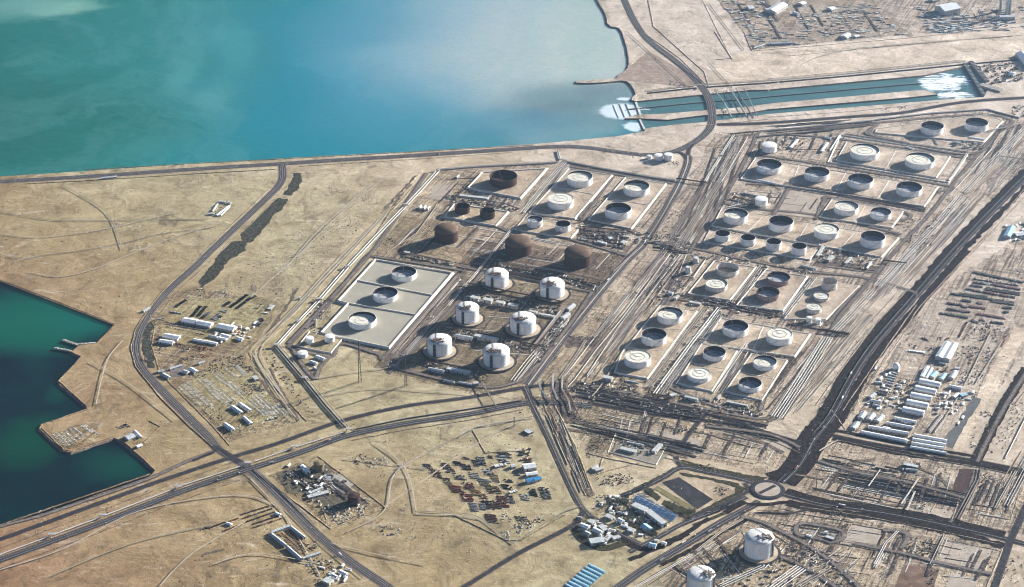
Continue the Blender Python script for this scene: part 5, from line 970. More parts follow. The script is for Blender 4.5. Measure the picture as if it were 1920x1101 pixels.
for x, y, l in ((598, 564, 'gantry at the first break of the left edge pipeline'), (651, 503, 'gantry on the left edge pipeline beside the pale bund'), (761, 387, 'gantry on the left edge pipeline below the coast corner'), (560, 605, 'gantry halfway up the lowest left pipeline'),
                (823, 320, 'gantry at the coast corner of the pipeline'), (1052, 302, 'gantry where the coastal pipeline meets the inner plant road'), (1190, 325, 'gantry on the pipeline behind the coastal tanks'), (519, 650, 'gantry at the sharp bend of the pipeline'),
                (97, 1006, 'leftmost gantry of the southern highway pipeline'), (192, 970, 'second gantry from left of the southern highway pipeline'), (335, 916, 'third gantry from left of the southern highway pipeline'), (465, 872, 'gantry at the southern crossroads'), (552, 841, 'gantry right of the southern crossroads'),
                (655, 808, 'gantry where the bend pipeline meets the southern highway'), (1352, 294, 'gantry halfway up the white corridor pipeline'), (572, 712, 'gantry on the pale pipeline below the bend')):
    loop(x, y, l)

# ------------------------------------------------------------ BUILDINGS
def shed(a, b, wd, h, label, roof=SHED, wall=WALL, kind='gable', cat='shed', group=None, name=None, n_open=0):
    """long axis from photo point a to b (taken at roof height)"""
    A = P(*a, h * .8); B = P(*b, h * .8); d = Vector((B.x - A.x, B.y - A.y, 0)); L_ = d.length; u = d.normalized(); v = Vector((-u.y, u.x, 0)); c = (A + B) / 2
    t = thing(name or 'shed', label, cat, (c.x, c.y, 0), group); g = MB(); g.box((c.x, c.y), u, v, L_, wd, 0, h)
    rise = {'gable': wd * .16, 'arch': wd * .3, 'flat': .7}[kind]
    def pt(s_, o, z): q = c + u * s_ + v * o; return (q.x, q.y, z)
    if kind != 'flat':
        prof = [(-wd / 2, h), (0, h + rise), (wd / 2, h)] if kind == 'gable' else [(wd / 2 * math.cos(math.pi - k * math.pi / 8), h + rise * math.sin(k * math.pi / 8)) for k in range(9)]
        for e in (-1, 1):
            vs = [pt(e * L_ / 2, o, z) for o, z in prof]; g.add(vs, [tuple(range(len(vs))) if e > 0 else tuple(range(len(vs) - 1, -1, -1))])
    wl_ = g.build('wall', wall, t)
    r = MB(); e = L_ / 2 + .5
    if kind == 'flat':
        r.box((c.x, c.y), u, v, L_ + .8, wd + .8, h + .004, h + .7)
        r.box((c.x, c.y), u, v, L_ - 1, wd - 1, h + .7, h + .74, 1)
    else:
        pr = [(o * 1.05, z + .1 - (.25 if abs(o) > wd * .49 else 0)) for o, z in prof]; q = len(pr)
        vs = [pt(s_ * e, o, z) for s_ in (-1, 1) for o, z in pr] + [pt(s_ * e, o, z + .5) for s_ in (-1, 1) for o, z in pr]
        r.add(vs, [(2 * q + k, 3 * q + k, 3 * q + k + 1, 2 * q + k + 1) for k in range(q - 1)] + [(k, k + 1, 2 * q + k + 1, 2 * q + k) for k in range(q - 1)] + [(q + k, 3 * q + k, 3 * q + k + 1, q + k + 1) for k in range(q - 1)] + [(0, 2 * q, 3 * q, q), (q - 1, 2 * q - 1, 4 * q - 1, 3 * q - 1)])
        nseg = int(L_ / 9)
        for k in range(1, nseg):            # sheet laps
            s_ = -L_ / 2 + L_ * k / nseg
            for i in range(q - 1): r.beam(pt(s_, pr[i][0], pr[i][1] + .6), pt(s_, pr[i + 1][0], pr[i + 1][1] + .6), .35, .2, 0)
    r.build('roof', [roof, SHED_G], t)
    if L_ > 12:
        q = min(6, max(1, int(L_ / 14)))
        for k in range(q):
            s_ = -L_ / 2 + L_ * (k + .5) / q
            w0 = c + u * s_ + v * ((-1 if v.y > 0 else 1) * (wd / 2 + .06)); dd = MB(); dd.box((w0.x, w0.y), u, v, 3.5, .12, .1 if k % 3 == 0 else h * .45, h * .75); dd.build('door' if k % 3 == 0 else 'window', WALL_D, wl_)
        w0 = c + u * (L_ / 2 + .06) * (1 if u.x > 0 else -1); dd = MB(); dd.box((w0.x, w0.y), v, u, min(5, wd * .4), .12, .1, h * .7); dd.build('door', WALL_D, wl_)
    return t
S = [
    # yard left of the gas farm
    ((343, 600), (369, 604), 28, 8, 'white warehouse at the left end of the top row in the western yard', SHED), ((371, 605), (397, 610), 28, 8, 'white warehouse in the middle of the top row in the western yard', SHED),
    ((409, 611), (440, 617), 30, 9, 'largest white warehouse at the right end of the top row in the western yard', SHED), ((308, 629), (336, 634), 26, 7, 'white warehouse near the road bend, upper of two', SHED),
    ((299, 639), (325, 643), 18, 7, 'white warehouse near the road bend, lower of two', SHED), ((363, 637), (384, 641), 13, 5, 'low white shed left of a similar one in the second row', SHED),
    ((386, 641), (407, 645), 13, 5, 'low white shed right of a similar one in the second row', SHED), ((391, 629.5), (407, 633), 10, 5, 'narrow white shed below the middle warehouse', SHED_G),
    ((414, 628), (431, 632), 17, 5, 'white shed directly below the largest warehouse', SHED), ((409, 634), (425, 637), 14, 5, 'white shed just below and left of the one under the largest warehouse', SHED),
    ((444, 634), (455, 637), 16, 5, 'small square white shed at the right end of the second row', SHED), ((318, 692), (340, 685), 10, 5, 'long grey cabin at the top of the walled camp', SHED_G),
    ((296, 697), (308, 695), 12, 5, 'grey cabin at the left corner of the walled camp', SHED_G), ((304, 701), (318, 709), 13, 5, 'grey shed at the lower left of the walled camp', SHED_G),
    ((343, 696), (353, 699), 16, 5, 'grey cabin in the middle of the walled camp', SHED_G), ((357, 691), (368, 698), 16, 5, 'wide pale cabin at the right of the walled camp', SHED), ((372, 682), (383, 678), 10, 5, 'small grey cabin above the block yard', SHED_G),
    ((434, 762), (452, 774), 14, 6, 'long white shed left of its twin in the block yard', SHED), ((449, 757), (468, 770), 13, 6, 'long white shed right of its twin in the block yard', SHED),
    ((456, 782), (471, 795), 11, 5, 'slim white shed at the bottom of the block yard', SHED), ((421, 795), (437, 806), 14, 7, 'white gabled shed at the lowest corner of the block yard', SHED),
    ((476, 706), (482, 712), 14, 6, 'sand coloured hut at the edge of the block yard', TAN),
    ((236, 822), (250, 816), 26, 5, 'pale workshop beside the small dock', SHED_G), ((252, 808), (264, 820), 10, 5, 'narrow white shed beside the small dock', SHED), ((256, 838), (266, 834), 12, 5, 'small white hut south of the dock sheds', SHED),
    ((411, 378), (423, 379), 10, 4, 'white cabin at the top of the desert compound', SHED), ((427, 380), (433, 381), 12, 4, 'small white cabin at the right corner of the desert compound', SHED), ((406, 404), (430, 386), 9, 4, 'long white cabin on the right side of the desert compound', SHED),
    ((391, 401), (402, 401), 7, 4, 'low white hut at the foot of the desert compound', SHED), ((398, 396), (408, 382), 5, 4, 'slim grey cabin on the left side of the desert compound', SHED_G), ((413, 404), (430, 388), 5, 4, 'slim grey awning in the desert compound', SHED_G),
    ((268, 584), (280, 577), 10, 4, 'pale guard hut beside the curved road', SHED_G), ((190, 334), (212, 332), 12, 4, 'small grey roadside station on the coast road', SHED_G), ((212, 331.5), (219, 331), 9, 4, 'white hut of the coast road station', SHED),
    # pipeline corner huts
    ((592, 668), (608, 674), 14, 5, 'cream roofed hut next to the corner bund', SHED), ((582, 678), (594, 682), 12, 5, 'cream roofed hut below the corner bund', SHED), ((588, 689), (592, 692), 8, 6, 'tiny white hut on the triangular plot', SHED),
    # gas plant
    ((883, 557), (899, 560), 15, 12, 'first from left of four yellow compressor shelters', YEL), ((906, 561), (923, 564), 15, 12, 'second from left of four yellow compressor shelters', YEL), ((930, 566), (946, 569), 15, 12, 'third from left of four yellow compressor shelters', YEL),
    ((953, 571), (971, 574), 15, 12, 'rightmost of four yellow compressor shelters', YEL), ((854, 629), (886, 635), 14, 9, 'low grey building between the left gas tanks', SHED_G), ((890, 629), (933, 637), 14, 12, 'tan building with ribbed roof between the middle gas tanks', TAN),
    ((803, 691), (833, 697), 12, 8, 'low grey building below the front left gas tank', SHED_G), ((838, 691), (882, 699), 14, 11, 'tan building with ribbed roof below the front gas tanks', TAN), ((832, 713), (852, 717), 8, 5, 'grey container row in front of the gas plant, left', SHED_G),
    ((860, 717), (886, 722), 8, 5, 'grey container row in front of the gas plant, right', SHED_G), ((992, 583), (1007, 586), 10, 6, 'cream cabin right of the yellow shelters', TAN), ((1010, 588), (1046, 595), 9, 6, 'long cream cabin next to the dual road side of the gas plant', TAN),
    ((1064, 580), (1076, 571), 14, 8, 'grey substation near the dual road', SHED_G), ((1054, 597), (1066, 588), 16, 8, 'grey substation with dark front near the dual road', SHED_G), ((887, 719), (897, 718), 12, 8, 'pale pump house where the overhead pipe starts', TAN),
    ((758, 472), (768, 474), 12, 6, 'small cream hut at the left of the brown dome plot', TAN), ((786, 390), (790, 385), 6, 9, 'left white block of the coastal substation', SHED), ((794, 391), (798, 386), 6, 9, 'middle white block of the coastal substation', SHED), ((801, 392), (806, 388), 6, 9, 'right white block of the coastal substation', SHED),
    ((856, 333), (860, 329), 7, 6, 'tiny white hut in the oval plot by the coast corner', SHED), ((862, 366), (915, 372), 14, 4, 'long flat grey building below the big brown tank bund', TAN), ((1142, 448), (1148, 446), 14, 7, 'tan hut left of its neighbour below the coastal bunds', TAN),
    ((1166, 456), (1172, 452), 14, 7, 'tan hut near the dual road below the coastal bunds', TAN), ((1120, 453), (1137, 457), 10, 8, 'dark fronted building below the coastal bunds', TAN), ((1090, 449), (1097, 450), 8, 5, 'white kiosk below the small white tanks', SHED), ((1168, 443), (1180, 444), 8, 5, 'cream kiosk beside the dual road', TAN),
    # right farm buildings
    ((1418, 337), (1455, 345), 9, 5, 'long white flat building under the first tank of the row of four', SHED), ((1394, 362), (1424, 368), 5, 5, 'white awning above the brown pipe rack', SHED), ((1482, 277), (1495, 262), 11, 6, 'white cabin row next to the lone domed tank', SHED), ((1540, 284), (1551, 268), 11, 6, 'white shed left of the biggest tanks', SHED),
    ((1556, 282), (1574, 254), 5, 4, 'narrow white shed along the outer bund ring', SHED), ((1546, 258), (1558, 260), 16, 3, 'green-grey slab roof near the outer bund ring', SHED_G), ((1366, 388), (1390, 383), 6, 4, 'pale cabin left of the lone closed tank', SHED_G),
    ((1532, 480), (1544, 462), 10, 6, 'cream block right of the four small tanks', TAN), ((1552, 488), (1562, 480), 12, 7, 'cream substation right of the four small tanks', TAN), ((1585, 494), (1596, 483), 9, 6, 'cream cabin below the rightmost middle-sized tank', TAN), ((1625, 503), (1634, 492), 6, 6, 'slim white cabin at the farm corner', SHED),
    ((1502, 498), (1530, 505), 8, 4, 'long grey roof beside the central farm road', SHED_G), ((1402, 571), (1436, 577), 4, 4, 'long white pipe sleeve house under the stained tanks', SHED), ((1293, 566), (1314, 570), 10, 6, 'cream switch house below the grey-white tank', TAN), ((1253, 549), (1262, 551), 12, 8, 'white switch house at the left corner of the right-hand farm', SHED),
    ((1266, 560), (1272, 554), 8, 7, 'tan block beside the white switch house', TAN), ((1130, 707), (1148, 710), 16, 12, 'white cube building below the front tank of three', TAN), ((1257, 743), (1267, 739), 12, 9, 'tall tan tower block with orange deck', TAN), ((1284, 744), (1308, 749), 9, 8, 'tan and blue building in front of the full-lid tank', TAN),
    ((1362, 753), (1402, 761), 7, 6, 'long pale shelter at the foot of the front right bund', TAN), ((1345, 748), (1350, 740), 5, 5, 'slim pale block at the front farm gate', TAN), ((1174, 714), (1196, 718), 5, 3, 'white comb shaped cabin row beside the cube building', SHED),
    ((1817, 258), (1845, 262), 14, 4, 'white flat building under the right tank of the tapering bund', SHED), ((1787, 266), (1797, 268), 10, 6, 'white pump house under the tapering bund', SHED), ((1700, 276), (1713, 280), 10, 5, 'white hut between biggest tanks and tapering bund', SHED), ((1779, 338), (1784, 333), 8, 5, 'white hut at the corner of the outer bund ring', SHED),
    # workers camp and workshops at right
    ((1760, 671), (1777, 643), 22, 12, 'left half of the large double-ridged white warehouse', SHED), ((1774, 674), (1790, 645), 22, 12, 'right half of the large double-ridged white warehouse', SHED),
    ((1677, 784), (1718, 792), 12, 6, 'upper long white barrack beside the five halls', SHED), ((1663, 793), (1712, 802), 12, 6, 'lower long white barrack beside the five halls', SHED), ((1690, 790), (1708, 793), 8, 4, 'short white annexe between two barracks', SHED),
    ((1628, 800), (1704, 813), 13, 6, 'upper long white barrack in the lowest camp block', SHED), ((1615, 810), (1700, 827), 15, 6, 'longest white barrack in the lowest camp block', SHED), ((1655, 802), (1668, 805), 14, 5, 'white link roof between the two long barracks', SHED),
    ((1714, 816), (1775, 827), 13, 6, 'first and topmost barrack of the stacked block at the camp corner', SHED), ((1711, 823.5), (1773, 834.5), 13, 6, 'second barrack of the stacked block at the camp corner', SHED), ((1709, 831), (1770, 841), 12, 6, 'third barrack of the stacked block at the camp corner', SHED), ((1707, 838), (1775, 850), 10, 5, 'lowest barrack of the stacked block at the camp corner', SHED),
    ((1613, 784), (1621, 773), 18, 6, 'first from left of three square grey huts in the camp', SHED_G), ((1629, 787), (1637, 776), 18, 6, 'second from left of three square grey huts in the camp', SHED_G), ((1644, 790), (1654, 779), 18, 6, 'third from left of three square grey huts in the camp', SHED_G), ((1599, 803), (1608, 792), 16, 6, 'square grey hut at the camp corner by the road', SHED_G),
    ((1729, 707), (1739, 688), 14, 8, 'grey ridged workshop left of its twin above the five halls', SHED), ((1736, 709), (1747, 690), 12, 8, 'grey ridged workshop right of its twin above the five halls', SHED_G), ((1746, 707), (1755, 698), 18, 7, 'blue-grey workshop above the first hall', SHED_L), ((1764, 711), (1772, 701), 14, 7, 'blue-grey narrow workshop above the halls', SHED_L), ((1783, 709), (1792, 696), 16, 8, 'pale workshop at the right of the workshop row', SHED_G),
    ((1780, 724), (1803, 729), 14, 7, 'white two-part shed right of the first hall', SHED), ((1788, 745), (1797, 738), 12, 6, 'white cabin right of the halls', SHED), ((1801, 742), (1812, 739), 14, 7, 'bluish cabin at the right end of the camp', SHED_L), ((1761, 680), (1774, 683), 8, 5, 'small white canopy below the double warehouse', SHED), ((1790, 690), (1799, 691), 10, 5, 'white canopy right of the workshop row', SHED),
    ((1631, 745), (1640, 738), 14, 7, 'grey L-shaped office part near the camp gate', SHED_G), ((1632, 751), (1652, 755), 12, 7, 'wide grey office near the camp gate', SHED_G), ((1637, 759), (1650, 762), 8, 5, 'bright white cabin below the office', SHED), ((1648, 733), (1665, 737), 14, 6, 'brown roofed canteen above the office', M('brown_roof', (.22, .18, .16), .7)), ((1626, 758), (1630, 757), 6, 4, 'tiny white kiosk by the camp gate', SHED),
    ((1742, 808), (1765, 778), 10, 4, 'brown roofed open shed left of its twin', M('brown_roof', (.22, .18, .16))), ((1752, 810), (1773, 782), 6, 4, 'brown roofed open shed right of its twin', M('brown_roof', (.22, .18, .16))),
    # middle yard
    ((981, 876), (1004, 873), 26, 9, 'big white fabric tent in the scrap yard', SHED), ((986, 890), (1008, 887), 15, 6, 'long white tent below the big one in the scrap yard', SHED), ((987, 902), (1001, 899), 16, 7, 'left bright blue tarpaulin tent', SHED_B), ((1001, 900), (1013, 896), 16, 7, 'right bright blue tarpaulin tent', SHED_B),
    ((958, 875), (966, 873), 14, 6, 'grey cabin left of the white tents', SHED_G), ((985, 806), (996, 812), 18, 5, 'dark pump skid beside the small road', DSTEEL),
    # small compounds
    ((1164, 840), (1192, 847), 14, 6, 'pale long building inside the walled compound', TAN), ((1225, 847), (1239, 833), 13, 8, 'cream block with lit side inside the walled compound', TAN), ((1176, 829), (1206, 835), 5, 5, 'row of small white cabins inside the walled compound', SHED), ((1111, 880), (1120, 872), 8, 6, 'left wing of the lone station by the pipeline track', TAN), ((1116, 882), (1130, 878), 12, 6, 'right wing of the lone station by the pipeline track', TAN),
    ((1694, 870), (1722, 876), 14, 7, 'dark substation with roof units in the sandy plot', DSTEEL), ((1698, 880), (1720, 882), 8, 5, 'grey low annexe of the dark substation', SHED_G),
    ((1548, 1006), (1564, 1011), 12, 5, 'dark canopy in the gravel loop plot', DSTEEL), ((1512, 1004), (1522, 1007), 8, 4, 'white cabin in the gravel loop plot', SHED), ((1545, 998), (1552, 999), 8, 4, 'tiny white cabin right of the gravel loop', SHED),
    # office area
    ((1187, 946), (1212, 957), 20, 12, 'upper wing of the long office building beside the blue car shades', TAN), ((1214, 958), (1246, 983), 18, 14, 'lower wing of the long office building beside the blue car shades', TAN),
    ((1158, 974), (1168, 979), 16, 7, 'white roofed villa between office and side road', SHED), ((1178, 992), (1190, 996), 16, 6, 'sand coloured low house near the side road', TAN), ((1206, 985), (1218, 994), 22, 7, 'blue-grey roofed house below the office', SHED_L), ((1136, 966), (1150, 972), 16, 6, 'flat tan house by the side road', TAN),
    ((1217, 1021), (1230, 1024), 16, 8, 'blue-grey roofed kiosk by the highway', SHED_L), ((1241, 1018), (1249, 1020), 12, 7, 'white kiosk standing by the highway', SHED), ((1227, 1013), (1234, 1014), 8, 5, 'tiny white roadside kiosk behind the blue-grey one', SHED),
    ((1106, 1016), (1132, 1012), 24, 10, 'large flat dark-grey roofed block south of the depot cluster', SHED_G), ((1088, 984), (1104, 990), 18, 8, 'pale roofed block at the north-west of the depot cluster', SHED), ((1104, 976), (1114, 981), 16, 8, 'pale roofed block at the north of the depot cluster', TAN), ((1112, 992), (1128, 1000), 16, 8, 'white roofed block in the middle of the depot cluster', SHED),
    ((1125, 985), (1136, 995), 14, 8, 'tan block at the east of the depot cluster', TAN), ((1134, 1012), (1146, 1004), 14, 8, 'cream block at the south-east of the depot cluster', TAN), ((1148, 1010), (1162, 1006), 14, 7, 'cream annexe at the right tip of the depot cluster', TAN), ((1096, 998), (1106, 1003), 14, 7, 'dark roofed block inside the depot cluster', SHED_G),
    # treatment plant
    ((567, 875), (578, 886), 14, 10, 'white gabled hall of the treatment plant', SHED), ((580, 925), (605, 914), 8, 6, 'long grey shed across the treatment plant', SHED_G), ((577, 932), (616, 922), 14, 5, 'tan basin building of the treatment plant', TAN),
    ((509, 998), (543, 986), 9, 6, 'upper arm of the U-shaped storage shed', SHED_G), ((545, 988), (571, 1008), 8, 6, 'right arm of the U-shaped storage shed', SHED_G), ((508, 1001), (536, 1023), 9, 6, 'upper part of the long arm of the U-shaped storage shed', SHED_G), ((538, 1025), (564, 1048), 9, 6, 'lower part of the long arm of the U-shaped storage shed', SHED_G), ((567, 1047), (601, 1036), 8, 6, 'bottom arm of the U-shaped storage shed', SHED_G),
    ((608, 1086), (622, 1092), 20, 7, 'yellowish hall at the bottom of the lower left yard', YEL), ((636, 1071), (650, 1078), 14, 5, 'white cabin at the bottom of the lower left yard', SHED), ((622, 1078), (632, 1083), 12, 5, 'grey cabin at the bottom of the lower left yard', SHED_G),
    ((424, 981), (434, 984), 10, 4, 'white striped container hut in the lower left row', SHED), ((516, 962), (526, 966), 10, 4, 'white hut at the head of the lower left rows', SHED),
    # far yards top right
    ((1445, 22), (1468, 8), 48, 14, 'large cream roofed warehouse in the far yard', SHED), ((1402, 15), (1412, 14), 34, 10, 'smaller cream roofed warehouse left of the large one in the far yard', SHED), ((1488, 24), (1498, 27), 20, 6, 'low cream shed right of the large far warehouse', SHED), ((1500, 8), (1508, 5), 30, 8, 'small white far shed behind the large warehouse', SHED),
    ((1555, 18), (1563, 15), 32, 8, 'small white far shed at the middle of the far yard', SHED), ((1582, 70), (1590, 64), 30, 9, 'white shed at the front edge of the far yard', SHED), ((1602, 69), (1610, 67), 20, 6, 'pale small shed beside the one at the front edge', SHED), ((1762, 18), (1792, 12), 70, 22, 'huge white hall beyond the intake', SHED), ((1746, 0), (1760, -2), 30, 8, 'long white roof behind the huge hall', SHED),
    ((1874, 32), (1902, 31), 20, 16, 'cream process building among the far towers', SHED), ((1445, 82), (1484, 80), 14, 7, 'long grey wall-like shed at the corner of the far yard', SHED_G), ((1413, 90), (1433, 84), 10, 6, 'low grey shed at the corner of the far yard', SHED_G),
    ((1915, 100), (1935, 125), 50, 12, 'striped white hall cut off by the right edge', SHED), ((1893, 138), (1902, 140), 30, 10, 'white pump hall right of the intake', SHED), ((1888, 444), (1898, 425), 24, 8, 'pale blue shed at the right edge beyond the highway', SHED_L), ((1903, 440), (1920, 438), 26, 7, 'white shed at the right edge beyond the highway', SHED),
]
for a in S:
    flat = a[5] in (TAN, YEL, DSTEEL) or a[3] > 9.5 and a[5] is SHED_G
    shed(a[0], a[1], a[2], a[3], a[4], a[5], WALL if a[5] is not DSTEEL else DSTEEL, 'flat' if flat else 'gable', 'hut' if 'hut' in a[4] else 'building' if flat else 'shed', name='building' if flat else 'shed')
for k, (a, b) in enumerate((((1724, 715), (1763, 723)), ((1716, 728), (1755, 736)), ((1708, 741), (1747, 748.5)), ((1700, 754), (1740, 762)), ((1693, 768), (1732.5, 776)))):
    shed(a, b, 24, 6, '%s of five parallel arched white halls' % ('topmost', 'second from top', 'middle', 'fourth from top', 'lowest')[k], SHED, WALL, 'arch', 'hall', name='arched_hall')
for k in range(8):
    x, y = 1668 - k * 2.2, 698 + k * 4.4 + (2 if k > 5 else 0)
    shed((x, y - 1), (x + 15.5, y + 3), 4.2, 3, 'slim white cabin in the ladder of cabins below the round white dome', SHED, WALL, 'gable', 'cabin', 'ladder of slim cabins in the camp', 'cabin')
for k in range(8):
    x, y = 1104 - k * 6.2, 1059 + k * 5.4
    shed((x, y), (x + 30, y + 15), 8, 3, 'pale blue arched greenhouse tunnel in the row at the bottom edge', SHED_L, SHED_L, 'arch', 'greenhouse', 'row of greenhouse tunnels', 'greenhouse')
# blue car shades
for j in range(5):
    for k in range(9):
        x = 1199 + k * 8.3 - j * 1.9 + j * 0; y = 930 + k * 4.4 + j * 2.9 - 1
        A = P(x, y, 3); t = thing('carport', 'small blue fabric carport in the parking rows beside the office', 'carport', (A.x, A.y, 0), 'blue car shades in parking rows')
        u = (P(1275, 968) - P(1199, 928)).normalized(); v = Vector((-u.y, u.x, 0)); g = MB(); g.box((A.x, A.y), u, v, 14.0, 5.2, 3.0, 3.35); g.build('canopy', CARP, t); g = MB()
        for s_ in (-1, 1): g.rbox(A.x + u.x * 6 * s_, A.y + u.y * 6 * s_, .5, .5, 0, 3.0)
        g.build('post', STEEL, t)
# radome
c = P(1680, 692); t = thing('radome', 'round white dome building beside the road at the camp gate', 'dome', (c.x, c.y, 0)); g = MB()
g.lathe((c.x, c.y, 0), [(9.5, 0), (10.5, 5), (10.8, 10), (9.8, 15), (7, 18.5), (3, 20.2), (.01, 20.6)], 28); g.build('dome_shell', WHITE, t); g = MB(); g.rbox(c.x + 2, c.y - 10.4, 4, 1.2, 0, 3.5); g.build('door', WALL_D, t)

# ------------------------------------------------------------ MASTS, TOWERS, INTAKE, JETTIES
def mast(x, yb, yt, label, wd=7, name='lattice_mast', mat=DSTEEL, cat='mast'):
    c = P(x, yb); h = (yb - yt) * mpp(x, yb) / math.cos(el(yb)); t = thing(name, label, cat, (c.x, c.y, 0)); n = 10; g = MB()
    for sx in (-1, 1):
        for sy in (-1, 1): g.beam((c.x + sx * wd / 2, c.y + sy * wd / 2, 0), (c.x + sx * .5, c.y + sy * .5, h), 1.0 if wd > 5 else .5)
    g.build('leg', mat, t); g = MB()
    for k in range(n):
        a_, b_ = k / n, (k + 1) / n; wa, wb_ = wd / 2 * (1 - a_) + .5 * a_, wd / 2 * (1 - b_) + .5 * b_
        for (p, q) in (((-1, -1), (1, -1)), ((1, -1), (1, 1)), ((1, 1), (-1, 1)), ((-1, 1), (-1, -1))): g.beam((c.x + p[0] * wa, c.y + p[1] * wa, h * a_), (c.x + q[0] * wb_, c.y + q[1] * wb_, h * b_), .6 if wd > 5 else .3)
    g.build('bracing', mat, t); g = MB(); g.rbox(c.x, c.y, 3, 3, h, h + 1.2); g.build('top_platform', mat, t)
mast(675, 716, 641, 'tallest lattice flare mast on the triangular plot', 9); mast(761, 724, 666, 'slim lattice mast in front of the gas tanks', 7)
for x, yb, yt, l in ((1357, 196, 176, 'lamp pole'), (964, 800, 783, 'thin pole by the scrap yard track'), (1018, 522, 508, 'pale vent pole behind the rear right gas tank'), (1530, 920, 898, 'pole right of the roundabout'), (1305, 745, 731, 'pole near the front farm gate'), (1552, 528, 517, 'pole beside the tall narrow tank')):
    mast(x, yb, yt, 'thin lattice ' + l, 2.5)
for k, (x, y) in enumerate(((30, 344), (150, 334), (262, 326), (322, 322), (381, 318), (445, 314), (618, 304), (676, 300), (735, 296), (795, 292), (855, 288), (1062, 280), (1086, 282))):
    c = P(x, y); h = 14; t = thing('street_lamp', 'tall lamp post in the median of the coast road', 'street lamp', (c.x, c.y, 0), 'lamp posts along the coast road'); g = MB(); g.beam((c.x, c.y, 0), (c.x, c.y, h), .5); g.build('pole', CONC, t); g = MB(); g.rbox(c.x, c.y, 7, .8, h, h + .4); g.build('lamp_arm', CONC, t)
for k, (x, y) in enumerate(((1537, 800), (1520, 838), (1505, 862), (1492, 885), (1300, 979), (1250, 1002), (1330, 966))):
    c = P(x, y); h = 12; t = thing('street_lamp', 'lamp post beside the highways around the roundabout', 'street lamp', (c.x, c.y, 0), 'lamp posts near the roundabout'); g = MB(); g.beam((c.x, c.y, 0), (c.x, c.y, h), .5); g.build('pole', CONC, t); g = MB(); g.rbox(c.x, c.y, 9, .7, h, h + .4); g.build('lamp_arm', CONC, t)
for k, (x, yb, yt) in enumerate(((1887, 28, -6), (1893, 27, -6), (1876, 20, -2))):
    c = P(x, yb); h = (yb - yt) * mpp(x, yb) / math.cos(el(yb)); t = thing('process_tower', ('left', 'middle', 'rear')[k] + ' tall process column in the far plant at the upper right corner', 'tower', (c.x, c.y, 0)); g = MB(); g.lathe((c.x, c.y, 0), [(6, 0), (6, h), (4, h + 3), (.01, h + 4)], 16); g.build('column', WHITE_O, t)
    g = MB(); [g.lathe((c.x, c.y, 0), [(6, h * q / 8), (9, h * q / 8), (9, h * q / 8 + .8), (6, h * q / 8 + .8)], 16, 0, False) for q in range(1, 8)]; g.build('platform', STEEL, t)
def jetty(a, b, wd, label):
    A, B = P(*a), P(*b); d = B - A; u = d.normalized(); v = Vector((-u.y, u.x, 0)); c = (A + B) / 2; t = thing('jetty', label, 'jetty', (c.x, c.y, -4.6)); g = MB(); g.box((c.x, c.y), u, v, d.length, wd, -1.6, .8); g.build('deck', CONC_P, t)
    g = MB(); n = max(2, int(d.length / 9))
    for k in range(n + 1):
        for s_ in (-1, 1): p = A + d * (k / n) + v * s_ * wd * .4; g.tube((p.x, p.y, -6), (p.x, p.y, -1.6), .7, 6)
    g.build('pile', CONC, t); g = MB()
    for k in range(4): p = A + d * (.15 + .22 * k); g.rbox(p.x, p.y, 3, 2.5, .8, 2.6 + k % 2, .4 * k)
    g.build('bollard_hut', WHITE_O, t)
jetty((146, 646.5), (118, 637), 9, 'outer part of the upper jetty with small launches moored'); jetty((180, 643), (147, 645.5), 9, 'inner part of the upper jetty against the quay'); jetty((133, 658), (102, 652), 8, 'lower narrow jetty in the harbour')
# intake structure across the basin
for k, (a, b, wd, l) in enumerate((((1808, 119), (1845, 180), 9, 'front pump deck across the intake basin'), ((1820, 116), (1852, 154), 14, 'rear pump deck across the intake basin'), ((1838, 160), (1878, 172), 26, 'concrete apron block beside the intake basin'))):
    A, B = P(*a), P(*b); d = B - A; u = d.normalized(); v = Vector((-u.y, u.x, 0)); c = (A + B) / 2; t = thing('pump_deck', l, 'pump station', (c.x, c.y, 0)); g = MB(); g.box((c.x, c.y), u, v, d.length, wd, -6, 3 + k); g.build('deck', CONC_P if k else TAN, t)
    g = MB(); n = int(d.length / 14)
    for j in range(n): p = A + d * ((j + .5) / n); g.box((p.x, p.y), u, v, 4, wd + 5, 3 + k + .01, 6 + k)
    g.build('gantry_frame', STEEL, t)

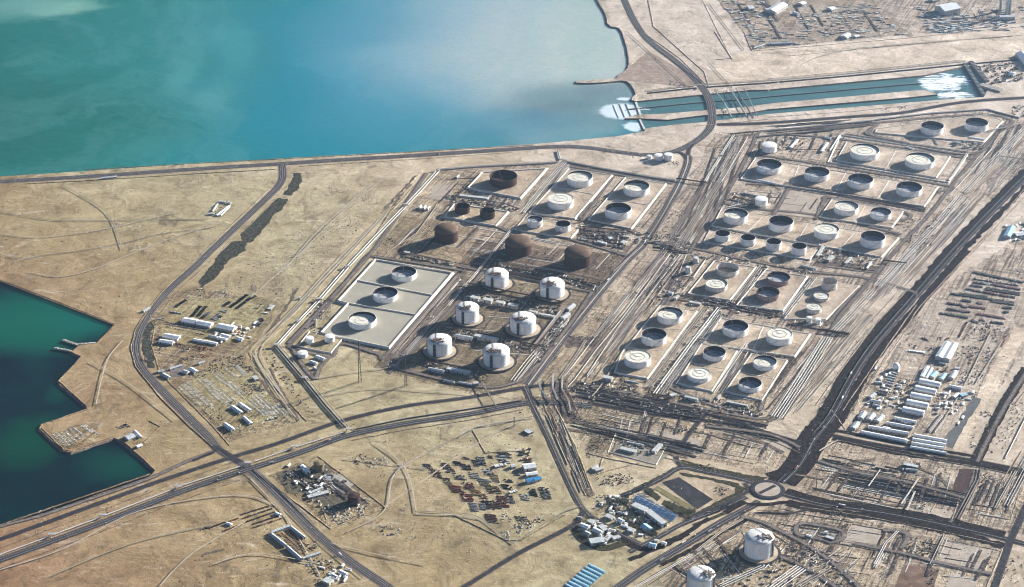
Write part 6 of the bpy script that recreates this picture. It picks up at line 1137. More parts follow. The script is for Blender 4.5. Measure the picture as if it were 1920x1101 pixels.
# ------------------------------------------------------------ GOODS, CONTAINERS, VEHICLES, SCRAP: one mesh per kind, copied
ITEMS = {}
def put(kind, x, y, ang, sx, sy, sz, col, yard, world=None):
    p = world or P(x, y); ITEMS.setdefault(kind, []).append((p, ang, sx, sy, sz, col, yard, (x, y)))
PROT = {}
def proto(kind, col):
    k = (kind, col)
    if k in PROT: return PROT[k]
    g = MB(); mats = [CM[col], DSTEEL, CM['white']]; rr = random.Random(hash(col) % 97 if False else len(PROT))
    if kind == 'pipe_stack':        # unit 1x1x1, stacked pipes
        for row, n in ((0, 5), (1, 4), (2, 3)):
            for j in range(n):
                y = (j - (n - 1) / 2) * .2; z = .17 + row * .29; g.tube((-.5 + rr.uniform(0, .04), y, z), (.5 - rr.uniform(0, .04), y, z), .105, 6)
        for x in (-.3, .3): g.rbox(x, 0, .05, 1.0, 0, .06, 0, 1)
    elif kind == 'shipping_container':
        g.rbox(0, 0, 1, 1, .02, 1)
        for k2 in range(9): g.rbox(-.44 + .11 * k2, 0, .03, 1.03, .06, .95)
        for x in (-.5, .5): g.rbox(x, 0, .03, 1.05, 0, 1.02, 0, 1)
        g.rbox(.515, 0, .01, .04, .1, .9, 0, 1)
    elif kind == 'crate_pile':
        for k2 in range(7): g.rbox(rr.uniform(-.36, .36), rr.uniform(-.36, .36), rr.uniform(.2, .45), rr.uniform(.2, .4), 0, rr.uniform(.4, 1), rr.uniform(-.25, .25), 0 if k2 % 3 else 1)
    elif kind == 'scrap_heap':
        n = 9; vs = [(0, 0, .75)]
        for ring in (.28, .5):
            for k2 in range(n): a = 2 * math.pi * k2 / n; q = ring * rr.uniform(.75, 1.2); vs.append((q * math.cos(a), q * math.sin(a), rr.uniform(.3, .95) if ring < .4 else 0))
        fs = [(0, 1 + k2, 1 + (k2 + 1) % n) for k2 in range(n)] + [(1 + k2, 1 + n + k2, 1 + n + (k2 + 1) % n, 1 + (k2 + 1) % n) for k2 in range(n)]; g.add(vs, fs)
        for k2 in range(5): a = rr.uniform(0, 6.3); g.beam((.3 * math.cos(a), .3 * math.sin(a), .2), (-.35 * math.cos(a + .5), -.3 * math.sin(a), rr.uniform(.6, 1)), .05, .05, 1)
    elif kind == 'pipe_length':
        g.add([(x, .5 * math.cos(a_), .5 + .5 * math.sin(a_)) for x in (-.5, .5) for a_ in [j * math.pi / 4 for j in range(8)]], [(j, (j + 1) % 8, 8 + (j + 1) % 8, 8 + j) for j in range(8)] + [tuple(range(7, -1, -1)), tuple(range(8, 16))])
        g.rbox(0, 0, .96, .5, -.25, .12, 0, 1)
    elif kind == 'plant_module':
        for k2 in range(5): g.rbox(-.4 + .2 * k2, rr.uniform(-.2, .2), rr.uniform(.08, .18), rr.uniform(.3, .8), 0, rr.uniform(.35, 1), 0, (0, 1, 0, 2, 0)[k2])
        for y in (-.4, .4):
            g.beam((-.5, y, .8), (.5, y, .8), .06, .06, 0)
            for x in (-.48, 0, .48): g.beam((x, y, 0), (x, y, .82), .05, .05, 1)
        g.tube((-.5, .25, .6), (.5, .25, .6), .06, 6, 0)
    elif kind == 'pressure_vessel':
        g.lathe((0, 0, 0), [(.01, 0), (.01, 0)], 4); n = 10; pr = [(-.5, .08), (-.46, .36), (-.4, .46), (.4, .46), (.46, .36), (.5, .08)]
        g.add([(x, q * math.cos(a_), .5 + q * math.sin(a_)) for x, q in pr for a_ in [j * 2 * math.pi / n for j in range(n)]], [(i * n + j, (i + 1) * n + j, (i + 1) * n + (j + 1) % n, i * n + (j + 1) % n) for i in range(5) for j in range(n)], 0, True)
        for x in (-.28, .28): g.rbox(x, 0, .08, .7, 0, .35, 0, 1)
        g.tube((.1, 0, .9), (.1, 0, 1.25), .05, 6, 1)
    elif kind == 'cabin':
        g.rbox(0, 0, .96, .94, 0, .75, 0, 0); g.add([(-.5, -.52, .74), (.5, -.52, .74), (.5, .52, .74), (-.5, .52, .74), (-.5, 0, 1), (.5, 0, 1)], [(0, 1, 5, 4), (2, 3, 4, 5), (1, 2, 5), (3, 0, 4)], 2)
        for x in (-.3, 0, .3): g.rbox(x, -.475, .12, .02, .3, .58, 0, 1)
        g.rbox(.45, 0, .08, .2, 0, .55, 0, 1)
    elif kind == 'block_slab':
        for k2 in range(4): g.rbox(-.38 + .25 * k2, 0, .22, .9, 0, .7 + .3 * (k2 % 2))
    elif kind == 'truck':
        g.rbox(-.12, 0, .74, 1, .35, 1, 0, 0); g.rbox(.38, 0, .2, .9, .2, .85, 0, 2); g.rbox(.43, 0, .12, .8, .5, .75, 0, 1); g.rbox(0, 0, .95, .7, .18, .35, 0, 1)
        for x in (-.4, -.28, .1, .36):
            for s_ in (-1, 1): g.tube((x, s_ * .32, .16), (x, s_ * .46, .16), .06, 8, 1)
    elif kind == 'car':
        g.rbox(0, 0, 1, 1, .2, .6); g.add([(-.32, -.45, .6), (.28, -.45, .6), (.28, .45, .6), (-.32, .45, .6), (-.22, -.38, 1), (.12, -.38, 1), (.12, .38, 1), (-.22, .38, 1)], [(4, 5, 6, 7)], 0); g.add([(-.32, -.45, .6), (.28, -.45, .6), (.28, .45, .6), (-.32, .45, .6), (-.22, -.38, 1), (.12, -.38, 1), (.12, .38, 1), (-.22, .38, 1)], [(0, 1, 5, 4), (1, 2, 6, 5), (2, 3, 7, 6), (3, 0, 4, 7)], 1)
        for x in (-.3, .3):
            for s_ in (-1, 1): g.tube((x, s_ * .38, .2), (x, s_ * .52, .2), .12, 8, 1)
    elif kind == 'shrub':
        for k2 in range(70):
            a, q, z = rr.uniform(0, 6.3), rr.uniform(0, .5) ** .8, rr.uniform(.1, 1); q *= (1.2 - z * .6); x, y = q * math.cos(a), q * math.sin(a); s_ = rr.uniform(.07, .16); b_ = rr.uniform(0, 6)
            g.add([(x, y, z - s_ * .5), (x + s_ * math.cos(b_), y + s_ * math.sin(b_), z + rr.uniform(-.05, .08)), (x + s_ * math.cos(b_ + 1.4), y + s_ * math.sin(b_ + 1.4), z + s_ * .6)], [(0, 1, 2)])
        g.tube((0, 0, 0), (0, 0, .5), .05, 5, 1)
    elif kind == 'tree':
        g.tube((0, 0, 0), (.02, 0, .55), .035, 6, 1)
        for k2 in range(5): a = k2 * 1.26; g.beam((.01, 0, .4), (.25 * math.cos(a), .25 * math.sin(a), .72), .025, .025, 1)
        for k2 in range(200):
            cl = k2 % 7; ca = cl * .9; cq = .0 if cl == 0 else .27; a, q = rr.uniform(0, 6.3), rr.uniform(0, .24); zc = .78 + .1 * math.sin(cl * 2.1)
            x, y, z = cq * math.cos(ca) + q * math.cos(a), cq * math.sin(ca) + q * math.sin(a), zc + rr.uniform(-.17, .17); s_ = rr.uniform(.05, .1); b_ = rr.uniform(0, 6)
            g.add([(x, y, z), (x + s_ * math.cos(b_), y + s_ * math.sin(b_), z + rr.uniform(-.04, .05)), (x + s_ * math.cos(b_ + 1.3), y + s_ * math.sin(b_ + 1.3), z + rr.uniform(0, .07))], [(0, 1, 2)])
    PROT[k] = (g, mats); return PROT[k]
def ang(dx, dy, x=960, y=600):
    a, b = P(x, y), P(x + dx, y + dy); return math.atan2(b.y - a.y, b.x - a.x)
def rowp(kind, a, b, n, sx, sy, sz, cols, yard, across=True, jit=.8):
    """row of goods between two photo points; items lie across or along the row"""
    aa = ang(b[0] - a[0], b[1] - a[1], *a) + (math.pi / 2 if across else 0)
    for k in range(n):
        f = (k + .5) / n; x, y = a[0] + (b[0] - a[0]) * f, a[1] + (b[1] - a[1]) * f
        if rnd.random() < .07: continue
        put(kind, x + rnd.uniform(-.25, .25) * jit, y + rnd.uniform(-.2, .2) * jit, aa + rnd.uniform(-.05, .05), sx * rnd.uniform(.8, 1.15), sy * rnd.uniform(.8, 1.1), sz * rnd.uniform(.7, 1.2), rnd.choice(cols), yard)
def inside(x, y, poly):
    c = False; n = len(poly)
    for i in range(n):
        x1, y1 = poly[i]; x2, y2 = poly[(i + 1) % n]
        if (y1 > y) != (y2 > y) and x < (x2 - x1) * (y - y1) / (y2 - y1) + x1: c = not c
    return c
def scatter(kind, poly, n, s0, s1, hz, cols, yard, base=None, spread=3.2):
    xs = [p[0] for p in poly]; ys = [p[1] for p in poly]; k = 0; tries = 0
    while k < n and tries < n * 20:
        tries += 1; x, y = rnd.uniform(min(xs), max(xs)), rnd.uniform(min(ys), max(ys))
        if inside(x, y, poly):
            s_ = rnd.uniform(s0, s1); put(kind, x, y, (base if base is not None else 0) + rnd.uniform(-spread / 2, spread / 2), s_, s_ * rnd.uniform(.4, .9), hz * rnd.uniform(.6, 1.3), rnd.choice(cols), yard); k += 1
Y1, Y2, Y3, Y4, Y5, Y6, Y7, Y8, Y9 = ('in the western warehouse yard', 'in the block yard beside the curved road', 'in the scrap yard with blue tents', 'in the storage yard right of the highway', 'in the far right storage yard', 'on the small harbour spit', 'in the lower left rows beyond the pipeline', 'in the upper right yards', 'around the plant corridors')
# western yard
for a, b, n, c_ in (((328, 577), (349, 563), 7, ['black', 'brown']), ((360, 594), (376, 574), 9, ['black', 'green']), ((369, 596), (387, 575), 9, ['green', 'dark']), ((451, 563), (464, 553), 8, ['black']), ((461, 565), (479, 555), 9, ['black']), ((431, 577), (450, 564), 10, ['black']), ((442, 580), (460, 567), 9, ['black', 'dark']), ((418, 575), (431, 567), 6, ['dark', 'green']), ((378, 598), (393, 586), 7, ['dark', 'grey']), ((398, 600), (420, 581), 9, ['grey', 'pale']), ((404, 602), (426, 582), 8, ['pale', 'dark']), ((476, 613), (493, 594), 8, ['grey', 'green']), ((482, 613), (496, 597), 6, ['dark', 'grey'])):
    rowp('pipe_stack', a, b, n, 13, 5, 3.4, c_, Y1)
for a, b, n in (((306, 604), (384, 617), 26), ((308, 608), (385, 621), 26), ((312, 613), (345, 619), 10), ((360, 622), (382, 628), 8)): rowp('crate_pile', a, b, n, 6, 5, 3, ['brown', 'tan', 'dark', 'white'], Y1)
for a, b, n in (((440, 614), (468, 619), 8), ((436, 621), (466, 627), 9), ((442, 626), (460, 630), 6)): rowp('shipping_container', a, b, n, 7, 3, 3, ['white', 'orange', 'red', 'brown'], Y1)
rowp('truck', (497, 589), (512, 573), 7, 17, 4, 4, ['white'], Y1); rowp('truck', (291, 601), (308, 597), 4, 12, 3.5, 3.5, ['grey', 'white'], Y1, False); rowp('truck', (319, 585), (340, 589), 4, 14, 3.5, 3.5, ['white', 'grey'], Y1, False)
for p, n, c_ in (([(326, 641), (358, 648), (354, 656), (324, 648)], 34, ['rust', 'brown', 'tan']), ([(362, 648), (402, 652), (396, 660), (362, 657)], 42, ['red', 'rust', 'brown']), ([(378, 666), (392, 662), (394, 668), (382, 671)], 8, ['orange', 'red']), ([(290, 652), (306, 648), (310, 668), (296, 668)], 8, ['dark', 'grey']), ([(340, 655), (356, 655), (356, 662), (340, 661)], 7, ['grey', 'dark']), ([(478, 577), (496, 564), (498, 568), (480, 584)], 9, ['pale', 'dark']), ([(414, 545), (428, 545), (426, 556), (414, 554)], 9, ['pale', 'dark']), ([(370, 538), (384, 538), (384, 546), (370, 545)], 9, ['pale', 'brown'])):
    scatter('scrap_heap', p, n, 4, 9, 3, c_, Y1)
# block yard
for a, b in (((334, 726), (376, 761)), ((340, 722), (366, 743)), ((344, 720), (371, 741)), ((350, 717), (373, 737)), ((368, 741), (398, 767)), ((374, 740), (400, 762)), ((371, 712), (398, 736)), ((377, 709), (404, 731)), ((384, 711), (403, 726)), ((391, 733), (424, 761)), ((397, 730), (430, 758)), ((404, 729), (437, 757)), ((413, 728), (446, 755)), ((402, 704), (424, 722)), ((408, 700), (431, 720)), ((425, 720), (455, 746)), ((431, 716), (458, 741)), ((420, 690), (445, 709)), ((437, 685), (457, 703)), ((442, 684), (462, 702)), ((465, 755), (497, 781)), ((470, 752), (502, 778)), ((474, 746), (511, 780)), ((480, 742), (518, 780)), ((487, 740), (524, 778)), ((515, 760), (535, 780)), ((520, 757), (541, 777))):
    rowp('block_slab', a, b, max(4, int(math.dist(a, b) / 2.6)), 8, 3.6, 1.8, ['white', 'white', 'pale', 'white', 'tan'], Y2)
for p, n, c_ in (([(388, 678), (437, 664), (452, 672), (445, 690), (420, 704), (392, 698)], 90, ['brown', 'rust', 'dark', 'tan']), ([(445, 664), (456, 668), (476, 695), (466, 706), (450, 690)], 40, ['black', 'brown']), ([(452, 718), (474, 722), (476, 738), (464, 742), (452, 730)], 34, ['brown', 'rust', 'black']), ([(432, 748), (440, 750), (436, 762), (428, 756)], 10, ['brown', 'dark']), ([(376, 758), (414, 768), (418, 790), (394, 788)], 40, ['dark', 'pale', 'brown']), ([(472, 718), (490, 722), (500, 738), (480, 742)], 24, ['dark', 'green']), ([(336, 672), (380, 664), (384, 670), (340, 682)], 26, ['brown', 'dark']), ([(345, 700), (400, 690), (402, 698), (360, 716)], 30, ['brown', 'dark', 'tan']), ([(440, 788), (450, 800), (440, 812), (432, 806)], 8, ['white', 'grey']), ([(494, 640), (500, 650), (540, 700), (560, 740), (590, 775), (580, 780), (520, 705), (488, 655)], 60, ['brown', 'dark'])):
    scatter('scrap_heap', p, n, 4, 8, 2.6, c_, Y2)
rowp('pipe_stack', (470, 722), (492, 735), 6, 14, 5, 3, ['green', 'dark'], Y2); rowp('truck', (500, 788), (520, 784), 6, 11, 3.5, 3.5, ['white', 'green', 'black'], Y2)
# harbour spit
for a, b in (((99, 814), (124, 838)), ((105, 811), (131, 836)), ((114, 811), (137, 833)), ((121, 808), (143, 829)), ((130, 804), (150, 824)), ((138, 801), (158, 820)), ((152, 798), (180, 816)), ((158, 797), (186, 815))):
    rowp('block_slab', a, b, 9, 8, 4, 1.6, ['white', 'white', 'pale'], Y6)
scatter('crate_pile', [(218, 797), (245, 790), (248, 804), (222, 806)], 14, 5, 9, 3, ['dark', 'grey', 'white'], Y6)
# scrap yard
Z = lambda x, y: (740 + x / 3.933, 760 + y / 3.933)
for x0, y0, x1, y1, c_ in ((205, 430, 285, 468, 'black dark'), (250, 470, 350, 500, 'rust'), (265, 495, 355, 530, 'rust brown'), (330, 420, 420, 460, 'brown purple'), (360, 460, 460, 500, 'grey rust'), (430, 410, 500, 445, 'black'), (480, 430, 575, 475, 'black purple'), (565, 400, 630, 450, 'green dark'), (590, 375, 680, 440, 'black grey'), (500, 380, 560, 400, 'dark'),
                           (330, 530, 430, 560, 'brown yellow'), (360, 560, 440, 590, 'yellow tan'), (430, 510, 540, 550, 'black pale'), (540, 490, 640, 540, 'pale tan'), (400, 590, 520, 645, 'rust red'), (500, 565, 600, 620, 'red rust'), (600, 540, 720, 565, 'grey'), (620, 562, 715, 592, 'yellow'), (650, 465, 740, 515, 'white black'), (700, 505, 780, 565, 'yellow tan'),
                           (560, 620, 650, 665, 'orange yellow'), (665, 590, 795, 650, 'brown yellow'), (480, 650, 595, 710, 'red rust'), (620, 650, 690, 690, 'brown orange'), (750, 665, 850, 750, 'red rust'), (800, 660, 890, 720, 'grey dark'), (550, 715, 620, 780, 'grey'), (620, 720, 680, 770, 'grey'), (640, 700, 740, 765, 'brown black'), (720, 700, 790, 760, 'brown rust'),
                           (780, 580, 880, 620, 'black green'), (745, 345, 870, 365, 'dark'), (745, 368, 870, 385, 'grey purple'), (755, 390, 860, 425, 'purple white'), (905, 335, 945, 375, 'dark'), (940, 385, 1020, 425, 'brown'), (870, 480, 930, 520, 'dark grey'), (980, 610, 1060, 670, 'black'), (1060, 600, 1160, 690, 'grey dark'), (920, 650, 1000, 700, 'grey pale'), (660, 800, 770, 870, 'brown rust'), (880, 815, 1000, 855, 'tan brown'), (800, 540, 880, 570, 'dark'), (690, 370, 725, 392, 'brown')):
    cs = c_.split(); X0, Y0 = Z(x0, y0); X1, Y1_ = Z(x1, y1); W_, H_ = X1 - X0, Y1_ - Y0; nr = max(2, int(H_ / 2.6))
    for r_ in range(nr):
        f = (r_ + .5) / nr; sh = f * W_ * .25; n = max(3, int(W_ * .75 / 3.2)); a = (X0 + sh, Y0 + H_ * f); b = (X0 + sh + W_ * .75, Y0 + H_ * f + (2 if W_ > 15 else 1)); rowp(rnd.choice(('pipe_stack', 'pipe_stack', 'crate_pile')), a, b, n, 6.5, 4.6, 2.4, [c for c in cs], Y3, False, 1.2)
rowp('truck', Z(735, 455), Z(825, 440), 7, 14, 4, 4, ['white'], Y3); rowp('truck', Z(845, 650), Z(905, 632), 4, 9, 4, 3.5, ['white'], Y3); rowp('shipping_container', Z(930, 405), Z(1015, 395), 6, 8, 3, 3, ['brown', 'red', 'white'], Y3)
scatter('scrap_heap', [Z(900, 870), Z(1080, 820), Z(1100, 850), Z(920, 950), Z(830, 980), Z(840, 940)], 48, 4, 9, 2.8, ['pale', 'white', 'tan', 'dark', 'green'], Y3); scatter('scrap_heap', [Z(780, 780), Z(870, 840), Z(860, 870), Z(780, 840)], 12, 4, 8, 2, ['grey'], Y3); scatter('scrap_heap', [Z(960, 170), Z(1030, 190), Z(1030, 230), Z(960, 230)], 10, 4, 8, 4, ['black', 'grey'], Y3)
scatter('crate_pile', [Z(930, 310), Z(1000, 320), Z(1010, 380), Z(960, 370)], 16, 4, 8, 3, ['dark', 'purple'], Y3); scatter('scrap_heap', [Z(770, 910), Z(840, 930), Z(850, 990), Z(790, 960)], 12, 4, 8, 3, ['black', 'pale'], Y3)
# rows in the far right yard
Q = lambda x, y: (1620 + x / 4.587, 380 + y / 4.587)
for a, b, c_ in (((945, 600), (1300, 675), 'dark'), ((1310, 680), (1376, 690), 'black'), ((950, 655), (1330, 712), 'tan purple'), ((945, 683), (1080, 705), 'grey purple'), ((1100, 705), (1345, 748), 'rust purple'), ((918, 712), (1020, 730), 'purple black'), ((1050, 738), (1340, 785), 'black'), ((1050, 748), (1340, 794), 'dark black'), ((875, 745), (1010, 770), 'black purple'), ((1020, 770), (1300, 820), 'black rust'), ((745, 788), (1060, 830), 'black'), ((820, 785), (1060, 815), 'green dark'), ((1060, 830), (1290, 865), 'black dark'), ((1100, 850), (1290, 880), 'dark'), ((840, 843), (920, 855), 'black'), ((970, 862), (1020, 872), 'purple'), ((712, 868), (850, 885), 'purple black'), ((840, 895), (890, 903), 'purple'), ((900, 895), (1045, 915), 'purple rust'), ((1190, 905), (1270, 912), 'black'), ((715, 918), (800, 930), 'black'), ((810, 932), (915, 945), 'purple black'), ((650, 955), (780, 975), 'green black'), ((790, 975), (895, 995), 'green dark'), ((965, 958), (1010, 965), 'rust'), ((1020, 965), (1215, 1000), 'rust purple'), ((1200, 945), (1245, 950), 'black'), ((920, 1015), (980, 1040), 'black'), ((990, 1010), (1040, 1018), 'purple'), ((1090, 1030), (1200, 1045), 'purple black')):
    a_, b_ = Q(*a), Q(*b)
    for o in (-.8, .8): rowp('pipe_stack', (a_[0], a_[1] + o), (b_[0], b_[1] + o), max(3, int(math.dist(a_, b_) / 2.5)), 8, 5.8, 4, c_.split(), Y5)
T = lambda x, y: (1560 + x / 3.669, 560 + y / 3.669)
rowp('shipping_container', T(1222, 200), T(1160, 335), 16, 7, 3.4, 3.4, ['orange', 'orange', 'tan'], Y4); rowp('shipping_container', T(930, 160), T(870, 270), 12, 7, 3.4, 3, ['orange', 'rust', 'dark'], Y4); rowp('shipping_container', T(965, 390), T(945, 450), 7, 7, 3.4, 3, ['orange', 'tan'], Y4)
for p, n, c_ in (([(T(940, 190)), T(1010, 160), T(1100, 180), T(1080, 260), T(1000, 310), T(900, 280)], 80, ['dark', 'tan', 'pale', 'brown']), ([T(1030, 190), T(1110, 190), T(1100, 270), T(1010, 300)], 36, ['black', 'green']), ([T(1120, 190), T(1200, 200), T(1150, 320), T(1100, 300)], 40, ['brown', 'tan', 'grey']), ([T(860, 320), T(1040, 330), T(1000, 440), T(840, 440)], 80, ['dark', 'grey', 'brown', 'pale']), ([T(640, 340), T(720, 320), T(700, 400), T(620, 390)], 30, ['white', 'dark', 'grey']), ([T(1050, 335), T(1095, 340), T(1060, 460), T(1025, 440)], 24, ['green', 'blue']), ([T(1090, 370), T(1135, 380), T(1085, 480), T(1050, 470)], 18, ['dark', 'blue']), ([T(880, 470), T(1060, 480), T(1020, 600), T(860, 590)], 90, ['white', 'grey', 'dark', 'blue', 'brown']), ([T(690, 470), T(800, 470), T(790, 520), T(680, 500)], 24, ['brown', 'orange', 'green']), ([T(460, 560), T(560, 550), T(540, 640), T(440, 640)], 50, ['brown', 'tan', 'dark']), ([T(390, 640), T(500, 640), T(470, 760), T(360, 750)], 60, ['brown', 'tan', 'dark', 'white']), ([T(720, 640), T(830, 650), T(800, 780), T(690, 780)], 60, ['brown', 'tan', 'rust']), ([T(820, 680), T(920, 690), T(880, 760), T(810, 750)], 24, ['dark', 'grey', 'white']), ([T(530, 310), T(600, 320), T(590, 350), T(530, 345)], 12, ['black', 'brown']), ([T(600, 190), T(670, 160), T(670, 200), T(620, 215)], 14, ['white', 'pale']), ([T(720, 270), T(820, 265), T(800, 290), T(720, 290)], 14, ['brown', 'dark']), ([T(940, 640), T(1000, 640), T(980, 700), T(930, 690)], 14, ['dark', 'pale'])):
    scatter('scrap_heap', p, n, 4, 8.5, 3, c_, Y4)
rowp('truck', T(530, 360), T(640, 375), 11, 11, 4, 3.6, ['white'], Y4); rowp('truck', T(620, 270), T(660, 290), 3, 12, 4, 3.6, ['grey', 'dark'], Y4, False)
# lower left rows
V = lambda x, y: (360 + x / 3.6575, 800 + y / 3.6575)
for a, b, c_ in (((335, 605), (530, 545), 'orange brown dark'), ((350, 630), (560, 560), 'tan brown'), ((370, 655), (570, 585), 'black brown'), ((420, 670), (600, 610), 'black rust'), ((420, 695), (620, 630), 'rust tan'), ((110, 700), (230, 655), 'dark brown'), ((210, 720), (320, 680), 'orange red'), ((260, 650), (320, 630), 'red orange'), ((70, 705), (130, 690), 'grey dark')):
    a_, b_ = V(*a), V(*b); rowp('crate_pile', a_, b_, int(math.dist(a_, b_) / 2.6), 6.5, 4.5, 2.6, c_.split(), Y7)
for o in range(4): rowp('crate_pile', V(585 + o * 28, 735 - o * 5), V(740 + o * 30, 880 - o * 8), 17, 6, 5, 2.4, ['rust', 'brown', 'orange'] if o % 2 == 0 else ['rust', 'red'], Y7)
scatter('scrap_heap', [V(770, 930), V(900, 880), V(990, 950), V(940, 1010), V(860, 1080), V(800, 990)], 60, 4, 8, 3, ['brown', 'black', 'pale', 'white'], Y7); scatter('scrap_heap', [V(930, 580), V(1130, 540), V(1240, 580), V(1000, 680)], 70, 4, 9, 2.6, ['pale', 'white', 'grey', 'tan', 'dark'], Y7)
scatter('crate_pile', [V(800, 770), V(850, 780), V(860, 840), V(800, 830)], 10, 4, 8, 3, ['white', 'brown'], Y7); scatter('scrap_heap', [V(1180, 240), V(1330, 200), V(1350, 260), V(1230, 300)], 55, 3.5, 7, 2.2, ['tan', 'pale'], Y7); scatter('scrap_heap', [V(1090, 200), V(1200, 190), V(1180, 260), V(1100, 260)], 22, 4, 8, 3, ['tan', 'dark'], Y7)
scatter('crate_pile', [V(690, 350), V(860, 340), V(900, 400), V(760, 440), V(700, 420)], 40, 4, 9, 4, ['tan', 'green', 'dark', 'yellow'], Y7); scatter('crate_pile', [V(620, 300), V(740, 290), V(840, 340), V(640, 400)], 20, 4, 9, 4, ['dark', 'green'], Y7)
scatter('scrap_heap', [V(1290, 680), V(1440, 690), V(1440, 740), V(1320, 760)], 30, 4, 9, 2.6, ['tan', 'pale', 'dark'], Y7)
# far yards
for pl_, n, c_ in (([(1350, 4), (1440, 0), (1445, 24), (1395, 60), (1378, 50)], 26, ['dark', 'grey', 'purple', 'pale']), ([(1390, 60), (1500, 55), (1505, 80), (1405, 90)], 30, ['dark', 'blue', 'grey']), ([(1490, 40), (1640, 30), (1690, 66), (1500, 78)], 60, ['grey', 'pale', 'purple', 'white']), ([(1550, 8), (1640, 5), (1640, 34), (1560, 32)], 34, ['white', 'grey', 'pale']),
                 ([(1720, 30), (1810, 26), (1830, 56), (1745, 64)], 52, ['white', 'blue', 'pale', 'grey']), ([(1855, 60), (1830, 20), (1920, 10), (1930, 50)], 20, ['blue', 'grey', 'white']), ([(1700, 10), (1745, 8), (1760, 30), (1720, 30)], 9, ['dark', 'blue'])):
    xs = [q[0] for q in pl_]; ys = [q[1] for q in pl_]; k = 0
    while k < n:
        x, y = rnd.uniform(min(xs), max(xs)), rnd.uniform(min(ys), max(ys))
        if not inside(x, y, pl_): continue
        k += 1; cc = rnd.choice(c_); kd = rnd.choice(('crate_pile', 'pipe_stack', 'scrap_heap')); m_ = rnd.randint(3, 7); s_ = rnd.uniform(5, 9)
        for q in range(m_): put(kd, x + q * s_ * .42, y + q * s_ * .06 * (1 if k % 2 else -.4), .05, s_, s_ * .8, rnd.uniform(2, 4), cc if rnd.random() < .8 else 'pale', Y8)
scatter('crate_pile', [(1842, 122), (1905, 118), (1918, 152), (1860, 156)], 70, 6, 13, 5, ['tan', 'grey', 'brown', 'pale'], Y8, .1, .5); scatter('crate_pile', [(1895, 200), (1925, 196), (1925, 222), (1900, 216)], 26, 6, 12, 3, ['pale', 'white', 'grey'], Y8); scatter('crate_pile', [(1884, 440), (1925, 430), (1925, 450), (1886, 446)], 18, 6, 12, 4, ['white', 'blue', 'pale'], Y8)
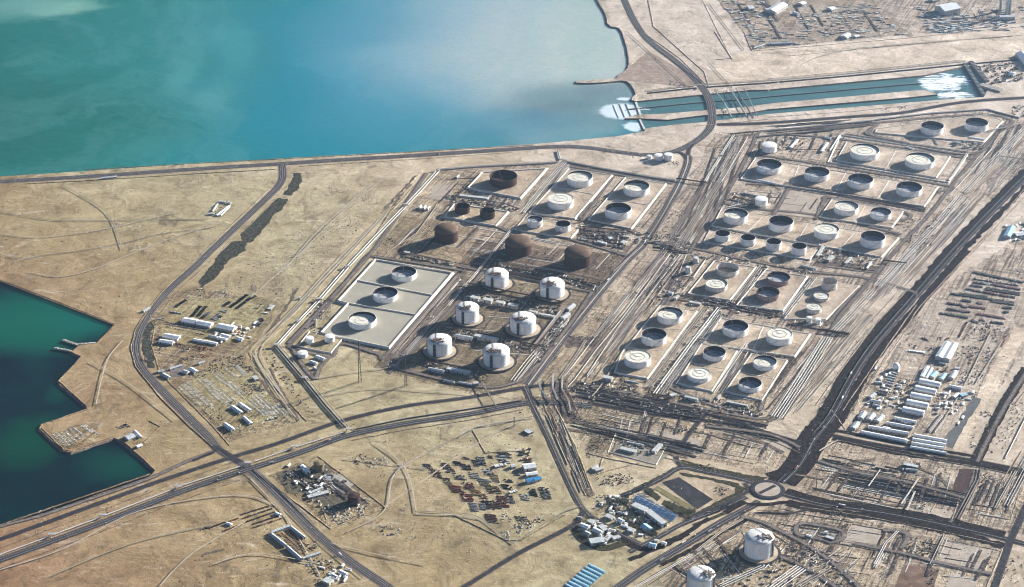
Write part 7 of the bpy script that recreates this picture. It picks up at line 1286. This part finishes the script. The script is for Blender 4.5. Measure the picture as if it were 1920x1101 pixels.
# process clutter around the plants
CL = [([(902, 545), (980, 560), (976, 572), (900, 556)], 30, 'brown dark grey'), ([(868, 545), (885, 548), (882, 560), (868, 556)], 12, 'white grey dark'), ([(880, 615), (915, 622), (910, 630), (880, 624)], 22, 'tan dark'), ([(935, 642), (965, 650), (1010, 660), (1000, 668), (940, 655)], 30, 'dark brown grey'), ([(805, 680), (872, 690), (870, 700), (800, 690)], 36, 'tan dark brown'), ([(870, 700), (912, 708), (905, 722), (870, 715)], 26, 'dark brown'),
      ([(1012, 648), (1045, 610), (1060, 616), (1025, 660)], 60, 'grey white dark brown'), ([(1000, 660), (1012, 645), (1030, 650), (1012, 680)], 20, 'grey brown dark'), ([(940, 496), (1000, 505), (1080, 520), (1125, 535), (1120, 548), (1040, 530), (940, 505)], 90, 'grey white dark brown'), ([(1020, 462), (1045, 472), (1040, 488), (1018, 488)], 26, 'white dark grey'), ([(1100, 500), (1150, 480), (1165, 490), (1120, 520)], 26, 'brown white dark'),
      ([(1130, 500), (1160, 465), (1170, 470), (1140, 510)], 26, 'pale grey dark'), ([(890, 498), (930, 500), (925, 512), (892, 510)], 20, 'dark grey'), ([(790, 425), (815, 420), (820, 445), (790, 445)], 20, 'brown tan dark'), ([(700, 450), (745, 440), (740, 470), (706, 476)], 26, 'brown tan pale'), ([(845, 370), (940, 382), (936, 392), (845, 378)], 40, 'grey dark white'), ([(925, 365), (975, 375), (970, 392), (920, 386)], 30, 'pale tan grey'), ([(852, 345), (875, 352), (865, 370), (850, 366)], 24, 'brown dark tan'),
      ([(880, 470), (905, 460), (905, 480), (885, 485)], 14, 'dark brown'), ([(968, 318), (1000, 322), (995, 334), (966, 330)], 10, 'white pale'), ([(885, 400), (900, 402), (895, 412), (884, 410)], 8, 'tan dark'), ([(1085, 430), (1180, 440), (1170, 470), (1080, 450)], 90, 'dark brown grey pale'), ([(1100, 376), (1130, 370), (1130, 385), (1104, 392)], 26, 'grey dark'), ([(1180, 378), (1210, 382), (1205, 392), (1180, 390)], 14, 'brown pale'), ([(1195, 440), (1240, 430), (1300, 460), (1290, 475), (1215, 455)], 90, 'brown dark'), ([(1250, 395), (1300, 390), (1285, 440), (1240, 430)], 70, 'brown dark tan'),
      ([(1240, 465), (1275, 468), (1262, 485), (1235, 480)], 40, 'brown dark'), ([(1180, 545), (1250, 545), (1290, 560), (1240, 570), (1170, 560)], 70, 'brown dark pale'), ([(1130, 600), (1150, 590), (1130, 640), (1110, 640)], 30, 'brown tan'), ([(1065, 630), (1125, 632), (1120, 650), (1065, 648)], 44, 'dark brown grey'), ([(1245, 500), (1290, 500), (1280, 545), (1240, 540)], 50, 'brown dark'), ([(1390, 280), (1440, 270), (1470, 262), (1480, 272), (1460, 284), (1400, 300)], 12, 'brown tan'), ([(1450, 268), (1485, 264), (1478, 282), (1448, 282)], 30, 'tan pale brown'),
      ([(1376, 365), (1430, 372), (1440, 392), (1376, 388)], 50, 'brown dark pale'), ([(1535, 455), (1650, 485), (1630, 505), (1530, 492)], 100, 'tan dark pale grey brown'), ([(1640, 395), (1720, 400), (1705, 440), (1665, 430)], 26, 'pale grey dark'), ([(1300, 550), (1450, 570), (1470, 590), (1300, 570)], 90, 'brown dark pale'), ([(1370, 574), (1460, 588), (1450, 598), (1370, 586)], 46, 'brown dark'), ([(1260, 590), (1320, 590), (1220, 730), (1205, 720)], 130, 'brown dark pale tan'), ([(1300, 580), (1360, 580), (1340, 610), (1300, 600)], 36, 'dark tan pale'), ([(1205, 725), (1262, 735), (1255, 755), (1212, 748)], 70, 'brown dark tan'), ([(1165, 712), (1200, 718), (1196, 730), (1160, 724)], 34, 'pale dark grey'),
      ([(1262, 742), (1330, 745), (1325, 760), (1262, 752)], 36, 'dark tan brown'), ([(1343, 738), (1430, 752), (1420, 772), (1340, 760)], 60, 'brown tan rust dark'), ([(1385, 600), (1420, 610), (1345, 730), (1330, 730)], 10, 'brown tan'), ([(1480, 520), (1530, 525), (1480, 590), (1455, 590)], 80, 'pale tan dark brown'), ([(1390, 500), (1425, 505), (1380, 560), (1370, 555)], 50, 'pale tan dark'), ([(1335, 640), (1400, 650), (1450, 662), (1440, 670), (1340, 650)], 40, 'brown dark pale'), ([(1020, 735), (1080, 730), (1130, 745), (1100, 770), (1020, 765)], 80, 'dark brown tan'), ([(1070, 770), (1100, 790), (1085, 800), (1060, 780)], 30, 'black brown'),
      ([(1180, 750), (1300, 775), (1290, 790), (1180, 765)], 60, 'brown dark'), ([(1320, 780), (1440, 800), (1430, 820), (1320, 800)], 60, 'dark brown tan'), ([(1790, 262), (1850, 268), (1840, 282), (1785, 275)], 60, 'white pale grey blue'), ([(1650, 205), (1700, 200), (1695, 212), (1650, 215)], 16, 'grey pale'), ([(1870, 255), (1905, 260), (1890, 300), (1860, 290)], 60, 'pale grey dark'), ([(1895, 300), (1925, 305), (1915, 320), (1885, 318)], 30, 'grey blue dark'), ([(1700, 440), (1740, 430), (1730, 470), (1700, 470)], 46, 'purple dark brown'), ([(1690, 420), (1760, 400), (1755, 420), (1700, 440)], 30, 'dark tan'),
      ([(1140, 800), (1160, 805), (1120, 850), (1105, 840)], 70, 'brown dark'), ([(1090, 795), (1150, 790), (1160, 800), (1110, 815)], 50, 'brown dark'), ([(1230, 790), (1300, 800), (1330, 815), (1260, 812)], 40, 'dark brown'), ([(1115, 895), (1180, 885), (1190, 905), (1130, 915)], 50, 'brown dark'), ([(1115, 930), (1200, 925), (1215, 960), (1180, 985), (1130, 965)], 110, 'dark brown pale tan'), ([(1180, 985), (1240, 990), (1230, 1010), (1190, 1008)], 40, 'dark brown pale'), ([(1070, 975), (1110, 965), (1160, 1000), (1140, 1020), (1090, 1020)], 60, 'dark brown grey pale'), ([(1168, 826), (1240, 836), (1230, 850), (1168, 842)], 24, 'white dark grey'),
      ([(1305, 870), (1345, 872), (1350, 890), (1310, 884)], 24, 'white dark'), ([(1340, 912), (1368, 915), (1362, 930), (1345, 928)], 14, 'dark white'), ([(1485, 1060), (1620, 1095), (1600, 1110), (1440, 1110)], 60, 'dark brown tan'), ([(1460, 1010), (1540, 1030), (1560, 1060), (1500, 1060)], 80, 'dark brown tan pale'), ([(1560, 950), (1590, 965), (1575, 985), (1550, 970)], 30, 'white tan brown'), ([(1690, 1005), (1720, 1010), (1700, 1045), (1680, 1035)], 24, 'pale white grey'), ([(1705, 1020), (1750, 1010), (1745, 1040), (1700, 1050)], 80, 'dark brown green'), ([(1655, 1045), (1680, 1060), (1665, 1095), (1645, 1085)], 34, 'pale white tan'), ([(1735, 1065), (1760, 1070), (1750, 1101), (1735, 1095)], 30, 'dark white brown'),
      ([(1700, 930), (1745, 935), (1730, 960), (1700, 950)], 46, 'white pale dark'), ([(1600, 910), (1660, 905), (1640, 935), (1590, 935)], 50, 'dark brown tan'), ([(1860, 890), (1890, 895), (1870, 940), (1845, 930)], 40, 'pale white tan'), ([(1838, 885), (1860, 890), (1845, 930), (1830, 925)], 40, 'dark brown'), ([(1840, 1060), (1925, 1040), (1925, 1101), (1860, 1101)], 20, 'dark tan'), ([(1880, 770), (1915, 740), (1925, 800), (1890, 850), (1865, 840)], 50, 'dark grey brown'), ([(1838, 770), (1870, 775), (1860, 785), (1838, 780)], 22, 'dark brown'), ([(1818, 800), (1870, 790), (1860, 850), (1815, 845)], 30, 'dark brown tan'), ([(1895, 500), (1925, 490), (1925, 530), (1900, 530)], 10, 'grey blue'),
      ([(540, 640), (560, 655), (556, 668), (540, 655)], 10, 'rust dark'), ([(592, 580), (625, 572), (620, 590), (590, 610), (600, 640), (580, 618)], 50, 'pale dark grey'), ([(582, 562), (625, 562), (618, 574), (584, 572)], 40, 'dark grey pale'), ([(560, 652), (575, 655), (560, 668), (545, 660)], 12, 'rust dark'), ([(640, 800), (690, 790), (700, 810), (650, 815)], 10, 'grey'), ([(395, 384), (432, 378), (436, 384), (412, 406), (390, 404)], 22, 'white grey pale'), ([(1130, 280), (1220, 290), (1215, 298), (1180, 296)], 16, 'white pale dark'), ([(1236, 298), (1275, 302), (1272, 310), (1240, 306)], 12, 'white dark pale'), ([(1250, 150), (1300, 160), (1295, 172), (1255, 165)], 40, 'dark pale tan'), ([(1340, 165), (1400, 160), (1410, 225), (1360, 225)], 50, 'pale tan grey')]
for p, n, c_ in CL: scatter(rnd.choice(('crate_pile', 'scrap_heap')), p, int(n * 1.5), 2.5, 6, 2.6, c_.split() + ['tan'], Y9)
# single pipe lengths lying side by side along the corridors
COR = [(1225, 742, 1345, 578, 1268, 742, 1368, 600, 60), (1052, 712, 1240, 470, 1112, 716, 1290, 480, 46), (1245, 460, 1315, 345, 1302, 462, 1380, 340, 70), (1325, 340, 1376, 254, 1352, 345, 1402, 258, 16), (1430, 790, 1600, 590, 1478, 790, 1640, 590, 46),
       (1622, 560, 1790, 370, 1680, 560, 1850, 370, 54), (1800, 362, 1915, 240, 1860, 370, 1935, 290, 40), (1078, 722, 1320, 768, 1078, 748, 1310, 792, 40), (1322, 772, 1440, 800, 1322, 800, 1460, 828, 26), (712, 690, 860, 520, 740, 690, 880, 540, 34), (960, 718, 1060, 590, 990, 715, 1085, 600, 34),
       (925, 480, 1060, 305, 945, 480, 1070, 312, 30), (1376, 575, 1425, 500, 1394, 575, 1440, 505, 16), (1463, 595, 1518, 522, 1482, 598, 1532, 525, 24), (1335, 738, 1398, 645, 1362, 738, 1412, 655, 22), (1060, 800, 1300, 862, 1090, 788, 1330, 838, 44), (1545, 905, 1800, 955, 1560, 880, 1810, 925, 40),
       (1100, 425, 1180, 437, 1092, 445, 1172, 462, 20), (1100, 412, 1168, 336, 1115, 412, 1176, 345, 16), (1180, 1101, 1330, 1020, 1240, 1101, 1400, 990, 22), (1440, 1101, 1560, 1020, 1560, 1101, 1620, 1050, 34), (1300, 550, 1460, 575, 1296, 568, 1460, 596, 34), (1380, 240, 1640, 222, 1400, 262, 1640, 238, 20),
       (1780, 345, 1870, 262, 1800, 350, 1890, 270, 14), (1205, 452, 1290, 462, 1215, 470, 1285, 480, 16), (890, 800, 1080, 940, 895, 800, 1085, 945, 0), (1018, 768, 1085, 925, 1050, 768, 1105, 915, 20), (1540, 868, 1680, 894, 1535, 850, 1690, 880, 10), (1850, 950, 1915, 840, 1880, 960, 1935, 860, 16), (935, 496, 1120, 530, 935, 512, 1110, 548, 26), (1190, 690, 1240, 620, 1200, 700, 1255, 625, 6)]
for a in COR:
    for k in range(int(a[8] * 1.8)):
        f, s_, l_ = rnd.random(), rnd.uniform(0, .85), rnd.uniform(.1, .4); e_ = min(1, s_ + l_)
        A = (a[0] + (a[4] - a[0]) * f, a[1] + (a[5] - a[1]) * f); B = (a[2] + (a[6] - a[2]) * f, a[3] + (a[7] - a[3]) * f)
        p1 = (A[0] + (B[0] - A[0]) * s_, A[1] + (B[1] - A[1]) * s_); p2 = (A[0] + (B[0] - A[0]) * e_, A[1] + (B[1] - A[1]) * e_)
        w1, w2 = P(*p1), P(*p2); put('pipe_length', (p1[0] + p2[0]) / 2, (p1[1] + p2[1]) / 2, math.atan2(w2.y - w1.y, w2.x - w1.x), (w2 - w1).length, rnd.uniform(.8, 1.7), rnd.uniform(1.2, 2.6), rnd.choice(('pale', 'grey', 'tan', 'brown', 'dark', 'dark', 'brown', 'purple')), 'in the plant corridors')
# field pipes from each tank row to the corridors
for x, y, dx, dy in [(1087, 354, 30, 8), (1051, 396, 26, 8), (1193, 371, 26, 8), (1158, 415, 26, 6), (1441, 330, -16, 22), (1531, 343, -16, 22), (1612, 357, -14, 22), (1703, 372, -14, 22), (1620, 304, -16, 24), (1724, 320, -14, 20), (1747, 256, 10, 16), (1830, 250, 6, 20), (1378, 424, -12, 18), (1463, 438, -14, 22), (1549, 452, -14, 22), (1635, 468, -12, 16), (1256, 611, 26, 8), (1226, 652, 24, 8), (1195, 694, 22, 8), (1339, 680, 26, 6), (1310, 721, 22, 6), (1433, 698, 22, 6), (1405, 739, 20, 6), (1378, 635, 14, 20), (1460, 651, 14, 18), (1363, 522, 22, 6), (1342, 551, 20, 6), (1459, 539, 22, 6), (1439, 568, 20, 6), (757, 531, 60, 12), (722, 571, 60, 12), (679, 621, 22, 26)]:
    for k in range(3):
        ox = k * 2.2 - 2; w1, w2 = P(x + ox, y + 1), P(x + ox + dx, y + 1 + dy); m_ = (w1 + w2) / 2; put('pipe_length', x, y, math.atan2(w2.y - w1.y, w2.x - w1.x), (w2 - w1).length, .9, 1.2, rnd.choice(('brown', 'grey', 'pale')), 'in the plant corridors', m_)
# dense little plant modules, vessels and cabins
DEN = [([(1205, 738), (1262, 742), (1370, 590), (1322, 582)], 90, 'm'), ([(1140, 715), (1205, 730), (1200, 742), (1130, 728)], 24, 'm'), ([(1300, 556), (1460, 580), (1450, 598), (1290, 572)], 90, 'm'), ([(1380, 575), (1430, 500), (1440, 505), (1395, 576)], 30, 'm'), ([(1466, 594), (1518, 524), (1530, 527), (1480, 598)], 40, 'm'), ([(1335, 640), (1490, 668), (1480, 676), (1330, 650)], 40, 'm'),
       ([(1535, 458), (1650, 484), (1635, 508), (1528, 490)], 60, 'm'), ([(1240, 465), (1420, 492), (1530, 508), (1528, 516), (1240, 476)], 50, 'm'), ([(1370, 360), (1440, 370), (1436, 392), (1366, 386)], 40, 'm'), ([(1450, 262), (1510, 256), (1500, 285), (1450, 285)], 26, 'm'), ([(1190, 430), (1300, 445), (1290, 470), (1180, 456)], 60, 'm'), ([(1062, 712), (1120, 716), (1110, 740), (1050, 735)], 40, 'm'),
       ([(865, 545), (1050, 580), (1045, 590), (862, 556)], 80, 'm'), ([(845, 612), (1020, 650), (1015, 662), (845, 628)], 80, 'm'), ([(795, 676), (900, 698), (900, 712), (792, 692)], 60, 'm'), ([(930, 495), (1130, 530), (1120, 548), (935, 508)], 110, 'm'), ([(755, 476), (850, 492), (845, 500), (755, 484)], 40, 'm'), ([(840, 366), (975, 388), (965, 402), (840, 380)], 60, 'm'), ([(1085, 426), (1180, 438), (1172, 470), (1082, 450)], 90, 'm'), ([(1000, 665), (1060, 585), (1075, 590), (1015, 680)], 70, 'm'),
       ([(720, 690), (860, 520), (872, 525), (735, 695)], 40, 'm'), ([(585, 565), (628, 562), (600, 640), (560, 640)], 30, 'm'), ([(1240, 495), (1290, 500), (1280, 560), (1225, 560)], 36, 'm'), ([(1305, 745), (1430, 765), (1425, 785), (1300, 770)], 50, 'm'), ([(1110, 730), (1310, 770), (1305, 786), (1100, 752)], 70, 'm'), ([(1630, 395), (1700, 405), (1660, 450), (1630, 440)], 14, 'm'), ([(1790, 262), (1850, 268), (1838, 284), (1785, 276)], 40, 'm'),
       ([(1690, 480), (1760, 400), (1800, 375), (1740, 470)], 30, 'm'), ([(1410, 980), (1560, 1040), (1620, 1100), (1540, 1101), (1480, 1040)], 60, 'm'), ([(1330, 1060), (1480, 1030), (1560, 1101), (1340, 1101)], 60, 'm'), ([(1840, 120), (1910, 116), (1925, 150), (1860, 158)], 60, 'm'), ([(520, 885), (600, 865), (700, 945), (620, 975)], 90, 'm'), ([(1160, 828), (1240, 838), (1228, 855), (1160, 842)], 20, 'm'),
       ([(1120, 925), (1180, 935), (1240, 990), (1220, 1010), (1170, 1000), (1120, 960)], 26, 'c'), ([(1080, 970), (1120, 965), (1165, 1003), (1130, 1022), (1085, 1005)], 12, 'c'), ([(1355, 2), (1440, 0), (1450, 60), (1400, 80)], 50, 'c'), ([(1490, 30), (1640, 14), (1690, 60), (1510, 76)], 80, 'c'), ([(1725, 28), (1815, 26), (1835, 56), (1748, 62)], 80, 'c'), ([(1830, 20), (1920, 12), (1925, 45), (1850, 55)], 30, 'c'), ([(1885, 425), (1930, 415), (1930, 455), (1885, 448)], 16, 'c'),
       ([(1640, 690), (1700, 700), (1690, 770), (1640, 770)], 26, 'c'), ([(1755, 720), (1830, 730), (1800, 800), (1750, 780)], 30, 'c'), ([(400, 610), (480, 605), (470, 640), (380, 650)], 16, 'c'), ([(600, 1065), (660, 1060), (660, 1090), (610, 1095)], 14, 'c'), ([(1690, 865), (1730, 870), (1722, 885), (1690, 882)], 10, 'm'), ([(540, 870), (600, 872), (610, 930), (560, 930)], 16, 'c')]
for p_, n, kd in DEN:
    xs = [q[0] for q in p_]; ys = [q[1] for q in p_]; k = 0
    while k < n:
        x, y = rnd.uniform(min(xs), max(xs)), rnd.uniform(min(ys), max(ys))
        if not inside(x, y, p_): continue
        k += 1; aa = FARM + (math.pi / 2 if rnd.random() < .5 else 0) + rnd.uniform(-.04, .04)
        if y < 160: aa = .1
        if kd == 'm':
            if rnd.random() < .6: put('plant_module', x, y, aa, rnd.uniform(5, 13), rnd.uniform(3, 6), rnd.uniform(3, 6.5), rnd.choice(('grey', 'tan', 'brown', 'dark', 'pale', 'brown')), 'in the plant corridors')
            else: put('pressure_vessel', x, y, aa, rnd.uniform(6, 13), rnd.uniform(2.2, 3.6), rnd.uniform(3, 4.5), rnd.choice(('pale', 'grey', 'white', 'tan')), 'in the plant corridors')
        else: put('cabin', x, y, aa, rnd.uniform(9, 20), rnd.uniform(5, 9), rnd.uniform(3.5, 6), rnd.choice(('white', 'pale', 'white', 'grey', 'tan')), 'in the upper right yards' if y < 160 else 'among the smaller camps')
# single desert bushes
for p_, n in (([(0, 350), (520, 322), (430, 430), (220, 600), (0, 520)], 150), ([(560, 330), (800, 310), (620, 520), (480, 600), (400, 560)], 110), ([(60, 1000), (440, 930), (560, 1101), (0, 1101), (0, 1060)], 90), ([(640, 840), (900, 800), (800, 960), (900, 1080), (740, 1090)], 90), ([(150, 660), (240, 640), (390, 830), (290, 870), (170, 760)], 60), ([(1210, 20), (1330, 60), (1340, 160), (1240, 100)], 60), ([(560, 840), (940, 790), (860, 830), (640, 870)], 30), ([(600, 700), (880, 745), (640, 790)], 40), ([(1400, 100), (1900, 60), (1900, 110), (1400, 150)], 40)):
    scatter('shrub', p_, n, 2.5, 7, 2.2, ['green', 'brown'], 'on the open sand')
# vehicles on the roads
for path, n in ((HWY[:9], 14), ([(335, 924), (455, 884), (560, 850), (650, 818), (880, 777)], 5), ([(1425, 941), (1346, 984), (1215, 1063)], 7), ([(254, 652), (313, 742), (409, 842)], 6), ([(1040, 655), (1120, 553), (1205, 460)], 6), ([(1546, 946), (1779, 986)], 4), ([(386, 316), (760, 293), (1000, 277)], 5), ([(1335, 210), (1264, 113), (1189, 40)], 3), ([(530, 937), (661, 1056)], 3)):
    for k in range(n):
        i = rnd.randrange(len(path) - 1); f = rnd.random(); a, b = path[i], path[i + 1]; s_ = rnd.choice((-1, 1)); aa = ang(b[0] - a[0], b[1] - a[1], *a); p = P(a[0] + (b[0] - a[0]) * f, a[1] + (b[1] - a[1]) * f); p = p + Vector((-math.sin(aa), math.cos(aa), 0)) * 7 * s_; p.z = RZ[0] * .5
        big_ = rnd.random() < .35; put('truck' if big_ else 'car', a[0], a[1], aa, 15 if big_ else 5, 3 if big_ else 2.2, 3.6 if big_ else 1.7, rnd.choice(('white', 'white', 'grey', 'dark', 'red')), 'on the roads', p)
for k in range(26): 
    f = rnd.random(); put('car', 1285 + rnd.uniform(-30, 30), 915 + rnd.uniform(-12, 16), 1.2, 4.8, 2, 1.6, rnd.choice(('white', 'grey')), 'in the dark car park') if k < 3 else None
# planting
for p, n in (([(1202, 917), (1212, 914), (1240, 932), (1232, 940)], 14), ([(1245, 938), (1290, 955), (1306, 958), (1300, 972), (1285, 974), (1240, 946)], 26), ([(1164, 930), (1250, 888), (1258, 893), (1180, 930), (1172, 950)], 24), ([(1120, 930), (1185, 940), (1245, 1000), (1225, 1012), (1130, 965)], 80), ([(1085, 972), (1120, 968), (1165, 1003), (1130, 1022), (1085, 1005)], 50), ([(1085, 985), (1100, 1010), (1140, 1025), (1120, 1030), (1080, 1005)], 22), ([(1330, 960), (1395, 930), (1398, 940), (1340, 966)], 20), ([(1165, 760), (1205, 768), (1240, 775), (1240, 785), (1170, 775)], 0), ([(1198, 782), (1240, 790), (1238, 797), (1196, 790)], 12)):
    scatter('tree', p, n, 9, 14, 8, ['green'], 'around the office blocks')
SB = [([(395, 495), (430, 487), (405, 520), (375, 535)], 30), ([(430, 455), (460, 460), (440, 485), (410, 480)], 20), ([(1890, 770), (1920, 720), (1925, 760), (1880, 830)], 26), ([(1560, 690), (1600, 640), (1690, 560), (1700, 575), (1620, 650), (1570, 720)], 60), ([(1570, 790), (1640, 690), (1730, 575), (1745, 585), (1660, 690), (1600, 780)], 80), ([(1480, 860), (1520, 790), (1550, 740), (1560, 750), (1510, 850)], 40), ([(690, 805), (760, 800), (750, 830), (700, 830)], 14), ([(740, 1010), (800, 960), (820, 990), (760, 1020)], 14), ([(630, 960), (740, 960), (740, 985), (650, 985)], 16)]
for p, n in SB: scatter('shrub', p, n, 4, 9, 3, ['green'], 'along the verges')

KLAB = {'plant_module': ('pipe and pump module', 'machinery'), 'pressure_vessel': ('horizontal drum vessel', 'vessel'), 'cabin': ('small pitched cabin', 'cabin'), 'pipe_length': ('straight pipe length', 'pipe'), 'pipe_stack': ('stack of pipes', 'pipe stack'), 'shipping_container': ('shipping container', 'container'), 'crate_pile': ('pile of crates', 'crates'), 'scrap_heap': ('low heap of scrap', 'scrap heap'), 'block_slab': ('pale row of precast blocks', 'concrete blocks'), 'truck': ('parked or driving truck', 'truck'), 'car': ('small car', 'car'), 'tree': ('dark green round tree', 'tree'), 'shrub': ('low dark desert shrub', 'shrub')}
def dist(p): return math.sqrt(p.x**2 + p.y**2 + H * H)
for kind, items in ITEMS.items():
    vis = [i for i in items if -10 < i[7][0] < 1930 and -10 < i[7][1] < 1110]
    vis.sort(key=lambda i: -(i[2] * i[4] / dist(i[0])))
    me = {}
    for it in vis[:296]:
        p, a, sx, sy, sz, col, yard, _ = it
        if col not in me:
            g, mats = proto(kind, col); m_ = bpy.data.meshes.new(kind); m_.from_pydata(g.v, [], g.f); m_.update()
            for q in mats: m_.materials.append(q)
            m_.polygons.foreach_set('material_index', g.m); me[col] = m_
        o = bpy.data.objects.new(kind, me[col]); scn.collection.objects.link(o); o.location = (p.x, p.y, (p.z if p.z > 0 else .3)); o.rotation_euler = (0, 0, a); o.scale = (sx, sy, sz)
        cn = {'pale': 'pale grey', 'dark': 'dark grey', 'tan': 'sand coloured', 'rust': 'rust red', 'purple': 'purplish brown', 'green': 'dark green'}.get(col, col)
        base = KLAB[kind][0]; lab = (cn + ' ' + base if kind not in ('tree', 'block_slab') and not (kind == 'shrub' and col == 'green') else base) + ' ' + yard
        tag(o, lab, KLAB[kind][1], lab)
    rest = vis[296:]
    if rest:
        g = MB(); mats = []; mi = {}
        for p, a, sx, sy, sz, col, yard, _ in rest:
            q, ms = proto(kind, col)
            for m_ in ms:
                if m_.name not in mi: mi[m_.name] = len(mats); mats.append(m_)
            ca, sa = math.cos(a), math.sin(a); o = len(g.v)
            g.v += [(p.x + ca * x * sx - sa * y * sy, p.y + sa * x * sx + ca * y * sy, max(p.z, .3) + z * sz) for x, y, z in q.v]
            g.f += [tuple(o + i for i in f) for f in q.f]; g.m += [mi[ms[i].name] for i in q.m]; g.sm += q.sm
        o = g.build(kind + '_spread', mats, kind='stuff'); tag(o, 'the many smaller far items: ' + KLAB[kind][0], KLAB[kind][1])

# rubble and stones scattered in the worked areas (nobody could count them)
g = MB(); rr = random.Random(99)
REG = [([(820, 330), (1046, 306), (1268, 345), (1225, 440), (1000, 720), (905, 740), (720, 700), (640, 640), (700, 480)], 1900), ([(1360, 250), (1850, 210), (1900, 240), (1760, 430), (1560, 630), (1440, 790), (1330, 780), (1080, 730), (1220, 455), (1290, 340)], 3200),
       ([(930, 745), (1100, 740), (1330, 790), (1480, 860), (1455, 895), (1280, 850), (1100, 860)], 1300), ([(1560, 822), (1925, 900), (1880, 1000), (1490, 925)], 1300), ([(1330, 985), (1480, 940), (1890, 1020), (1860, 1101), (1180, 1101)], 1500), ([(480, 470), (560, 430), (700, 400), (600, 500), (500, 600), (400, 560)], 1000),
       ([(1200, 90), (1330, 165), (1300, 165), (1190, 150)], 120), ([(270, 600), (300, 560), (360, 540), (520, 565), (455, 680), (560, 790), (430, 830)], 900), ([(1750, 540), (1920, 450), (1920, 620), (1790, 850), (1600, 810)], 900), ([(1025, 770), (1060, 780), (1115, 930), (1090, 930)], 260), ([(1560, 690), (1690, 550), (1860, 400), (1900, 340), (1915, 350), (1740, 570), (1640, 700), (1560, 830), (1500, 860)], 1500),
       ([(0, 350), (520, 320), (430, 430), (220, 600), (0, 520)], 260), ([(500, 940), (600, 1040), (700, 1101), (300, 1101), (380, 990)], 200), ([(700, 880), (960, 800), (1060, 950), (900, 1060), (740, 1000)], 500), ([(60, 960), (440, 880), (440, 900), (60, 1040)], 240)]
for poly, n in REG:
    xs = [p[0] for p in poly]; ys = [p[1] for p in poly]; k = 0; n = int(n * 1.9)
    while k < n:
        x, y = rr.uniform(min(xs), max(xs)), rr.uniform(min(ys), max(ys))
        if not inside(x, y, poly): continue
        k += 1; p = P(x, y); s_ = rr.uniform(.7, 2.2) * (1 if rr.random() < .93 else 1.8); a = rr.uniform(0, 6.3); mi_ = rr.choice((0, 0, 1, 1, 2)); h_ = s_ * rr.uniform(.35, .8)
        vs = [(p.x + s_ * rr.uniform(.6, 1.3) * math.cos(a + j * 1.257), p.y + s_ * rr.uniform(.6, 1.3) * math.sin(a + j * 1.257), 0) for j in range(5)] + [(p.x + rr.uniform(-.3, .3), p.y, h_)]
        g.add(vs, [(j, (j + 1) % 5, 5) for j in range(5)], mi_)
o = g.build('rubble', [M('rubble_dark', (.10, .075, .06), .95, .4, .3), M('rubble_tan', (.40, .33, .25), .95, .3, .3), M('rubble_pale', (.60, .56, .48), .9, .2, .3)], kind='stuff'); tag(o, 'stones and rubble strewn over the worked ground', 'rubble')

# ------------------------------------------------------------ haze: the air between the aircraft and the ground
g = MB(); g.rbox(0, (GY0 + GY1) / 2, 2 * GX + 400, GY1 - GY0 + 400, -10, H + 60)
hm = bpy.data.materials.new('haze'); hm.use_nodes = True; N = hm.node_tree.nodes; L = hm.node_tree.links
N.remove(N['Principled BSDF']); pv = N.new('ShaderNodeVolumePrincipled'); pv.inputs['Color'].default_value = (.50, .74, 1.0, 1); pv.inputs['Density'].default_value = 2.7e-5; pv.inputs['Anisotropy'].default_value = .87
L.new(pv.outputs[0], N['Material Output'].inputs['Volume']); g.build('haze', hm, kind='stuff')['label'] = 'pale bluish haze in the air'
